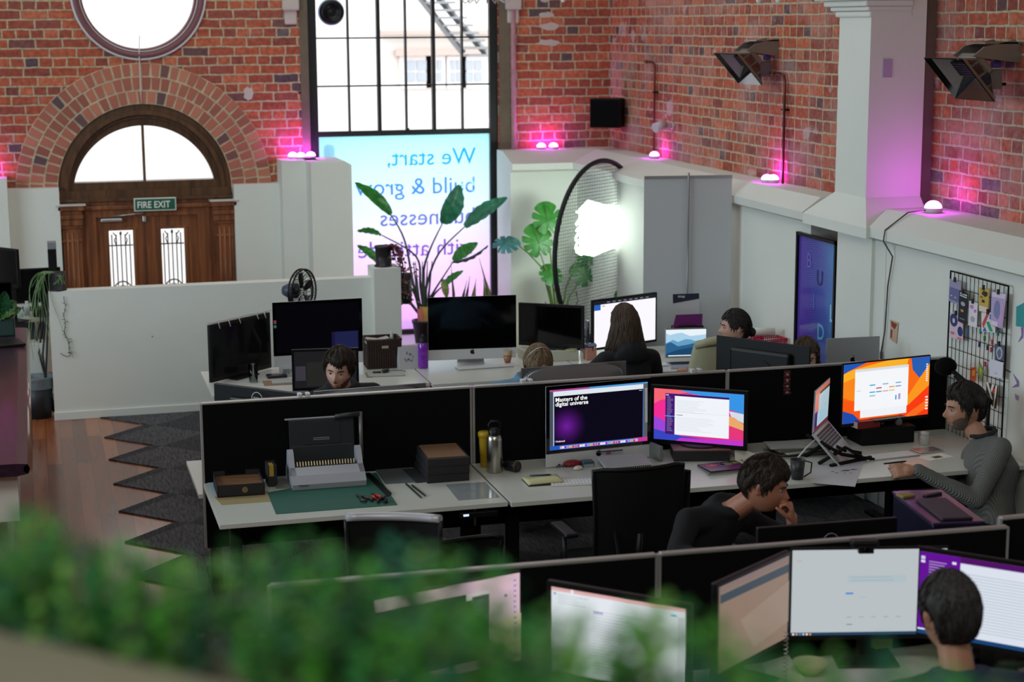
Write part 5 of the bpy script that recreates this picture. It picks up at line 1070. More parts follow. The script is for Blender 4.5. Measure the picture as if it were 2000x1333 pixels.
for row, (z_, sc) in enumerate(((.44, .09), (.30, .1), (.17, .1))):
    for k in range(5):
        cx = -.34+k*.165; pts = [e1*(cx+sc*.55*math.sin(q*2.1+k))+Vector((0, 0, hz-.0+z_-.12+sc*.62*math.cos(q*1.3+row)))-nrm*.03 for q in [i*.35 for i in range(15)]]; b.tube(pts, .0085, 6)
b.build('neon_tubes', t)
b = B().m(mat('neon_back', 'f4faf4', .4, emit=3.2, ecol=(.85, 1, .9))); b.T(Matrix.Identity(4)); q = [(-.34, 0), (-.1, -.05), (.4, .0), (.42, .36), (.1, .40), (-.2, .47), (-.36, .4)]
b.loft([[e1*x+Vector((0, 0, hz+z))-nrm*.015 for x, z in q], [e1*x+Vector((0, 0, hz+z))-nrm*.022 for x, z in q]], True, True, False); b.build('lit_backing', t)
b = B().m(white_paint); b.build if False else None
b = B().m(blk_matte); b.box(-.25, -.05, 0, .25, .05, hz-R0+.03, .01); b.T(Matrix.Identity(4)); b.build('foot', t)
bl, br_ = at(1258, 350, Y=12.72), at(1430, 340, Y=12.60); w_ = (br_.xy-bl.xy).length
t = thing('pull_up_banner', 'tall blank pull-up banner seen from behind, grey with a thin centre pole', 'banner', ((bl.x+br_.x)/2, (bl.y+br_.y)/2, 0), facing(bl, br_)); ht = (bl.z+br_.z)/2
b = B().m(mat('banner_cloth', 'c2c4c6', .6)); b.box(-w_/2, 0, .09, w_/2, .003, ht); b.build('sheet', t); b = B().m(alu); b.box(-w_/2, -.012, ht-.015, w_/2, .012, ht+.005); b.build('top_bar', t)
b = B().m(mat('banner_pole', '8a8c90', .35, .6)); b.tube([(0, -.02, .09), (0, -.02, ht+.03)], .008, 8); b.build('pole', t); b = B().m(alu); b.box(-w_/2-.02, -.06, 0, w_/2+.02, .06, .09, .02); b.build('base', t)
# ================================================================== on the right wall
PF = XD-.001
t = thing('poster', 'tall black-framed blue violet poster with the letters BUILD on the white wall', 'poster', (PF, 0, 0)); ya, yb2 = at(1562, 470, X=XD).y, at(1640, 470, X=XD).y; zt, zb = 1.70, .72
b = B().m(blk_plastic); f = .022
for (y0, y1, z0, z1) in ((yb2, ya, zt-f, zt), (yb2, ya, zb, zb+f), (yb2, yb2+f, zb, zt), (ya-f, ya, zb, zt)): b.box(-.03, y0, z0, 0, y1, z1)
b.build('frame', t)
pm = bpy.data.materials.new('poster_print'); pm.use_nodes = True; nt = pm.node_tree; L = nt.links.new; bs = nt.nodes['Principled BSDF']; tc = nod(nt, 'TexCoord'); sp = nod(nt, 'SeparateXYZ'); L(tc.outputs['Object'], sp.inputs[0])
mr = nod(nt, 'MapRange'); mr.inputs['From Min'].default_value = yb2; mr.inputs['From Max'].default_value = ya; L(sp.outputs['Y'], mr.inputs['Value'])
nz_ = nod(nt, 'TexNoise'); nz_.inputs['Scale'].default_value = 3; L(tc.outputs['Object'], nz_.inputs['Vector']); av = nod(nt, 'Math', operation='MULTIPLY_ADD'); L(nz_.outputs['Fac'], av.inputs[0]); av.inputs[1].default_value = .5; 
sb = nod(nt, 'Math', operation='SUBTRACT'); L(mr.outputs[0], sb.inputs[0]); sb.inputs[1].default_value = .25; L(sb.outputs[0], av.inputs[2])
R = ramp(nt, [(0, '4a9ad8'), (.3, '5570c8'), (.7, '5a4fb8'), (1, '6a48bc')]); L(av.outputs[0], R.inputs[0])
wv = nod(nt, 'TexWave', wave_type='RINGS', rings_direction='X'); wv.inputs['Scale'].default_value = 20; wv.inputs['Distortion'].default_value = 1.5; wv.inputs['Detail'].default_value = 0; mp = nod(nt, 'Mapping'); mp.inputs['Location'].default_value = (0, -(yb2+ya)/2, -.6); L(tc.outputs['Object'], mp.inputs[0]); L(mp.outputs[0], wv.inputs['Vector'])
r9 = ramp(nt, [(.42, (.45, .45, .55)), (.5, (1, 1, 1))]); L(wv.outputs['Fac'], r9.inputs[0]); mu = nod(nt, 'Mix', data_type='RGBA', blend_type='MULTIPLY'); mu.inputs['Factor'].default_value = .75; L(R.outputs[0], mu.inputs['A']); L(r9.outputs[0], mu.inputs['B']); L(mu.outputs['Result'], bs.inputs['Base Color']); bs.inputs['Roughness'].default_value = .12
b = B().m(pm); b.box(-.012, yb2+f, zb+f, -.004, ya-f, zt-f); b.build('print', t)
WR = Matrix(((0,0,-1,0),(-1,0,0,0),(0,1,0,0),(0,0,0,1)))   # text on the right wall: reads towards -Y, faces -X
for ch_, px, py, s_, c in (('B', 1574, 522, .15, '6a5fc0'), ('U', 1593, 556, .15, '2c2a6a'), ('I', 1586, 604, .15, '4a6ac0'), ('L', 1618, 628, .17, '9accf0'), ('D', 1594, 662, .16, '62b4e4')):
    q = at(px, py, X=XD-.02); b = B().m(mat('print_'+ch_, c, .3)); b.T(Matrix.Translation((-.014, q.y, q.z)) @ WR); b.text(ch_, s_, Matrix.Identity(4), .001, bold=True); b.build('letter', t)
# wire grid board
gy0, gy1 = at(1857, 530, X=XD-.03).y, at(1970, 559, X=XD-.03).y; gz1 = at(1857, 530, X=XD-.03).z; gz0 = gz1-1.02
t = thing('wire_grid_board', 'black wire grid board on the white wall with papers clipped to it', 'notice board', (XD-.03, 0, 0)); b = B().m(blk_matte)
for (p, q) in (((0, gy1, gz0), (0, gy0, gz0)), ((0, gy0, gz0), (0, gy0, gz1)), ((0, gy0, gz1), (0, gy1, gz1)), ((0, gy1, gz1), (0, gy1, gz0))): b.tube([p, q], .005, 6)
for k in range(1, 14): y = gy1+(gy0-gy1)*k/14; b.tube([(0, y, gz0), (0, y, gz1)], .0022, 4)
for k in range(1, 11): z = gz0+(gz1-gz0)*k/11; b.tube([(0, gy1, z), (0, gy0, z)], .0022, 4)
b.build('grid', t)
def card_on(label, pts4, c, deco=(), cat='paper', off=.012, clipc='20242c', bend=.006, name='clipped_paper', txt=None):
    P = [at(px, py, X=XD-.03-off) for px, py in pts4]; o = P[0]; t = thing(name, label, cat, o, 0, 'papers clipped to the wire board'); b = B().m(mat('paper_'+str(c), c, .7)); Q = [p-o for p in P]
    b.loft([[q for q in Q], [q+Vector((-.0012, 0, 0)) for q in Q]], True, True, False)
    def loc(u, v, k): return (Q[0]*(1-u)*(1-v)+Q[1]*u*(1-v)+Q[2]*u*v+Q[3]*(1-u)*v)+Vector((-.0014-.0004*k, 0, 0))
    for k, (cc, sh) in enumerate(deco): b.m(mat('ink_'+cc, cc, .7)); b._f([b._v(loc(u, v, k)) for u, v in sh], False)
    b.build('sheet', t)
    if clipc: b = B().m(mat('clip_'+clipc, clipc, .5)); q = (Q[0]+Q[1])/2; b.cbox((q.x-.006, q.y, q.z+.005), (.012, .018, .03), .003); b.build('clip', t)
    return t
def blob(cx, cy, rx, ry, n=14, j=0, s=1): rnd = random.Random(s); return [(cx+rx*math.cos(2*PI*k/n)*(1+rnd.uniform(-j, j)), cy+ry*math.sin(2*PI*k/n)*(1+rnd.uniform(-j, j))) for k in range(n)]
def bar(x0, y0, x1, y1): return [(x0, y0), (x1, y0), (x1, y1), (x0, y1)]
card_on('violet grey print at the top left of the wire board', ((1855, 545), (1878, 552), (1875, 598), (1853, 588)), '9a94b4', [('6a6a98', bar(.05, .35, .95, .9)), ('d8d4e8', bar(.15, .7, .3, .74)), ('d8d4e8', bar(.5, .72, .65, .76))])
card_on('tall black card with white headline lines on the wire board', ((1874, 568), (1891, 575), (1888, 636), (1871, 628)), '1b1e28', [('d8dade', bar(.1, .05, .9, .09)), ('c8ccd4', bar(.1, .12, .9, .16)), ('a8acb8', blob(.5, .38, .25, .07)), ('b89a50', blob(.45, .6, .2, .05, 8, .3)), ('8a9098', bar(.2, .85, .8, .88))], off=.02)
card_on('white drawing with pink petals on the wire board', ((1893, 588), (1910, 593), (1908, 641), (1891, 636)), 'dedce2', [('c07ac0', blob(.35, .22, .22, .08, 10, .2)), ('c07ac0', blob(.75, .35, .15, .07, 10, .2, 3)), ('b0a8b8', blob(.5, .7, .25, .12))])
card_on('yellow picture card with dark figures on the wire board', ((1913, 562), (1932, 566), (1930, 614), (1912, 608)), 'c8a84a', [('302820', blob(.6, .22, .3, .12, 12, .2)), ('302820', bar(.3, .48, .6, .6)), ('7a6030', bar(.1, .35, .4, .42)), ('e0d0c8', bar(.05, .75, .95, .98))])
card_on('white card with red, green and blue stripes on the wire board', ((1917, 611), (1945, 611), (1944, 651), (1917, 648)), 'd8dad8', [('c84a50', [(.05, .6), (.4, .0), (.6, .0), (.15, .85)]), ('2a9a70', [(.35, .5), (.55, .45), (.85, .95), (.6, .95)]), ('3a5ac0', [(.1, .98), (.25, .75), (.4, .98)]), ('3a5ac0', bar(.6, .1, .8, .35))], off=.008)
card_on('large pale violet print with a figure on the wire board', ((1937, 570), (1966, 575), (1958, 643), (1935, 636)), 'b8a4cc', [('d8cce0', bar(.05, .02, .95, .15)), ('7a86b0', blob(.45, .5, .25, .28, 14, .15)), ('c8a0d0', bar(.7, .3, .95, .9)), ('e0d4e8', bar(.05, .85, .6, .98))], off=.018)
card_on('pink print with navy circles low on the wire board', ((1856, 610), (1881, 618), (1881, 667), (1855, 659)), 'd8c0cc', [('28387a', blob(.3, .28, .3, .26)), ('e0c8a8', blob(.3, .3, .1, .1)), ('28387a', blob(.8, .65, .2, .2)), ('d86a80', bar(.1, .75, .35, .85)), ('d86a80', bar(.6, .9, .9, .98))])
card_on('small dark blue round portrait card on the wire board', ((1943, 672), (1963, 676), (1960, 709), (1943, 704)), '4a5268', [('a8b0c0', blob(.5, .5, .34, .4)), ('5a6480', blob(.5, .55, .2, .25, 10, .2))])
card_on('blank white postcard at the lower right of the wire board', ((1933, 702), (1960, 706), (1958, 741), (1932, 735)), 'd0d0dc', [('8a8a98', bar(.4, .75, .6, .79))], clipc=None)
card_on('orange snack-like packet standing on the wire board', ((1897, 719), (1907, 718), (1906, 746), (1896, 745)), 'c0502a', [('e8a030', bar(.2, .2, .8, .6))], clipc=None)
card_on('green and yellow folded paper hanging on the wire board', ((1914, 707), (1921, 725), (1918, 745), (1909, 728)), '6a8a3a', [('c8a838', [(.2, .3), (.7, .2), (.6, .8)])], clipc=None)
card_on('striped black, white and red card leaning behind the dark-haired man', ((1926, 747), (1950, 755), (1946, 800), (1928, 785)), '26261f', [('d8d8d0', [(.0, 0), (.2, .0), (.6, .7), (.5, .8)]), ('d8d8d0', [(.5, .0), (.7, .0), (.5, .4), (.4, .3)]), ('c03828', bar(.6, .15, .85, .4)), ('d8d8d0', [(.8, 0), (.95, 0), (.8, 1), (.7, 1)])], clipc=None)
for k, (px, py, c) in enumerate(((1890, 650, '2a6a9a'), (1915, 648, '2a8a6a'), (1923, 662, '3a7a4a'), (1913, 674, '2a2a5a'), (1938, 669, 'c04a4a'), (1929, 680, '30304a'), (1936, 684, 'c04a5a'), (1949, 652, '2a7a7a'), (1924, 712, 'c83a5a'))):
    q = at(px, py, X=XD-.035); b = B().m(mat('peg_'+c, c, .5)); b.cbox((0, 0, 0), (.012, .014, .03), .003); tag(put(b.build('peg'), q), 'small coloured peg on the wire board', 'peg', 'coloured pegs on the wire board')
P = [at(px, py, X=XD-.004) for px, py in ((1739, 625), (1755, 631), (1751, 672), (1738, 663))]; o = P[0]; b = B().m(mat('postcard_base', 'c8a890', .7)); Q = [p-o for p in P]; b.loft([Q, [q+Vector((-.001, 0, 0)) for q in Q]], True, True, False); b.m(mat('postcard_ink', '8a3c30', .7))
for sh in ([(.1, .05), (.9, .1), (.6, .4), (.2, .3)], [(.1, .5), (.35, .45), (.3, .9), (.1, .9)]): b._f([b._v(Q[0]*(1-u)*(1-v)+Q[1]*u*(1-v)+Q[2]*u*v+Q[3]*(1-u)*v+Vector((-.002, 0, 0))) for u, v in sh], False)
tag(put(b.build('postcard'), o), 'red and white postcard alone on the white wall by the open laptop', 'postcard')
for c, pts in (('3a9a9a', [(1985, 600), (2000, 592), (2000, 640), (1984, 638)]), ('8a6ab0', [(1994, 640), (1999, 640), (1998, 660), (1988, 670), (1995, 655)]), ('8a70a8', [(1978, 730), (1990, 745), (1990, 756), (1976, 758), (1986, 750)]), ('7a5a6a', [(1962, 720), (1975, 727), (1973, 729), (1961, 722)]), ('a08ab0', [(1982, 770), (1990, 775), (1988, 784), (1983, 780)])):
    b = B().m(mat('mural_'+c, c, .8)); b._f([b._v(at(px, py, X=XD-.002)) for px, py in pts], False); tag(b.build('chalk_mark'), {'3a9a9a': 'teal painted shape on the white wall at the right edge', '8a6ab0': 'violet tail below the teal shape on the right wall', '8a70a8': 'violet crescent on the wall right of the wire board', '7a5a6a': 'short brownish stroke above the violet crescent', 'a08ab0': 'pale violet smudge below the crescent on the right wall'}[c], 'drawing')

# ribbon of red cards on the screen
q = at(1538, 724, Y=9.33); b = B().m(mat('ribbon_dark', '1c0c10', .7)); b.box(-.022, 0, -.15, .022, .004, 0); b.m(mat('ribbon_red', '7a1c26', .6)); random.seed(4)
for k in range(7): b.prism(blob(random.uniform(-.006, .006), -.012-k*.021, .02, .006, 8, .35, k), .003, 'y', -.003)
b.m(mat('ribbon_pale', '988a88', .7))
for k in range(4): b.prism(blob(0, -.025-k*.036, .009, .007, 7, .4, k+9), .002, 'y', -.0045)
tag(put(b.build('ribbon'), q), 'red and black patterned ribbon hanging on the fabric desk screen', 'ribbon')
# ================================================================== things on the middle desks
D = .73
# comb binding machine
t = thing('binding_machine', 'grey comb binding machine with its lid up and a lever on the right', 'machine', (1.462, 9.17, D+.004), -.01)
gm = mat('machine_grey', 'a6a6ae', .4); b = B().m(gm); w = .2
prof = [(-.14, 0), (-.15, .03), (-.11, .07), (-.045, .10), (-.04, .055), (.13, .055), (.13, 0)]
b.prism(prof, 2*w, 'x', -w)
for s in (-1, 1):
    pr_ = [(-.11, .07), (-.045, .10), (0, .17), (.03, .185), (.07, .175), (.09, .1), (.13, .055), (-.05, .055)]; b.prism(pr_, .028, 'x', s*(w-.014)-.014)
b.build('body', t)
b = B().m(mat('machine_dark', '16191c', .4)); b.box(-w+.03, -.04, .055, w-.03, .1, .10, .004); b.build('comb_bed', t)
b = B().m(mat('comb_brass', 'a89e80', .3, .8)); 
for k in range(21): x = -w+.045+k*(2*w-.09)/20; b.T(TR(x, -.035, .075, 0, -.5)); b.box(-.004, 0, 0, .004, .012, .055, .002)
b.build('comb_teeth', t)
b = B().m(mat('machine_lid', '20262a', .35)); b.T(TR(0, .085, .13, 0, -.16)); b.box(-w+.02, -.008, 0, w-.02, .012, .20, .005); b.box(-w+.10, -.012, .06, w-.10, -.008, .19, .003); b.box(-w+.03, -.014, -.03, w-.03, -.002, .055, .003); b.m(mat('lid_print', '8c9498', .6)); b.box(-.05, -.0135, .085, .04, -.012, .088); b.box(-.05, -.0135, .094, .04, -.012, .097); b.build('lid', t)
b = B().m(mat('lid_rail', 'b4b8bc', .3, .5)); b.T(TR(0, .085, .13, 0, -.16)); b.box(-w+.0, -.012, .2, w-.0, .012, .21, .003); b.build('lid_edge', t)
b = B().m(mat('lever_grey', '6c6a68', .4, .3)); b.tube([(w+.012, .06, .1), (w+.012, .075, .36)], .011, 8); b.m(mat('lever_grip', '2a2b2c', .5)); b.tube([(w+.005, .075, .35), (w-.13, .07, .345)], [.014, .011], 10); b.build('lever', t)
b = B().m(mat('machine_mark', '3c3c42', .5)); b.T(TR(-w+.03, -.1515, .02) @ UPR); b.text('Fellowes', .016, Matrix.Identity(4), .0004); b.build('lettering', t)
# cutting mat
def sheet(name, label, cat, pts, z, h, M, group=None):
    P = [at(px, py, z=z) for px, py in pts]; o = sum(P, Vector())/len(P); b = B().m(M); Q = [p-o for p in P]; b.loft([[q for q in Q], [q+Vector((0, 0, h)) for q in Q]], True, True, False); return tag(put(b.build(name), o), label, cat, group)
sheet('cutting_mat', 'green cutting mat under the comb binding machine', 'cutting mat', ((522, 964), (735, 925), (776, 988), (539, 1006)), D, .003, mat('mat_green', '1f5a4c', .7))
b = B().m(mat('mat_line', '7a6a60', .6)); o = at(640, 985, z=D+.0035); b.box(-.12, -.001, 0, .14, .001, .0004); tag(put(b.build('cut_line'), (o.x, o.y, D+.0035), .06), 'faint red pencil line along the green mat', 'marking')
# tray, paper and envelopes on the left
sheet('blue_paper', 'pale blue sheet under the dark wooden tray', 'paper', ((403, 938), (418, 935), (432, 966), (412, 969)), D, .001, mat('pale_blue', 'aebcc0', .8))
sheet('envelope', 'brown envelope in front of the dark tray', 'envelope', ((418, 972), (524, 960), (530, 981), (433, 988)), D, .002, mat('kraft_pale', '9a8a60', .8))
t = thing('letter_tray', 'dark cardboard tray with a wooden base and round brown seal', 'tray', (.985, 9.13, D+.003), -.02); b = B().m(mat('dark_card', '1c191c', .7)); w, d, h = .125, .13, .065
b.box(-w, -d, 0, w, d, .006); 
for q in ((-w, -d, w, -d+.006), (-w, -d, -w+.006, d), (w-.006, -d, w, d)): b.box(q[0], q[1], 0, q[2], q[3], h)
b.box(-w, d-.006, 0, -w*.5, d, h+.012); b.box(w*.4, d-.006, 0, w, d, h+.012); b.box(-w, d-.006, 0, w, d, h-.012); b.build('sides', t)
b = B().m(wood_mat('tray_wood', (.13, .06, .025), (.3, .15, .07), .5, (3, 20, 3))); b.box(-w+.006, -d+.006, .04, w-.006, d-.006, .05); b.build('base', t)
b = B().m(mat('seal_brown', '7a6440', .6)); b.cyl((.02, -d-.002, .034), .016, .002, 20, 'y'); b.build('seal', t)
t = thing('book_end_box', 'narrow black box with a yellow label beside the wooden tray', 'box', (1.165, 9.21, D)); b = B().m(mat('dark_card')); b.box(-.02, -.06, 0, .03, .06, .12, .003); b.build('box', t); b = B().m(mat('label_yellow', 'a8862a', .7)); b.box(-.012, -.062, .06, .012, -.06, .12); b.box(-.012, -.06, .12, .012, .0, .1212); b.build('label', t)
sheet('plastic_bag', 'crumpled clear bag on the desk behind the envelope', 'bag', ((533, 935), (562, 932), (567, 955), (540, 957)), D, .008, mat('crumpled_plastic', '7e7e78', .3, bump=.6, bscale=40))
# cutters
def pliers(label, px, py, c, rz, s=1):
    p = at(px, py, z=D+.004); t = thing('hand_cutters', label, 'tool', p, rz); M = mat('handle_'+c, c, .4); b = B().m(M)
    for k in (-1, 1): b.tube([(0, 0, .01), (k*.02*s, -.03*s, .01), (k*.028*s, -.06*s, .01), (k*.018*s, -.09*s, .01)], [.006, .009, .009, .007], 8)
    b.build('handles', t); b = B().m(mat('blade_steel', '4a4a4c', .3, .8)); b.prism([(-.012*s, -.005), (.012*s, -.005), (.006*s, .05*s), (0, .065*s), (-.008*s, .045*s)], .006, 'z', .006); b.cyl((0, 0, .004), .01, .012, 12); b.build('blades', t)
pliers('grey handled secateurs on the green mat', 706, 975, '26221f', .3); pliers('small red cutters on the green mat', 731, 972, 'b82a1e', .15, .7); pliers('black handled scissors at the corner of the green mat', 750, 978, '101010', -.4, .8)
sheet('knife_guide', 'long black ruler lying across the corner of the green mat', 'ruler', ((712, 927), (722, 926), (765, 966), (757, 972)), D+.0035, .006, blk_plastic)
sheet('folder', 'light grey folder behind the cutting mat', 'folder', ((731, 917), (805, 914), (838, 942), (753, 947)), D, .004, mat('folder_grey', '5e6668', .5))
sheet('folder', 'darker clear folder partly on the grey folder', 'folder', ((786, 918), (815, 916), (842, 940), (812, 944)), D+.0045, .002, mat('folder_dark', '3c4042', .35))
for lab, a_, b_2 in (('long black pencil left of its pair on the desk', (793, 946), (824, 974)), ('shorter dark pen right of its pair on the desk', (805, 949), (832, 970))):
    p, q = at(*a_, z=D+.005), at(*b_2, z=D+.005); b = B().m(mat('pencil_dark', '1c1d1a', .5)); d = q-p; b.tube([Vector(), d*.93, d], [.0048, .0048, .001], 8); tag(put(b.build('pencil'), p), lab, 'pencil', 'pencils on the left desk')
# stack of black boxes with a brown top
for k in range(3):
    b = B().m(mat('dark_card')); b.box(-.118, -.165, 0, .118, .165, .045, .003)
    tag(put(b.build('archive_box'), (2.105+.004*k, 9.14-.004*k, D+.0455*k), -.02*k), ['lowest flat black box of the stack beside the steel bottle', 'middle flat black box of the stack beside the steel bottle', 'top flat black box of the stack, under the brown board'][k], 'box', 'stacked flat black boxes')
b = B().m(mat('brown_board', '7c5a3e', .7, var=.1, vscale=20)); b.box(-.105, -.15, 0, .105, .15, .004); tag(put(b.build('brown_board'), (2.11, 9.135, D+.137), -.04), 'brown board on top of the black box stack', 'board')
sheet('laminated_sheet', 'glossy plastic sheet protector near the desk joint', 'paper', ((870, 948), (948, 943), (976, 973), (895, 979)), D, .0015, mat('sheet_gloss', '8e9698', .08, spec=.8))
b = B().m(mat('sheet_print', '6c7276', .6)); o = at(915, 958, z=D+.002)
for k in range(4): b.box(-.06, .03-k*.02, 0, .0+.015*k, .034-k*.02, .0003)
tag(put(b.build('printed_lines'), (o.x, o.y, D+.0018)), 'grey printed lines on the glossy sheet', 'print')
# bottles
def lathe_thing(name, label, cat, loc, parts, group=None, rz=0):
    t = thing(name, label, cat, loc, rz, group)
    for pn, M, prof_ in parts: b = B().m(M); b.lathe(prof_, (0, 0, 0), 28); b.build(pn, t)
    return t
t = lathe_thing('water_bottle', 'brushed steel bottle with a black handled cap', 'bottle', (2.405, 9.12, D), [('body', steel, [(0, 0), (.042, 0), (.0445, .005), (.0445, .185), (.04, .205), (.032, .215), (0, .215)]), ('cap', blk_plastic, [(.034, .21), (.035, .245), (.028, .25), (0, .25)])])
b = B().m(blk_plastic); b.tube([(-.03, 0, .235), (-.032, 0, .275), (-.02, 0, .288), (.02, 0, .288), (.032, 0, .275), (.03, 0, .235)], .007, 8); b.build('handle', t)
t = lathe_thing('travel_cup', 'tall mustard yellow cup behind the steel bottle', 'cup', (2.38, 9.235, D), [('body', mat('mustard', 'a8860c', .45), [(0, 0), (.024, 0), (.027, .01), (.034, .17), (.034, .175)]), ('lid', mat('mustard_lid', 'b8960f', .4), [(.034, .175), (.039, .178), (.04, .20), (.034, .207), (0, .207)])])
b = B().m(mat('pale_note', 'b4b88a', .8)); b.box(-.04, -.04, 0, .04, .04, .003); tag(put(b.build('coaster'), (2.40, 9.24, D-.0)), 'pale green coaster note under the yellow cup', 'note')
t = thing('camera_lens', 'black lens-like cup lying on its side by the steel bottle', 'cup', at(1006, 912, z=D+.031), .6); b = B().m(mat('lens_black', '121417', .4)); b.lathe([(0, .075), (.02, .075), (.028, .06), (.03, 0), (.031, -.02), (.029, -.022), (0, -.018)], (0, 0, 0), 28, 'y'); b.build('body', t); b = B().m(mat('lens_ring', '6a4a38', .4)); b.lathe([(.0305, -.012), (.0325, -.012), (.0325, -.018), (.0305, -.018)], (0, 0, 0), 28, 'y'); b.build('ring', t)
t = thing('notebook', 'open cream notebook in front of the black page computer', 'notebook', (2.60, 8.83, D), -.02); b = B().m(mat('dark_cover', '23241f', .6)); b.box(-.1, -.075, 0, .1, .075, .006); b.build('cover', t); b = B().m(mat('notebook_page', 'c4c296', .8)); b.loft([[(x, -.07, .006+.004*math.sin((x+.1)*9)), (x, .07, .006+.004*math.sin((x+.1)*9)), (x, .07, .017+.006*math.sin((x+.1)*12)), (x, -.07, .017+.006*math.sin((x+.1)*12))] for x in [-.098+.0196*k for k in range(11)]]); b.build('pages', t)
b = B().m(mat('blue_pen', '20264e', .4)); b.tube([(-.06, 0, 0), (.05, 0, 0), (.062, 0, 0)], [.0045, .0045, .001], 8); tag(put(b.build('pen'), (2.60, 8.875, D+.028), -.1), 'dark blue pen lying on the open cream notebook', 'pen')
# cluster left of the chair back
p = at(1118, 912, z=D); t = thing('pouch', 'crumpled red pouch under the black page computer', 'pouch', p); b = B().m(mat('pouch_red', '7c1018', .35, bump=.8, bscale=50)); b.ell((0, 0, .018), (.055, .035, .02), 24, 14); b.build('pouch', t); b = B().m(blk_plastic); 
for k in range(4): b.tube([(-.1+.02*k, -.02, .006), (-.07, .01+.01*k, .02), (-.03+.01*k, .02, .024)], .003, 5)
b.build('strap', t)
b = B().m(mat('mouse_white', 'd0d0c0', .3)); b.ell((0, 0, .012), (.03, .019, .013), 20, 12); tag(put(b.build('earbud_case'), at(1129, 919, z=D), .4), 'small cream rounded case beside the red pouch', 'case')
b = B().m(mat('tub_blue', '33505c', .3)); b.box(-.035, -.03, 0, .035, .03, .035, .006); b.m(mat('tub_clear', '8a9498', .2)); b.box(-.03, -.031, 0, .03, -.03, .02); tag(put(b.build('small_tub'), at(1147, 912, z=D)), 'small blue tub beside the red pouch', 'tub')
t = thing('printed_board', 'white printed card block with black key-like tabs leaning under the monitor', 'papers', (3.13, 9.02, D+.001), .04); b = B().m(mat('print_white', 'a8aaac', .5)); b.T(TR(0, 0, .02, 0, .2)); b.box(-.13, -.07, 0, .15, .08, .012, .002); b.build('block', t); b = B().m(blk_plastic); b.T(TR(0, 0, .02, 0, .2))
for k in range(20): b.box(-.11+k*.0125, -.0715, .001, -.102+k*.0125, -.07, .010)
b.build('tabs', t)
b = B().m(mat('blue_pen')); b.tube([(-.08, 0, 0), (.08, 0, 0)], .004, 8); tag(put(b.build('pen'), (3.08, 9.12, D+.07), .05), 'dark pen on the white printed block', 'pen')
b = B().m(mat('pad_grey', '6c706c', .7)); b.box(-.01, -.06, 0, .01, .06, .09, .002); tag(put(b.build('note_block'), (3.36, 9.12, D), .2), 'grey stack of notes standing between the two computers', 'notes')
t = thing('monitor_riser', 'dark riser box with a brown rim under the pink wallpaper monitor', 'riser', (3.62, 9.10, D), -.5*0-.25); b = B().m(mat('riser_dark', '141317', .5)); b.box(-.16, -.1, 0, .16, .1, .062, .004); b.build('box', t); b = B().m(mat('riser_wood', '6a4a38', .5)); b.box(-.165, -.105, .062, .165, .105, .069, .003); b.build('top', t)
b = B().m(paper); b.T(TR(0, 0, 0)); b.loft([[(-.09, -.05, 0), (.1, -.04, 0), (.02, .06, 0)], [(-.09, -.04, .08), (-.085, -.038, .08), (-.087, -.03, .08)]], True, True, False); tag(put(b.build('folded_paper'), (3.87, 9.03, D), .1), 'white folded paper leaning right of the riser box', 'paper')
for k in range(3):
    b = B().m(mat(['mag_white', 'mag_grey', 'mag_black'][k], ['9a9a98', '6a6a6c', '141312'][k], .3)); b.box(-.12, -.085, 0, .12, .085, .008, .001)
    if k == 2:
        for c, x, y, r_, s_ in (('b0401c', -.05, .03, .035, 1), ('28408a', .0, .03, .025, 2), ('4a7a1e', .045, .03, .04, 3), ('8a8a20', .09, .04, .025, 4), ('802020', -.08, .06, .02, 5)): b.m(mat('cover_'+c, c, .3)); b.prism(blob(x, y, r_, r_*.7, 12, .3, s_), .0006, 'z', .008)
    tag(put(b.build('magazine'), (3.63+.004*k, 8.78+.003*k, D+.0086*k), -.03+.06*k), ['lowest pale magazine of the stack by the riser', 'middle grey magazine of the stack by the riser', 'top black magazine with orange, blue and green splashes'][k], 'magazine', 'magazines on the middle desk')
b = B().m(mat('white_cable')); b.tube([(.0+.11*math.cos(a), .05*math.sin(a), .006+.002*math.sin(a*3)) for a in [PI*k/12 for k in range(13)]], .004, 6); tag(put(b.build('cable'), at(1500, 890, z=D)), 'white cable looped on the desk behind the young man', 'cable')
t = thing('pen_cup', 'dark grey tapered desk cup with a cable loop', 'cup', at(1563, 940, z=D)+Vector((0, .04, 0))); b = B().m(mat('cup_dark', '26282a', .45)); b.lathe([(0, 0), (.032, 0), (.042, .11), (.039, .11), (.03, .006), (0, .006)], (0, 0, 0), 24); b.build('cup', t); b = B().m(blk_plastic); b.tube([(.04, 0, .1), (.085, 0, .085), (.08, 0, .03), (.035, -.01, .012)], .004, 6); b.build('handle', t)
t = thing('paper_pile', 'untidy pile of papers and sketchbooks under the laptop stand', 'papers', (4.19, 9.03, D), .1); random.seed(8)
for k in range(5): b = B().m(mat(['pp_a', 'pp_b', 'pp_c', 'pp_d', 'pp_e'][k], ['7c7e7a', '4e3e30', 'a4a6a2', '5a5a52', 'a0a2a0'][k], .6)); b.T(TR(random.uniform(-.03, .03), random.uniform(-.02, .02), .011*k, random.uniform(-.3, .3))); b.box(-.15, -.08, 0, .14, .08, .010, .001); b.build('sheet', t)
sheet('drawing_sheet', 'white sheet with dark blue marks in front of the laptop stand', 'paper', ((1582, 915), (1690, 895), (1670, 952), (1590, 945)), D, .001, mat('drawing_white', 'b8bac0', .7))
b = B().m(mat('ink_navy', '201c50', .6)); o = at(1652, 920, z=D+.002)
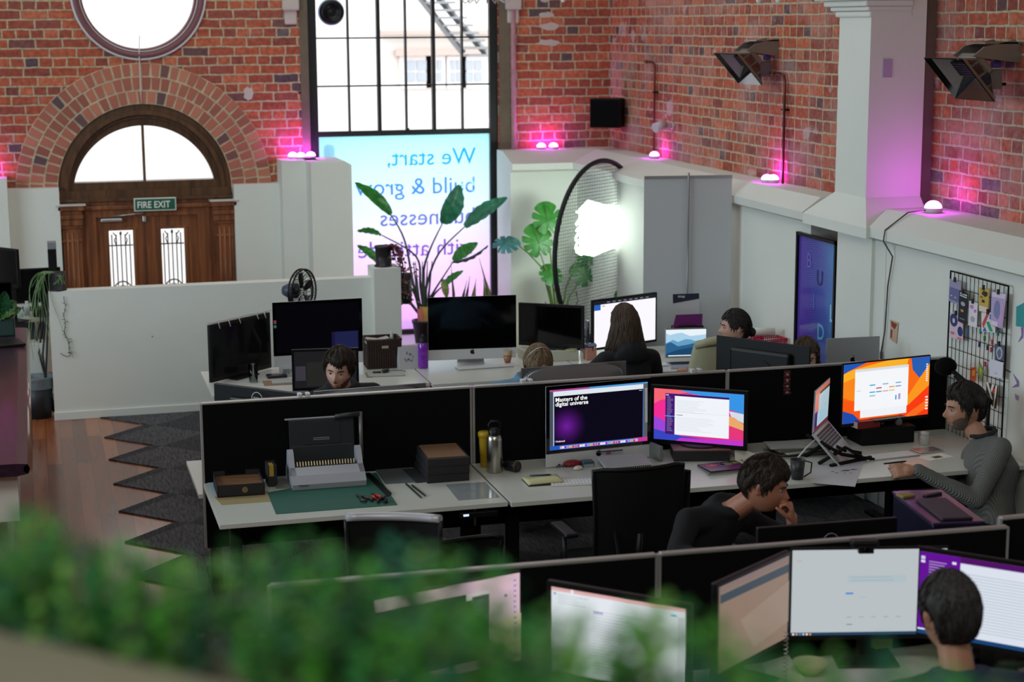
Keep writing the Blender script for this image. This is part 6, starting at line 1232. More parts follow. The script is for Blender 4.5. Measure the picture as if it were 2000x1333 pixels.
for x, y, r_, s_ in ((0, 0, .03, 1), (.05, .01, .02, 2), (-.07, -.03, .012, 3), (-.03, -.05, .008, 4), (-.08, .0, .01, 5), (.0, -.06, .008, 6)): b.prism(blob(x, y, r_, r_*.35, 9, .4, s_), .0004, 'z', 0)
tag(put(b.build('drawing_marks'), (o.x, o.y, D+.0015)), 'navy ink marks on the white sheet', 'drawing')
t = thing('storage_box', 'black storage box under the orange wallpaper monitor', 'box', (4.80, 9.17, D)); b = B().m(mat('box_black', (.004, .004, .0045), .7, spec=.2)); b.box(-.17, -.10, 0, .17, .10, .10, .004); b.build('box', t); b = B().m(mat('box_black')); b.box(-.174, -.104, .085, .174, .104, .104, .004); b.build('lid', t)
t = thing('book', 'red book lying on the black storage box', 'book', (4.66, 9.12, D+.105), .12); b = B().m(mat('book_red', '7a1216', .5)); b.box(-.07, -.05, 0, .085, .05, .045, .002); b.build('cover', t); b = B().m(paper); b.box(-.073, -.045, .004, -.07, .045, .041); b.build('pages', t)
t = thing('figurine', 'small white and grey cube ornament on the black storage box', 'ornament', (4.88, 9.1, D+.105)); b = B().m(mat('ornament_grey', '70706a', .4)); b.cbox((0, 0, .018), (.034, .034, .036), .006); b.ell((0, 0, .044), (.012, .012, .01)); b.build('body', t); b = B().m(blk_plastic); 
for i in range(3):
    for j in range(3): b.cbox((-.01+i*.01, -.0175, .009+j*.01), (.005, .002, .004))
b.build('marks', t)
b = B().m(blk_glass); b.ell((0, 0, .016), (.014, .014, .016)); b.ell((0, 0, .036), (.009, .009, .009)); tag(put(b.build('glass_ornament'), (4.77, 9.1, D+.105)), 'small black glossy ornament on the storage box', 'ornament')
lathe_thing('pill_jar', 'white plastic jar with a lid beside the storage box', 'jar', (5.00, 9.0, D), [('jar', mat('jar_white', 'b8b8b2', .4), [(0, 0), (.026, 0), (.028, .004), (.028, .05), (.022, .06), (0, .06)]), ('lid', mat('jar_lid', 'c4c4be', .4), [(.024, .06), (.025, .064), (.025, .078), (0, .079)])])
b = B().m(mat('card_white', 'b4b4b0', .6)); b.box(-.02, 0, 0, .02, .004, .05); tag(put(b.build('small_card'), (4.985, 9.09, D), .2), 'small white card behind the plastic jar', 'card')
t = thing('photo_print', 'white photo sheet with a dark picture right of the keyboard', 'paper', (4.92, 8.72, D), .25); b = B().m(paper); b.box(-.09, -.05, 0, .09, .05, .001); b.m(mat('photo_dark', '4a4038', .5)); b.box(-.03, -.03, .001, .03, .01, .0014); b.build('sheet', t)
# pen in the man's hand
b = B().m(blk_plastic); b.tube([(-.07, 0, 0), (.06, 0, 0), (.075, 0, 0)], [.0045, .005, .0015], 8); tag(put(b.build('marker_pen'), (4.475, 8.37, .815), .1), 'black pen held by the man in the grey cardigan', 'pen')
# microphone-like lamp arm behind the man
t = thing('boom_arm', 'black jointed boom arm behind the man in the cardigan', 'arm', (5.24, 8.72, D)); b = B().m(blk_matte); b.cyl((0, 0, 0), .03, .03, 16); b.tube([(0, 0, .02), (.02, .02, .30)], .011, 8); b.tube([(.02, .02, .30), (-.09, .25, .44)], .014, 8); b.tube([(.03, .03, .27), (-.08, .25, .41)], .006, 6); b.ell((.02, .02, .30), (.02, .02, .02)); b.build('arm', t)
b = B().m(mat('foam_black', (.004, .004, .004), .95, spec=.1, bump=.5, bscale=90)); b.ell((-.11, .30, .46), (.07, .05, .055)); b.build('foam_head', t)
# ================================================================== things on the back desks
lathe_thing('water_bottle', 'translucent purple bottle with a black spout by the dark computer', 'bottle', (2.67, 12.14, D), [('body', mat('purple_plastic', '9a3ad8', .15, trans=.55), [(0, 0), (.034, 0), (.037, .01), (.037, .09), (.035, .1), (.037, .11), (.037, .18), (.03, .19), (0, .19)]), ('cap', blk_plastic, [(.03, .19), (.031, .21), (.018, .225), (.012, .245), (0, .248)])])
t = thing('desk_calendar', 'white tent calendar with black brush lettering by the purple bottle', 'calendar', (2.565, 12.17, D), .1); b = B().m(mat('card_offwhite', 'b4b6ba', .7)); b.loft([[(-.075, -.045, 0), (.075, -.045, 0), (.075, .045, 0), (-.075, .045, 0)], [(-.075, -.003, .16), (.075, -.003, .16), (.075, .003, .16), (-.075, .003, .16)]], True, True, False); b.build('card', t); b = B().m(blk_plastic); random.seed(5)
for k in range(12): x, z = random.uniform(-.03, .03), random.uniform(.05, .11); yy = -.046+.042*z/.16-.001; b.tube([(x, yy, z), (x+random.uniform(-.015, .015), yy+.001, z+random.uniform(-.02, .02))], .0022, 4)
b.build('lettering', t)
t = thing('wicker_basket', 'dark brown wicker basket with papers at the back desk', 'basket', (2.40, 12.30, D), -.03); wk = mat('wicker', '3a2620', .75, bump=.9, bscale=120); b = B().m(wk); w, d, h = .125, .1, .21
for q in ((-w, -d, w, -d+.01), (-w, d-.01, w, d), (-w, -d, -w+.01, d), (w-.01, -d, w, d)): b.box(q[0], q[1], 0, q[2], q[3], h)
b.box(-w, -d, 0, w, d, .01)
for k in range(17): z = .006+k*.0125; b.tube([(-w-.002, -d-.003, z), (w+.002, -d-.003, z)], .0045, 4)
for k in range(14): x = -w+.008+k*.0175; b.tube([(x, -d-.006, 0), (x, -d-.006, h)], .003, 4)
b.build('weave', t); b = B().m(wk)
for s in (-1, 1): b.tube([(-w, s*d, h), (w, s*d, h)], .008, 6); b.tube([(s*w, -d, h), (s*w, d, h)], .008, 6)
b.build('rim', t); b = B().m(mat('handle_gap', '9a9488', .6)); b.box(-.02, -d-.011, h-.06, .03, -d-.008, h-.04, .002); b.build('handle_tab', t)
for lab, x, y, z, ry, c in (('folded white paper sticking out of the wicker basket on the left', 2.32, 12.26, D+.205, .2, 'b8b4a8'), ('small white card sticking out of the wicker basket', 2.40, 12.28, D+.2, -.1, 'a8a8a8')):
    b = B().m(mat('bp_'+c, c, .7)); b.T(TR(0, 0, 0, .4, .3, ry)); b.box(-.05, -.02, -.03, .05, .02, .012, .002); tag(put(b.build('folded_paper'), (x, y, z)), lab, 'paper')
b = B().m(mat('tube_white', 'b8bcb8', .4)); b.tube([(0, 0, -.12), (0, 0, .03), (.0, 0, .07)], [.016, .014, .003], 10); tag(put(b.build('cream_tube'), (2.475, 12.31, D+.19)), 'white pointed tube standing in the wicker basket', 'tube')
t = thing('notebook', 'white notebook with earphones on it in front of the wicker basket', 'notebook', (2.36, 11.98, D), -.1); b = B().m(mat('book_white', 'a8aaa6', .6)); b.box(-.13, -.08, 0, .13, .08, .012, .003); b.m(mat('book_tan', '8a7a5a', .6)); b.box(-.14, -.085, -.0, -.10, .08, .006); b.build('cover', t)
b = B().m(mat('earphone_dark', '2c2c26', .4)); b.tube([(-.08, .01, .006), (-.02, .0, .006)], .007, 6); b.ell((.0, -.005, .014), (.018, .016, .014)); b.ell((.025, .01, .014), (.016, .014, .014)); b.tube([(.03, .01, .01), (.08, .05, .004), (.13, .03, .004), (.17, .06, -.01)], .0025, 5); tag(put(b.build('earphones'), (2.35, 11.99, D+.013)), 'dark headset with cable lying on the white notebook', 'earphones')
t = lathe_thing('drinking_glass', 'empty clear drinking glass beside the angled monitor', 'glass', (1.42, 11.98, D), [('glass', glass_mat('clear_glass', (.9, .92, .92)), [(.026, 0), (.029, .004), (.036, .13), (.0345, .13), (.027, .012), (0, .012)])])
t = thing('coffee_glass', 'glass of milky coffee on the white back desk', 'glass', (3.30, 12.12, D)); b = B().m(mat('coffee', '9a6a48', .3)); b.lathe([(0, .004), (.02, .004), (.027, .03), (.031, .065), (0, .065)], (0, 0, 0), 24); b.build('coffee', t); b = B().m(mat('coffee_foam', 'b09a78', .6)); b.lathe([(.031, .066), (.033, .1), (.030, .1), (.028, .072), (0, .07)], (0, 0, 0), 24); b.build('foam', t)
b = B().m(mat('phone_dark', '1a1c24', .25)); b.box(-.07, -.045, 0, .07, .045, .02, .006); tag(put(b.build('wallet'), (1.60, 12.12, D), .05), 'dark folded pouch on the white desk behind the glass', 'wallet')
t = thing('notebook', 'small white notebook on a brown folder near the glass', 'notebook', (1.60, 11.92, D), -.05); b = B().m(mat('folder_brown', '8a6a50', .6)); b.box(-.12, -.09, 0, .1, .07, .005); b.build('folder', t); b = B().m(mat('book_white')); b.box(-.06, -.06, .005, .08, .05, .012, .001); b.build('pages', t)
t = thing('picture_calendar', 'small white card printed 2021 under the dark computer screen', 'card', (1.70, 12.12, D), 0); b = B().m(mat('card_offwhite')); b.box(-.08, 0, 0, .08, .006, .09); b.build('card', t); b = B().m(blk_plastic); b.T(Matrix.Translation((-.055, -.001, .03)) @ UPR); b.text('2021', .034, Matrix.Identity(4), .0005, bold=True); b.T(Matrix.Identity(4)); b.box(-.06, -.001, .02, 0, 0, .023); b.box(.03, -.001, .03, .06, 0, .05); b.build('lettering', t)
lathe_thing('pump_bottle', 'small clear and teal pump bottle behind the bearded man', 'bottle', (2.14, 12.02, D), [('body', mat('teal_liquid', '3ea89a', .2, trans=.3), [(0, 0), (.018, 0), (.018, .08), (.008, .1), (0, .1)]), ('pump', mat('pump_white', 'c8ccca', .4), [(.007, .1), (.007, .13), (.002, .135), (0, .15)])])
b = B().m(mat('red_case', '9a1822', .4)); b.box(-.012, -.03, 0, .012, .03, .12, .004); tag(put(b.build('red_case'), (2.10, 11.92, D)), 'narrow red case standing behind the bearded man', 'case')
t = thing('drawer_box', 'white box under the black switched-off monitor', 'box', (3.64, 12.22, D)); b = B().m(mat('box_cream', 'b8b8a8', .6)); b.box(-.2, -.13, 0, .2, .13, .075, .003); b.build('box', t)
b = B().m(mat('note_yellow', 'b8b68a', .8)); b.box(-.07, -.05, 0, .07, .05, .003); tag(put(b.build('note_pad'), (3.76, 12.14, D+.076), -.5), 'pale yellow note pad on the white box', 'note')
t = thing('pen_holder', 'salmon pink block with a dark pen tray on top', 'pen holder', (3.93, 12.10, D)); b = B().m(mat('salmon', 'b07a68', .6)); b.box(-.04, -.04, 0, .04, .04, .095, .004); b.build('block', t); b = B().m(mat('tray_navy', '241c3c', .3)); b.box(-.042, -.042, .095, .042, .042, .12, .01); b.m(mat('pen_lilac', '7a8ab0', .3)); b.box(-.03, -.044, .105, .03, -.042, .13); b.build('tray', t)
t = thing('brochure_rack', 'clear acrylic rack beside the bright white monitor', 'rack', (3.99, 12.36, D)); b = B().m(mat('acrylic', '6a7290', .1, trans=.4)); 
for k in range(3): b.box(-.03+.02*k, -.06+.03*k, 0, -.02+.02*k, .08, .12+.06*k, .002)
b.build('panels', t)
keyboard('thin grey keyboard beside the small laptop', (4.28, 11.72, D), .15)
# brochure holder, basket and coat
t = thing('brochure_holder', 'stack of purple and black brochures in a holder against the banner', 'brochures', (4.80, 12.36, D), -.08); b = B().m(blk_matte); b.box(-.12, -.05, 0, .12, .04, .17, .01); b.build('holder', t)
b = B().m(mat('brochure_white', 'c0c0c2', .5)); b.T(TR(-.01, .0, .15, 0, -.12)); b.box(-.1, 0, 0, .11, .004, .26); b.m(mat('brochure_navy', '20243a', .4)); b.prism([(-.1, .2), (.11, .235), (.11, .26), (-.1, .26)], .001, 'y', -.001); b.prism([(-.1, .19), (.11, .22), (.11, .262), (-.1, .262)], .001, 'y', -.0012); b.T(TR(-.01, 0, .15, 0, -.12) @ Matrix.Translation((-.06, -.0025, .235)) @ UPR); b.m(mat('print_light', 'd8d8e0', .5)); b.text('things', .024, Matrix.Identity(4), .0003, bold=True); b.build('brochure', t)
b = B().m(mat('brochure_purple', '6a1c6a', .4)); b.T(TR(0, -.05, .10, 0, -.08)); b.prism([(-.13, .05), (-.1, 0), (.1, 0), (.11, .16), (-.1, .16)], .012, 'y'); b.build('folder', t); b = B().m(mat('brochure_black', '17151f', .3)); b.T(TR(0, -.07, .09, 0, -.05)); b.box(-.085, 0, 0, .05, .006, .09); b.m(mat('brochure_pink', '9a2a8a', .3)); b.prism(blob(0.01, .055, .016, .016), .001, 'y', -.001); b.build('card', t)
b = B().m(blk_matte); b.tube([(-.05, 0, 0), (-.04, 0, .1), (0, 0, .14), (.04, 0, .1), (.05, 0, 0)], .012, 8); b.ell((-.05, 0, .03), (.03, .03, .045)); b.ell((.05, 0, .03), (.03, .03, .045)); tag(put(b.build('headphones'), (4.79, 12.2, D), .3), 'black headphones standing by the purple brochures', 'headphones')
t = thing('side_table', 'small white side table under the pink basket by the wall', 'table', (5.12, 11.80, 0)); b = B().m(white_lam); b.box(-.2, -.2, .74, .2, .2, .77, .003); b.build('top', t)
for sx in (-1, 1):
    for sy in (-1, 1): b = B().m(alu); b.box(sx*.18-.012, sy*.18-.012, 0, sx*.18+.012, sy*.18+.012, .74); b.build('leg', t)
for nm, lab, loc_, s_ in (('plastic_basket', 'near bright pink slatted basket on the side table', (5.21, 11.72, .771), 1), ('plastic_basket', 'far bright pink slatted basket behind the paper roll', (5.10, 11.90, .771), 1.25)):
    t = thing(nm, lab, 'basket', loc_, .1, 'pink baskets by the wall'); b = B().m(mat('basket_pink', 'c01848', .4)); w, d, h = .1, .075, .12*s_
    for k in range(13): x = -w+2*w*k/12; b.tube([(x*.85, -d*.85, 0), (x, -d, h)], .004, 4); b.tube([(x*.85, d*.85, 0), (x, d, h)], .004, 4)
    for k in range(9): y = -d+2*d*k/8; b.tube([(-w*.85, y*.85, 0), (-w, y, h)], .004, 4); b.tube([(w*.85, y*.85, 0), (w, y, h)], .004, 4)
    for f_, z in ((.85, .004), (.93, h*.5), (1, h*.9), (1, h)): b.loft([rr4(-w*f_, -d*f_, w*f_, d*f_, z-.008), rr4(-w*f_-.004, -d*f_-.004, w*f_+.004, d*f_+.004, z)], True, False, False)
    b.box(-w*.85, -d*.85, 0, w*.85, d*.85, .006); b.build('slats', t)
b = B().m(paper); b.lathe([(.018, -.16), (.03, -.16), (.03, .12), (.018, .12)], (0, 0, 0), 20, 'x'); b.m(blk_matte); b.lathe([(.0, .118), (.018, .118)], (0, 0, 0), 16, 'x'); tag(put(b.build('paper_roll'), (5.15, 11.80, .925), -.35), 'rolled white paper lying across the pink baskets', 'paper roll')
# cream coat over a chair back
t = thing('coat', 'cream canvas jacket hung over the chair beside the curved monitor', 'coat', (4.36, 10.74, 0), -.05); b = B()
pts = []
for k in range(12):
    z = 1.09-.5*k/11; wd = .13+.10*(k/11)**.8; ring_ = []
    for i in range(36):
        a = 2*PI*i/36; f_ = 1+.05*math.sin(a*7+k*.5)*(k/11); ring_.append(((math.copysign(abs(math.cos(a))**.6, math.cos(a)))*wd*f_, math.sin(a)*(.05+.04*k/11)*f_, z-.01*abs(math.cos(a))))
    pts.append(ring_)
b.m(mat('cream_canvas', 'a8a68a', .9, bump=.3, bscale=200)); b.loft(pts); b.build('body', t); b = B().m(mat('cream_canvas')); b.tube([(-.14, -.03, 1.06), (-.06, -.06, 1.09), (.05, -.06, 1.10), (.14, -.03, 1.09)], [.02, .03, .032, .02], 10, flat=1.0); b.tube([(.0, -.088, 1.04), (.0, -.095, .62)], .004, 4); b.build('collar', t)
b = B().m(mat('bag_black', '0b0b0e', .8, bump=.3, bscale=60)); b.loft([[(-.17, -.06, 0), (.17, -.05, 0), (.17, .06, 0), (-.17, .06, 0)], [(-.16, -.03, .12), (.17, -.03, .17), (.17, .03, .17), (-.16, .03, .12)], [(-.10, -.01, .13), (.165, -.01, .22), (.165, .01, .22), (-.10, .01, .13)]], True, True, False); tag(put(b.build('bag'), (3.86, 10.02, .725)), 'black bag slumped between the silver computer and the cream coat', 'bag')
# fairy lights on the angled monitor
pl, pr = at(405, 637, z=1.15), at(530, 610, z=1.15); b = B().m(mat('fairy_wire', 'b8b8b4', .4)); random.seed(2); pts = []
for k in range(26): f_ = k/25; p = pl.lerp(pr, f_); pts.append(p-pl+Vector((0, .0, .009+.006*random.random())))
b.tube(pts, .003, 5)
for k in (4, 8, 12, 19, 22): b.tube([pts[k], pts[k]+Vector((.01, -.03, -.035-.02*random.random()))], .003, 5)
tag(put(b.build('fairy_lights'), pl), 'white fairy light string draped over the angled black monitor', 'fairy lights')
b = B().m(mat('sticker_pink', 'b05a60', .7)); b.box(0, 0, .03, .018, .001, .055); b.m(mat('sticker_teal', '3a9a88', .7)); b.prism(blob(.009, .01, .011, .012), .001, 'y', 0); tag(put(b.build('stickers'), at(535, 642, Y=12.205)), 'pink and teal stickers on the left edge of the dark screen', 'sticker')
# pedestal fan
t = thing('pedestal_fan', 'black round wire fan rising behind the dark computer screen', 'fan', (1.93, 13.0, 0), .85); fz = 1.20; b = B().m(blk_plastic)
for y in (-.05, .05): b.tube([(.17*math.cos(2*PI*k/40), y*.3, fz+.17*math.sin(2*PI*k/40)) for k in range(41)], .007, 6, False)
b.build('guard_ring', t); b = B().m(blk_plastic)
for s in (-1, 1):
    for k in range(30):
        a = 2*PI*k/30; b.tube([(.03*math.cos(a), s*.06, fz+.03*math.sin(a)), (.12*math.cos(a+.2), s*.055, fz+.12*math.sin(a+.2)), (.17*math.cos(a+.3), s*.012, fz+.17*math.sin(a+.3))], .0022, 4)
    for r_ in (.05, .09, .13): b.tube([(r_*math.cos(2*PI*k/30), s*.055*(1-r_*1.8), fz+r_*math.sin(2*PI*k/30)) for k in range(31)], .002, 4, False)
b.build('wire_guard', t)
for k in range(5): a = 2*PI*k/5+.4; b = B().m(blk_plastic); b.loft([[(math.cos(a+s)*r_, .0+.02*s*6*.2, fz+math.sin(a+s)*r_) for s in (-w_2, 0, w_2)]+[(math.cos(a+s)*r_, .004+.02*s, fz+math.sin(a+s)*r_) for s in (w_2, 0, -w_2)] for r_, w_2 in ((.03, .3), (.07, .28), (.11, .24), (.145, .14))]); b.build('blade', t)
b = B().m(mat('fan_motor', '3c4654', .4)); b.lathe([(0, .17), (.04, .16), (.055, .12), (.055, .05), (0, .04)], (0, 0, fz), 20, 'y'); b.build('motor', t); b = B().m(blk_plastic); b.tube([(0, .1, fz), (0, .1, .05)], .018, 8); b.lathe([(0, 0), (.17, 0), (.17, .02), (.04, .04), (0, .04)], (0, .1, 0), 28); b.build('stand', t)
# ================================================================== plants
def leaf_mat(name, c1, c2, tl=.35):
    if name in MC: return MC[name]
    M = bpy.data.materials.new(name); M.use_nodes = True; nt = M.node_tree; nt.nodes.clear(); L = nt.links.new; o = nod(nt, 'OutputMaterial'); p = nod(nt, 'BsdfPrincipled'); t = nod(nt, 'BsdfTranslucent'); mx = nod(nt, 'MixShader'); mx.inputs[0].default_value = tl
    tc = nod(nt, 'TexCoord'); n = nod(nt, 'TexNoise'); n.inputs['Scale'].default_value = 14; L(tc.outputs['Object'], n.inputs['Vector']); R = ramp(nt, [(.3, c1), (.7, c2)]); L(n.outputs['Fac'], R.inputs[0]); L(R.outputs[0], p.inputs['Base Color']); L(R.outputs[0], t.inputs[0]); p.inputs['Roughness'].default_value = .35
    L(p.outputs[0], mx.inputs[1]); L(t.outputs[0], mx.inputs[2]); L(mx.outputs[0], o.inputs[0]); MC[name] = M; return M
gleaf = leaf_mat('leaf_green', (.03, .24, .04), (.08, .44, .07), .5); dleaf = leaf_mat('leaf_dark', (.01, .07, .03), (.03, .14, .05)); mleaf = leaf_mat('leaf_monstera', (.025, .16, .025), (.06, .28, .045)); stemM = mat('stem_dark', '23302a', .5); stemG = mat('stem_green', '5a7a34', .5)
def big_leaf(b, base, tip, w, nrm, fold=.25, M=None, waves=0, ribs=True):
    base, tip = Vector(base), Vector(tip); d = tip-base; L_ = d.length; d = d.normalized(); n = Vector(nrm); n = (n-d*n.dot(d)).normalized(); s = d.cross(n); b.m(M or gleaf); rows = []
    for k in range(17):
        t_ = k/16; wd = 1.35*w*math.sin(PI*min(1, t_*.92+.06))**.7*(1-.15*t_); c = base+d*L_*t_+n*(.08*L_*math.sin(t_*PI)); r = []
        for j in range(-4, 5):
            u = j/4; r.append(c+s*u*wd*(1+(.05*math.sin(k*2.2) if waves else 0))+n*(abs(u)*wd*fold+.006*math.sin(k*1.9+j)))
        rows.append(r)
    b.loft(rows, False, False)
    b.loft([[p-n*.0015 for p in r] for r in rows], False, False)
    b.m(stemG); b.tube([base+d*L_*t_+n*(.08*L_*math.sin(t_*PI)-.003) for t_ in (0, .25, .5, .75, .97)], [.006, .005, .004, .003, .001], 6)
    if ribs:
        b.m(dleaf)
        for k in range(2, 15, 2):
            for sg in (-1, 1): p = rows[k][4]; q = rows[min(16, k+1)][4+sg*4]; b.tube([p+n*.002, (p+q)/2+n*.004, q+n*.002], .0012, 3, False)
YP = 16.28
def W(px, py, Y=YP): return at(px, py, Y=Y)
# bird of paradise on the window sill
base = W(826, 640); t = thing('potted_plant', 'tall broad-leafed plant in a black pot on the window sill', 'plant', (base.x, YP, WZ0)); o = Vector((base.x, YP, WZ0))
b = B().m(mat('pot_black', '1c1a24', .5)); b.lathe([(0, 0), (.075, 0), (.1, .2), (.108, .2), (.108, .225), (.096, .225), (.092, .19), (0, .19)], (0, 0, 0), 28); b.build('pot', t)
b = B().m(mat('pot_wrap', 'a88038', .8)); b.lathe([(.07, .19), (.06, .26), (.075, .36), (.06, .36), (.045, .25)], (.03, 0, 0), 14); b.m(mat('pot_wrap_pink', 'b05a60', .8)); b.lathe([(.03, .19), (.03, .34), (.02, .34)], (-.03, -.03, 0), 10); b.build('wrap', t)
stems = [((808, 560), (790, 470), (762, 418)), ((826, 540), (838, 490), (863, 436)), ((832, 560), (855, 495), (905, 442)), ((835, 590), (850, 560), (882, 508)), ((800, 590), (770, 545), (742, 515)), ((815, 590), (800, 560), (775, 545)), ((838, 600), (846, 575), (862, 558)), ((820, 560), (810, 500), (742, 458)), ((838, 605), (845, 580), (880, 545))]
b = B().m(stemM)
for k, s_ in enumerate(stems): ps = [Vector((.02*math.sin(k), .01*math.cos(k), .3))]+[W(*p)-o+Vector((0, -.02*((k*37) % 5), 0)) for p in s_]; pp = []; 
for k, s_ in enumerate(stems):
    ps = [Vector((.03*math.sin(k*2), .02*math.cos(k*2), .2))]+[W(*p)-o+Vector((0, -.03*(k % 4)*(i+1)/3, 0)) for i, p in enumerate(s_)]; sm_ = []
    for i in range(len(ps)-1):
        p0, p1, p2, p3 = ps[max(0, i-1)], ps[i], ps[i+1], ps[min(len(ps)-1, i+2)]
        for q in range(5): u = q/5; sm_.append(.5*((2*p1)+(p2-p0)*u+(2*p0-5*p1+4*p2-p3)*u*u+(3*p1-p0-3*p2+p3)*u**3))
    sm_.append(ps[-1]); n_ = len(sm_); b.tube(sm_, [.014*(1-i/n_)+.004 for i in range(n_)], 7)
for k in range(6): b.tube([(.04*math.sin(k), 0, .2), (.06*math.sin(k*1.3), -.01, .45), (.10*math.sin(k*1.3), -.02, .8)], [.022, .02, .006], 7, flat=.6)
b.build('stems', t)
L1 = [((762, 418), (690, 356), .05, (0, -1, .6), 0), ((863, 436), (892, 360), .085, (.25, -1, .1), 1), ((905, 442), (985, 385), .06, (-.1, -.8, .7), 1), ((882, 508), (928, 473), .05, (-.4, -.9, .5), 0), ((742, 515), (694, 478), .04, (0, -.8, .7), 0), ((742, 458), (694, 450), .035, (0, -.6, .8), 0), ((862, 558), (900, 527), .03, (0, -.7, .7), 0), ((880, 512), (948, 478), .04, (0, -.4, -.9), 2), ((862, 545), (868, 580), .03, (0, -1, .2), 3)]
for a_, c_, w_, n_, kk in L1: b = B(); big_leaf(b, W(*a_)-o+Vector((0, -.06, 0)), W(*c_)-o+Vector((0, -.10, 0)), w_, n_, M=[gleaf, leaf_mat('leaf_teal', (.02, .16, .1), (.05, .28, .16)), leaf_mat('leaf_shade', (.05, .09, .12), (.1, .17, .2)), leaf_mat('leaf_yellowing', (.2, .22, .05), (.3, .35, .1))][kk], waves=1); b.build('leaf', t)
# monstera by the dado wall
YM = 15.85; mb = W(1090, 640, YM); o = Vector((mb.x, YM, 0)); t = thing('monstera', 'swiss cheese plant with split leaves against the pale green wall', 'plant', o)
b = B().m(mat('pot_black')); b.lathe([(0, 0), (.12, 0), (.15, .28), (.135, .28), (.13, .24), (0, .24)], (0, 0, 0), 28); b.build('pot', t)
def monstera_leaf(b, c, r, up, nrm, M):
    c = Vector(c); n = Vector(nrm).normalized(); u = Vector(up); u = (u-n*u.dot(n)).normalized(); s = u.cross(n); pts = []; N_ = 96; rnd = random.Random(int(c.x*100))
    for k in range(N_):
        a = 2*PI*k/N_; hr = 1-.18*math.cos(a)+.0*math.sin(a); hr *= (1-.55*math.exp(-((a if a < PI else a-2*PI)/.22)**2))
        split = .5*max(0, math.cos(a*11))**5*(1 if .6 < a < 5.7 and abs(a-PI) > .35 else 0); pts.append((math.sin(a)*r*.86*hr*(1-split), -math.cos(a)*r*hr*(1-split)))
    b.m(M); cv = b._v(c+n*.012); vs = [b._v(c+s*x-u*(-y)*-1*1.0*-1+n*(.02-.25*(x*x+y*y)/r)) if False else b._v(c+s*x+u*(-y)*-1*-1+n*(.015-.3*(x*x+y*y)/r)) for x, y in pts]
    for k in range(N_): b._f([cv, vs[k], vs[(k+1) % N_]], True)
    b.m(stemG); b.tube([c-u*r*-.0+n*.014, c-u*r*.8*-1*-1+n*.0], .004, 5)
ML = [((1070, 432), .165, (.1, .1, -1), (-.1, -1, .25), 0), ((1052, 476), .17, (.2, .1, -1), (-.1, -1, .2), 0), ((1078, 540), .13, (.1, -.1, -.9), (0, -.8, .55), 0), ((1148, 500), .14, (.3, .2, -1), (-.4, -.8, .1), 1), ((1140, 540), .13, (.6, 0, -.8), (0, -.9, .3), 1), ((985, 478), .14, (-.8, 0, -.7), (-.2, -.6, .8), 2)]
tealL = leaf_mat('leaf_cool', (.03, .13, .13), (.08, .25, .28)); mdk = leaf_mat('leaf_m_dark', (.015, .08, .02), (.04, .16, .04))
for (px, py), r_, up_, nn, kk in ML: b = B(); monstera_leaf(b, W(px, py, YM-.12)-o, r_, up_, nn, [mleaf, mdk, tealL][kk]); b.build('leaf', t)
b = B().m(stemG)
for px, py, kx, ky in ((1068, 450, 1080, 560), (1055, 495, 1075, 570), (1080, 560, 1088, 590), (1130, 495, 1105, 565), (1132, 548, 1112, 580), (1000, 470, 1060, 525)): q, k_ = W(px, py, YM-.1)-o, W(kx, ky, YM-.05)-o; b.tube([q, (q+k_)/2+Vector((.01, 0, .01)), k_, k_.lerp(Vector((0, 0, .25)), .5), Vector((0, 0, .25))], [.005, .007, .009, .011, .012], 6)
b.m(stemM)
for px, py in ((1065, 590), (1105, 600), (1125, 570)): q = W(px, py, YM-.1)-o; b.tube([q, q+Vector((.02, 0, -.1)), Vector((.02, 0, .3))], .005, 5)
b.build('stems', t)
# snake plants and thin leaves by the window
def blade_plant(label, pts, Y, M, w=.03):
    p0 = W(*pts[0][0], Y); o = Vector((p0.x, Y, 0)); t = thing('snake_plant', label, 'plant', o, 0, 'upright thin-leafed plants by the window'); b = B().m(mat('pot_black')); b.lathe([(0, 0), (.07, 0), (.09, .2), (.08, .2), (0, .17)], (0, 0, 0), 20); b.build('pot', t)
    for a_, c_ in pts:
        q0, q1 = W(*a_, Y)-o, W(*c_, Y)-o; b = B().m(M); root = Vector((q0.x*.3, 0, .18)); rows = []
        for k in range(9): u = k/8; p = root.lerp(q0, min(1, u*2)) if u < .5 else q0.lerp(q1, u*2-1); wd = w*(1-u**3)*(.5+.8*math.sin(PI*min(1, u+.2))); rows.append([p+Vector((-wd, .0, 0)), p+Vector((0, .01, 0)), p+Vector((wd, 0, 0)), p+Vector((0, -.004, 0))])
        b.loft(rows); b.build('leaf', t)
snake = leaf_mat('snake_green', (.08, .11, .03), (.2, .2, .07), .2)
blade_plant('yellow edged upright leaves between the big plant and the window post', [((955, 575), (936, 505)), ((948, 578), (944, 545)), ((925, 578), (930, 545))], 16.0, snake, .022)
blade_plant('dark thin upright leaf right of the big plant', [((886, 575), (880, 508)), ((905, 578), (912, 548)), ((912, 576), (918, 540))], 16.05, leaf_mat('thin_dark', (.03, .05, .03), (.07, .09, .05), .2), .014)
blade_plant('single pointed green leaf rising above the white screen', [((1204, 575), (1219, 538)), ((1208, 577), (1206, 556))], 15.0, gleaf, .022)
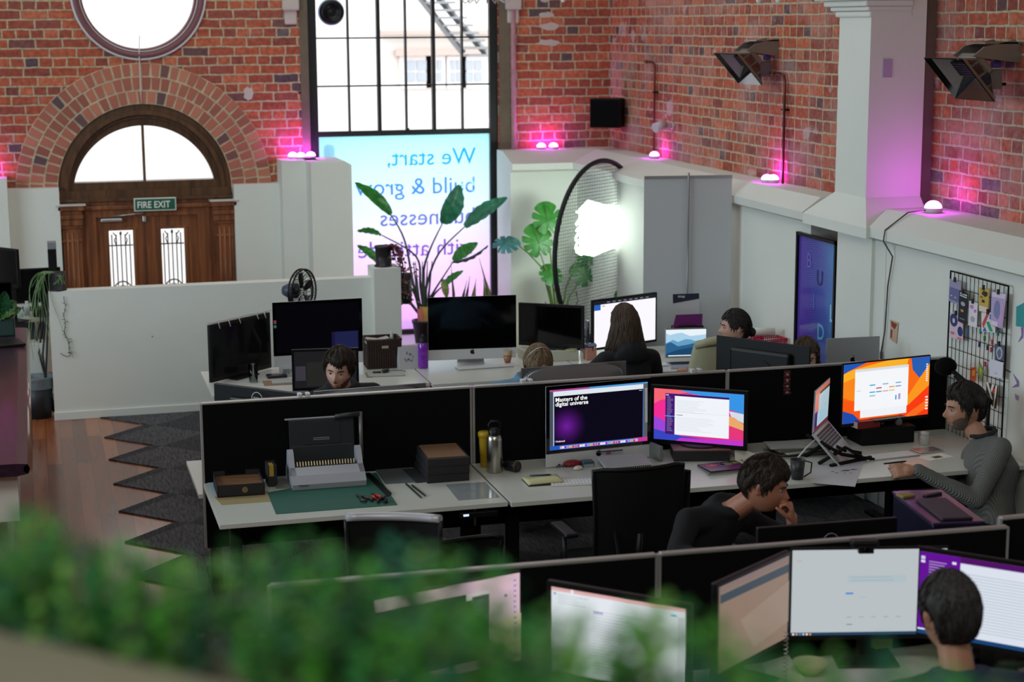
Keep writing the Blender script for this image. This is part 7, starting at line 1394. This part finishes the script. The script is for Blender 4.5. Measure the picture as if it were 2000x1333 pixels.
# pots on the column and half wall
t = thing('potted_plant', 'black pot with trailing burgundy leaves on the white column', 'plant', (2.845, 14.46, 1.16)); b = B().m(mat('pot_plain', '1c1820', .5)); b.lathe([(0, 0), (.075, 0), (.075, .012), (.064, .014), (.066, .16), (.072, .16), (.072, .178), (.06, .178), (.058, .15), (0, .15)], (0, 0, 0), 28); b.build('pot', t)
burg = leaf_mat('leaf_burgundy', (.1, .01, .03), (.2, .05, .06), .25); b = B().m(mat('vine_stem', '3a2420', .6)); random.seed(21); lf = []
for k in range(16):
    p = Vector((.04, random.uniform(-.05, .05), .16)); pts = [p]; v = Vector((random.uniform(.03, .09), random.uniform(-.05, .05), .05))
    for q in range(8): v += Vector((random.uniform(-.004, .004), random.uniform(-.02, .02), -.028)); v.x *= .75; p = p+v*.6; pts.append(p.copy()); lf.append(p.copy())
    b.tube(pts, .0025, 4)
b.build('vines', t); b = B().m(burg)
for p in lf:
    for q in range(2): d = Vector((random.uniform(-1, 1), random.uniform(-1, .3), random.uniform(-.8, .4))).normalized()*.035; s = d.orthogonal().normalized()*.012; b._f([b._v(p), b._v(p+d*.5+s), b._v(p+d), b._v(p+d*.5-s)], True)
tl_ = b.build('foliage', t)
t = thing('hanging_pot', 'black hanging pot on the right side of the white column', 'pot', (3.035, 14.47, .83)); b = B().m(mat('pot_plain')); b.lathe([(0, 0), (.045, 0), (.055, .02), (.06, .26), (.055, .26), (.05, .05), (0, .03)], (0, 0, 0), 24); b.build('pot', t); b = B().m(leaf_mat('leaf_olive', (.07, .08, .04), (.15, .14, .07), .2)); random.seed(6)
for k in range(60): p = Vector((random.uniform(-.06, .09), random.uniform(-.09, .02), random.uniform(.0, .34))); d = Vector((random.uniform(-1, 1), random.uniform(-1, .2), random.uniform(-1, .3))).normalized()*.04; s = d.orthogonal().normalized()*.011; b._f([b._v(p), b._v(p+d*.5+s), b._v(p+d), b._v(p+d*.5-s)], True)
b.build('foliage', t)
t = thing('potted_plant', 'black pot with a pale stringy plant on the left end of the half wall', 'plant', (.155, 14.52, 1.07)); b = B().m(mat('pot_plain')); b.lathe([(0, 0), (.075, 0), (.075, .012), (.066, .014), (.07, .15), (.062, .15), (0, .13)], (0, 0, 0), 28); b.build('pot', t)
b = B().m(leaf_mat('string_green', (.12, .28, .08), (.3, .5, .2), .3)); random.seed(9)
for k in range(22):
    p = Vector((random.uniform(-.06, .0), random.uniform(-.06, .05), .14)); pts = [p]; v = Vector((-.035, random.uniform(-.02, .01), .03)); n_ = random.randint(6, 15)
    for q in range(n_): v += Vector((random.uniform(-.006, .012), random.uniform(-.005, .005), -.012)); p = p+v*.7; pts.append(p.copy())
    b.tube(pts, .0019, 4)
for k in range(8): b.tube([(random.uniform(-.05, .06), -.05, .14), (random.uniform(-.05, .08), -.08, .12), (random.uniform(-.05, .06), -.08, .06)], .0028, 4)
b.build('strings', t)
b = B().m(mat('dry_vine', '5a5238', .8)); random.seed(14); p = Vector((0, 0, 0)); pts = [p.copy()]
for k in range(26): p = p+Vector((.006*math.sin(k*.9)+(.004 if 12 < k < 22 else -.001), 0, -.021 if k < 22 else -.006)); pts.append(p.copy())
pts += [pts[-1]+Vector((-.03, 0, -.012)), pts[-1]+Vector((-.06, 0, .0)), pts[-1]+Vector((-.08, 0, .02))]; b.tube(pts, .0028, 5)
for k in range(3, 26): b.tube([pts[k], pts[k]+Vector((random.uniform(-.03, .03), -.003, random.uniform(-.01, .025)))], .002, 4)
tag(put(b.build('dry_vine'), (.20, 14.435, 1.03)), 'dry brown vine trailing down the left end of the half wall', 'vine')
# little pot by the coffee
lathe_thing('small_pot', 'small violet pot with a dark succulent beside the purple bottle', 'plant', (2.735, 12.42, D), [('pot', mat('violet_pot', '6a3aa8', .4), [(0, 0), (.028, 0), (.033, .045), (.028, .045), (0, .04)]), ('succulent', leaf_mat('succulent', (.04, .08, .05), (.1, .15, .1), .1), [(.028, .045), (.034, .06), (.02, .075), (.008, .09), (0, .09)])])
# ================================================================== left edge: desk behind the half wall, bin, bar counter
t = thing('desk', 'white desk at the left edge behind the dark bar counter', 'desk', (-.62, 15.65, 0)); b = B().m(white_lam); b.box(-.7, -.42, .70, .69, .42, .73); b.build('tabletop', t); b = B().m(mat('panel_grey', '6c7276', .6)); b.box(-.65, .3, 0, .66, .33, .68); b.build('back_panel', t)
for s in (-.6, .6): b = B().m(alu); b.box(s-.02, -.3, 0, s+.02, .3, .70); b.build('leg', t)
t = thing('drawer_unit', 'small white drawer unit under the left desk', 'drawers', (-.19, 14.95, 0)); b = B().m(white_lam); b.box(-.15, -.1, .30, .23, .1, .58, .004); b.box(-.15, -.08, 0, .23, .1, .3); b.build('cabinet', t)
place_screen('x', 'black monitor at the left edge standing low behind the pot', at(40, 523, Y=15.7), at(92, 527, Y=15.72), .42, .27, None, 'plain', base=.73)
place_screen('x', 'tilted black monitor on an arm at the far left edge', at(-10, 486, Y=15.2), at(26, 484, Y=15.0), .3, .28, None, 'hp', base=.73)
place_screen('x', 'dark monitor half out of view at the left edge', at(-70, 552, Y=14.9), at(22, 550, Y=14.9), .36, .24, None, 'plain', base=.73)
lathe_thing('small_bottle', 'small white bottle with a green label on the left desk', 'bottle', (-.16, 15.34, .73), [('body', mat('bottle_pale', 'b8d8cc', .3), [(0, 0), (.03, 0), (.03, .06), (.015, .08), (0, .08)]), ('cap', mat('cap_white', 'd0d4d4', .4), [(.016, .08), (.016, .1), (0, .1)])])
lathe_thing('small_bottle', 'taller clear bottle beside the green labelled one', 'bottle', (-.10, 15.42, .73), [('body', mat('bottle_clear', 'b8c4c4', .2), [(0, 0), (.025, 0), (.025, .08), (.012, .1), (0, .1)]), ('cap', mat('cap_white'), [(.013, .1), (.013, .125), (0, .125)])])
b = B().m(blk_plastic); b.lathe([(0, 0), (.06, 0), (.06, .05), (.055, .055), (0, .055)], (0, 0, 0), 24); tag(put(b.build('tape_roll'), (.0, 15.35, .73)), 'round black tin on the left desk by the bottles', 'tin')
t = thing('bookshelf_speaker', 'slim black speaker with a silver top behind the pot at the left', 'speaker', (.13, 14.95, 0)); b = B().m(blk_matte); b.box(-.035, -.05, 1.16, .035, .05, 1.36, .003); b.build('cabinet', t); b = B().m(mat('speaker_silver', '9aa0a4', .3, .5)); b.box(-.036, -.051, 1.36, .036, .051, 1.42, .004); b.build('top', t); b = B().m(blk_matte); b.tube([(0, 0, 1.16), (0, 0, .02)], .012, 8); b.cyl((0, 0, 0), .1, .02, 24); b.build('stand', t)
t = thing('waste_bin', 'dark bin with a grey plastic liner at the left behind the counter', 'bin', (-.04, 14.62, 0)); b = B().m(mat('bin_dark', '202428', .5)); b.lathe([(0, 0), (.095, 0), (.12, .30), (.115, .30), (0, .02)], (0, 0, 0), 28); b.build('bin', t); b = B().m(mat('liner', '7a868c', .4, trans=.2, bump=.7, bscale=30)); b.lathe([(.121, .25), (.126, .33), (.132, .345), (.122, .35), (.11, .26)], (0, 0, 0), 28); b.build('liner', t)
b = B().m(blk_plastic); random.seed(31)
for k in range(4): b.tube([(.05+.01*k, 15.0-.1*k, 1.0), (-.0+.02*k, 15.0-.1*k, .72), (-.05+.03*k, 14.95-.1*k, .5), (.02, 14.9-.1*k, .3), (.05+.02*k, 14.8-.08*k, .02)], .009, 6)
tag(b.build('cable_bundle'), 'black cables hanging down at the end of the half wall', 'cables')
b = B().m(white_lam); b.box(-.03, -.03, 0, .03, .03, .08, .01); tag(put(b.build('power_adapter'), (.06, 14.75, .10)), 'white power adapter hanging among the cables', 'adapter')
t = thing('bar_counter', 'dark glossy wooden bar counter on a white base at the left edge', 'counter', (-.75, 10.85, 0)); barM = wood_mat('bar_wood', (.012, .004, .014), (.035, .012, .035), .3, (20, 1.2, 20), .15); b = B().m(barM)
pr2 = [(-.65, .985), (.60, .985), (.655, .995), (.665, 1.02), (.655, 1.045), (.60, 1.05), (-.65, 1.05)]; b.prism(pr2, 4.12, 'y', -2.08); b.build('counter_top', t)
b = B().m(wood_mat('bar_edge', (.16, .07, .04), (.3, .16, .1), .2, (10, 1, 10), .6)); b.tube([(.655, -2.08, 1.02), (.655, 2.04, 1.02)], .022, 10); b.build('edge_moulding', t)
b = B().m(white_paint); b.box(-.6, -1.2, 0, .52, 2.0, .985); b.box(-.6, -1.95, .72, .60, -1.2, .985); b.box(-.6, -1.85, 0, .46, -1.2, .72); b.build('base', t)
lp_ = thing('potted_plant', 'broad-leafed plant in a dark green pot on the far end of the bar', 'plant', (-.27, 12.62, 1.05)); b = B().m(mat('pot_green', '1c3a34', .5)); b.box(-.12, -.08, 0, .1, .08, .13, .01); b.build('pot', lp_)
for k, (dx, dy, dz, w_) in enumerate(((.12, -.05, .12, .05), (.05, -.08, .2, .045), (.10, -.1, .04, .05), (-.05, 0, .22, .04), (.15, 0, .06, .04))): b = B(); big_leaf(b, (0, 0, .12), (dx, dy, .12+dz), w_, (.2, -.7, .6), M=dleaf if k % 2 else leaf_mat('leaf_olive2', (.05, .12, .03), (.12, .22, .06)), ribs=False); b.build('leaf', lp_)
b = B().m(blk_plastic); b.box(-.14, -.12, 0, .10, .12, .02, .004); tag(put(b.build('card_reader'), (-.22, 12.2, 1.05), .2), 'small dark tray on the bar in front of the green pot', 'tray')
# ================================================================== planter with foliage in front of the camera
pA, pB_ = at(-500, 1115, z=2.66), at(700, 1395, z=2.66); dv = (pB_-pA); dv.z = 0; Ld = dv.length; dv = dv.normalized(); back = Vector((-dv.y, dv.x, 0))
if back.y < 0: back = -back
t = thing('planter', 'pale planter box with bushy green foliage right in front of the camera', 'planter', (pA.x, pA.y, 2.66), math.atan2(dv.y, dv.x))
Lt = 2.3; b = B().m(mat('planter_paint', '8e8a76', .7)); b.box(-.3, -.12, -.24, Lt, 0.0, 0, .004); b.box(-.3, 0, -.24, Lt, .22, -.07, .004); b.build('box', t)
fol = [leaf_mat('hedge_%d' % i, c1, c2, .3) for i, (c1, c2) in enumerate((((.03, .2, .05), (.08, .38, .09)), ((.06, .3, .03), (.14, .5, .06)), ((.02, .16, .1), (.07, .34, .2)), ((.16, .42, .07), (.3, .62, .14))))]
b = B(); random.seed(77)
inv = Matrix.Rotation(-math.atan2(dv.y, dv.x), 4, 'Z')
def top_at(x):   # foliage height along the box
    return None
prof_px = [(-200, 990), (0, 1020), (60, 1010), (110, 985), (150, 1020), (200, 1060), (330, 1090), (400, 1110), (460, 1060), (520, 1075), (570, 1040), (620, 1060), (680, 1085), (730, 1080), (800, 1065), (870, 1085), (930, 1100), (1000, 1150), (1060, 1200), (1120, 1230), (1200, 1215), (1270, 1180), (1330, 1190), (1400, 1230), (1480, 1262), (1560, 1280), (1660, 1285), (1780, 1290), (1850, 1330), (2100, 1400)]
def ptop(px):
    for (a, ya_), (c, yc_) in zip(prof_px, prof_px[1:]):
        if a <= px <= c: return ya_+(yc_-ya_)*(px-a)/(c-a)
    return 1333
org = Vector((pA.x, pA.y, 2.66)); NB = 0
for k in range(1050):
    s_ = random.uniform(-.1, Lt); dpt = random.uniform(.0, .2); ground = org+dv*s_+back*dpt; ground.z = 2.6
    v = ground-Vector((0, 0, CAMH)); dd = v.dot(FW)
    if dd < .25: continue
    px = 1000+FPX*v.dot(RI)/dd
    # how high a sprig may grow here, from the uneven top of the hedge
    py = ptop(px)-10+random.random()**2.1*300; tz = at(px, py, Y=max(.3, ground.y)).z; tz = min(tz, 2.97)
    if tz < 2.6: continue
    base = ground; h = tz-base.z; lean = Vector((random.uniform(-.15, .15), random.uniform(-.15, .15), 0))*h; b.m(fol[random.choice((0, 0, 1, 1, 2, 3))]); n_ = int(8+h*60)
    for q in range(n_):
        u = .25+.75*q/n_; p = base+Vector((0, 0, h*u))+lean*u; a = random.uniform(0, 2*PI); r_ = random.uniform(.013, .030)*(1.25-.6*u); d = Vector((math.cos(a), math.sin(a), random.uniform(.1, .9))).normalized()*r_; s = d.cross(Vector((0, 0, 1))).normalized()*r_*.32
        L4 = [p, p+d*.5+s, p+d, p+d*.5-s]; b._f([b._v(inv @ (x-org)) for x in L4], True)
f_ = b.build('foliage', t); f_['kind'] = 'stuff'
# clutter on the nearest desks
sheet('paper_stack', 'white papers on the nearest desk below the beige monitor', 'paper', ((1490, 1300), (1540, 1285), (1570, 1330), (1500, 1340)), D, .01, paper)
b = B().m(mat('bowl_cream', 'b0ac88', .5)); b.lathe([(0, 0), (.03, 0), (.07, .05), (.066, .05), (.03, .008), (0, .006)], (0, 0, 0), 28); tag(put(b.build('bowl'), at(1582, 1318, z=D)), 'pale bowl on the nearest desk among the leaves', 'bowl')
b = B().m(mat('green_box', '8a9a2a', .5)); b.box(-.04, -.03, 0, .04, .03, .10, .004); tag(put(b.build('carton'), at(1742, 1285, z=D)+Vector((0, .1, 0)), .1), 'yellow green carton under the pale monitor', 'carton')
b = B().m(mat('charcoal_cup', '2a2a2e', .5)); b.lathe([(0, 0), (.1, 0), (.12, .03), (.11, .035), (0, .01)], (0, 0, 0), 28); tag(put(b.build('round_tray'), at(1960, 1290, z=D)), 'dark round tray at the bottom right of the nearest desk', 'tray')
b = B().m(mat('lime_note', 'b0b81a', .6)); b.box(-.02, -.02, 0, .02, .02, .02); tag(put(b.build('note_cube'), at(1990, 1300, z=D)+Vector((0, 0, .05))), 'lime green note cube at the right edge', 'notes')
b = B().m(mat('spiral', 'a8a8a8', .3, .7)); pts = [(.008*math.cos(k*.8), .008*math.sin(k*.8), k*.0022) for k in range(90)]; b.tube(pts, .0018, 4); tag(put(b.build('coiled_cable'), at(1533, 1333, Y=5.75)), 'coiled cable hanging under the pale monitor', 'cable')
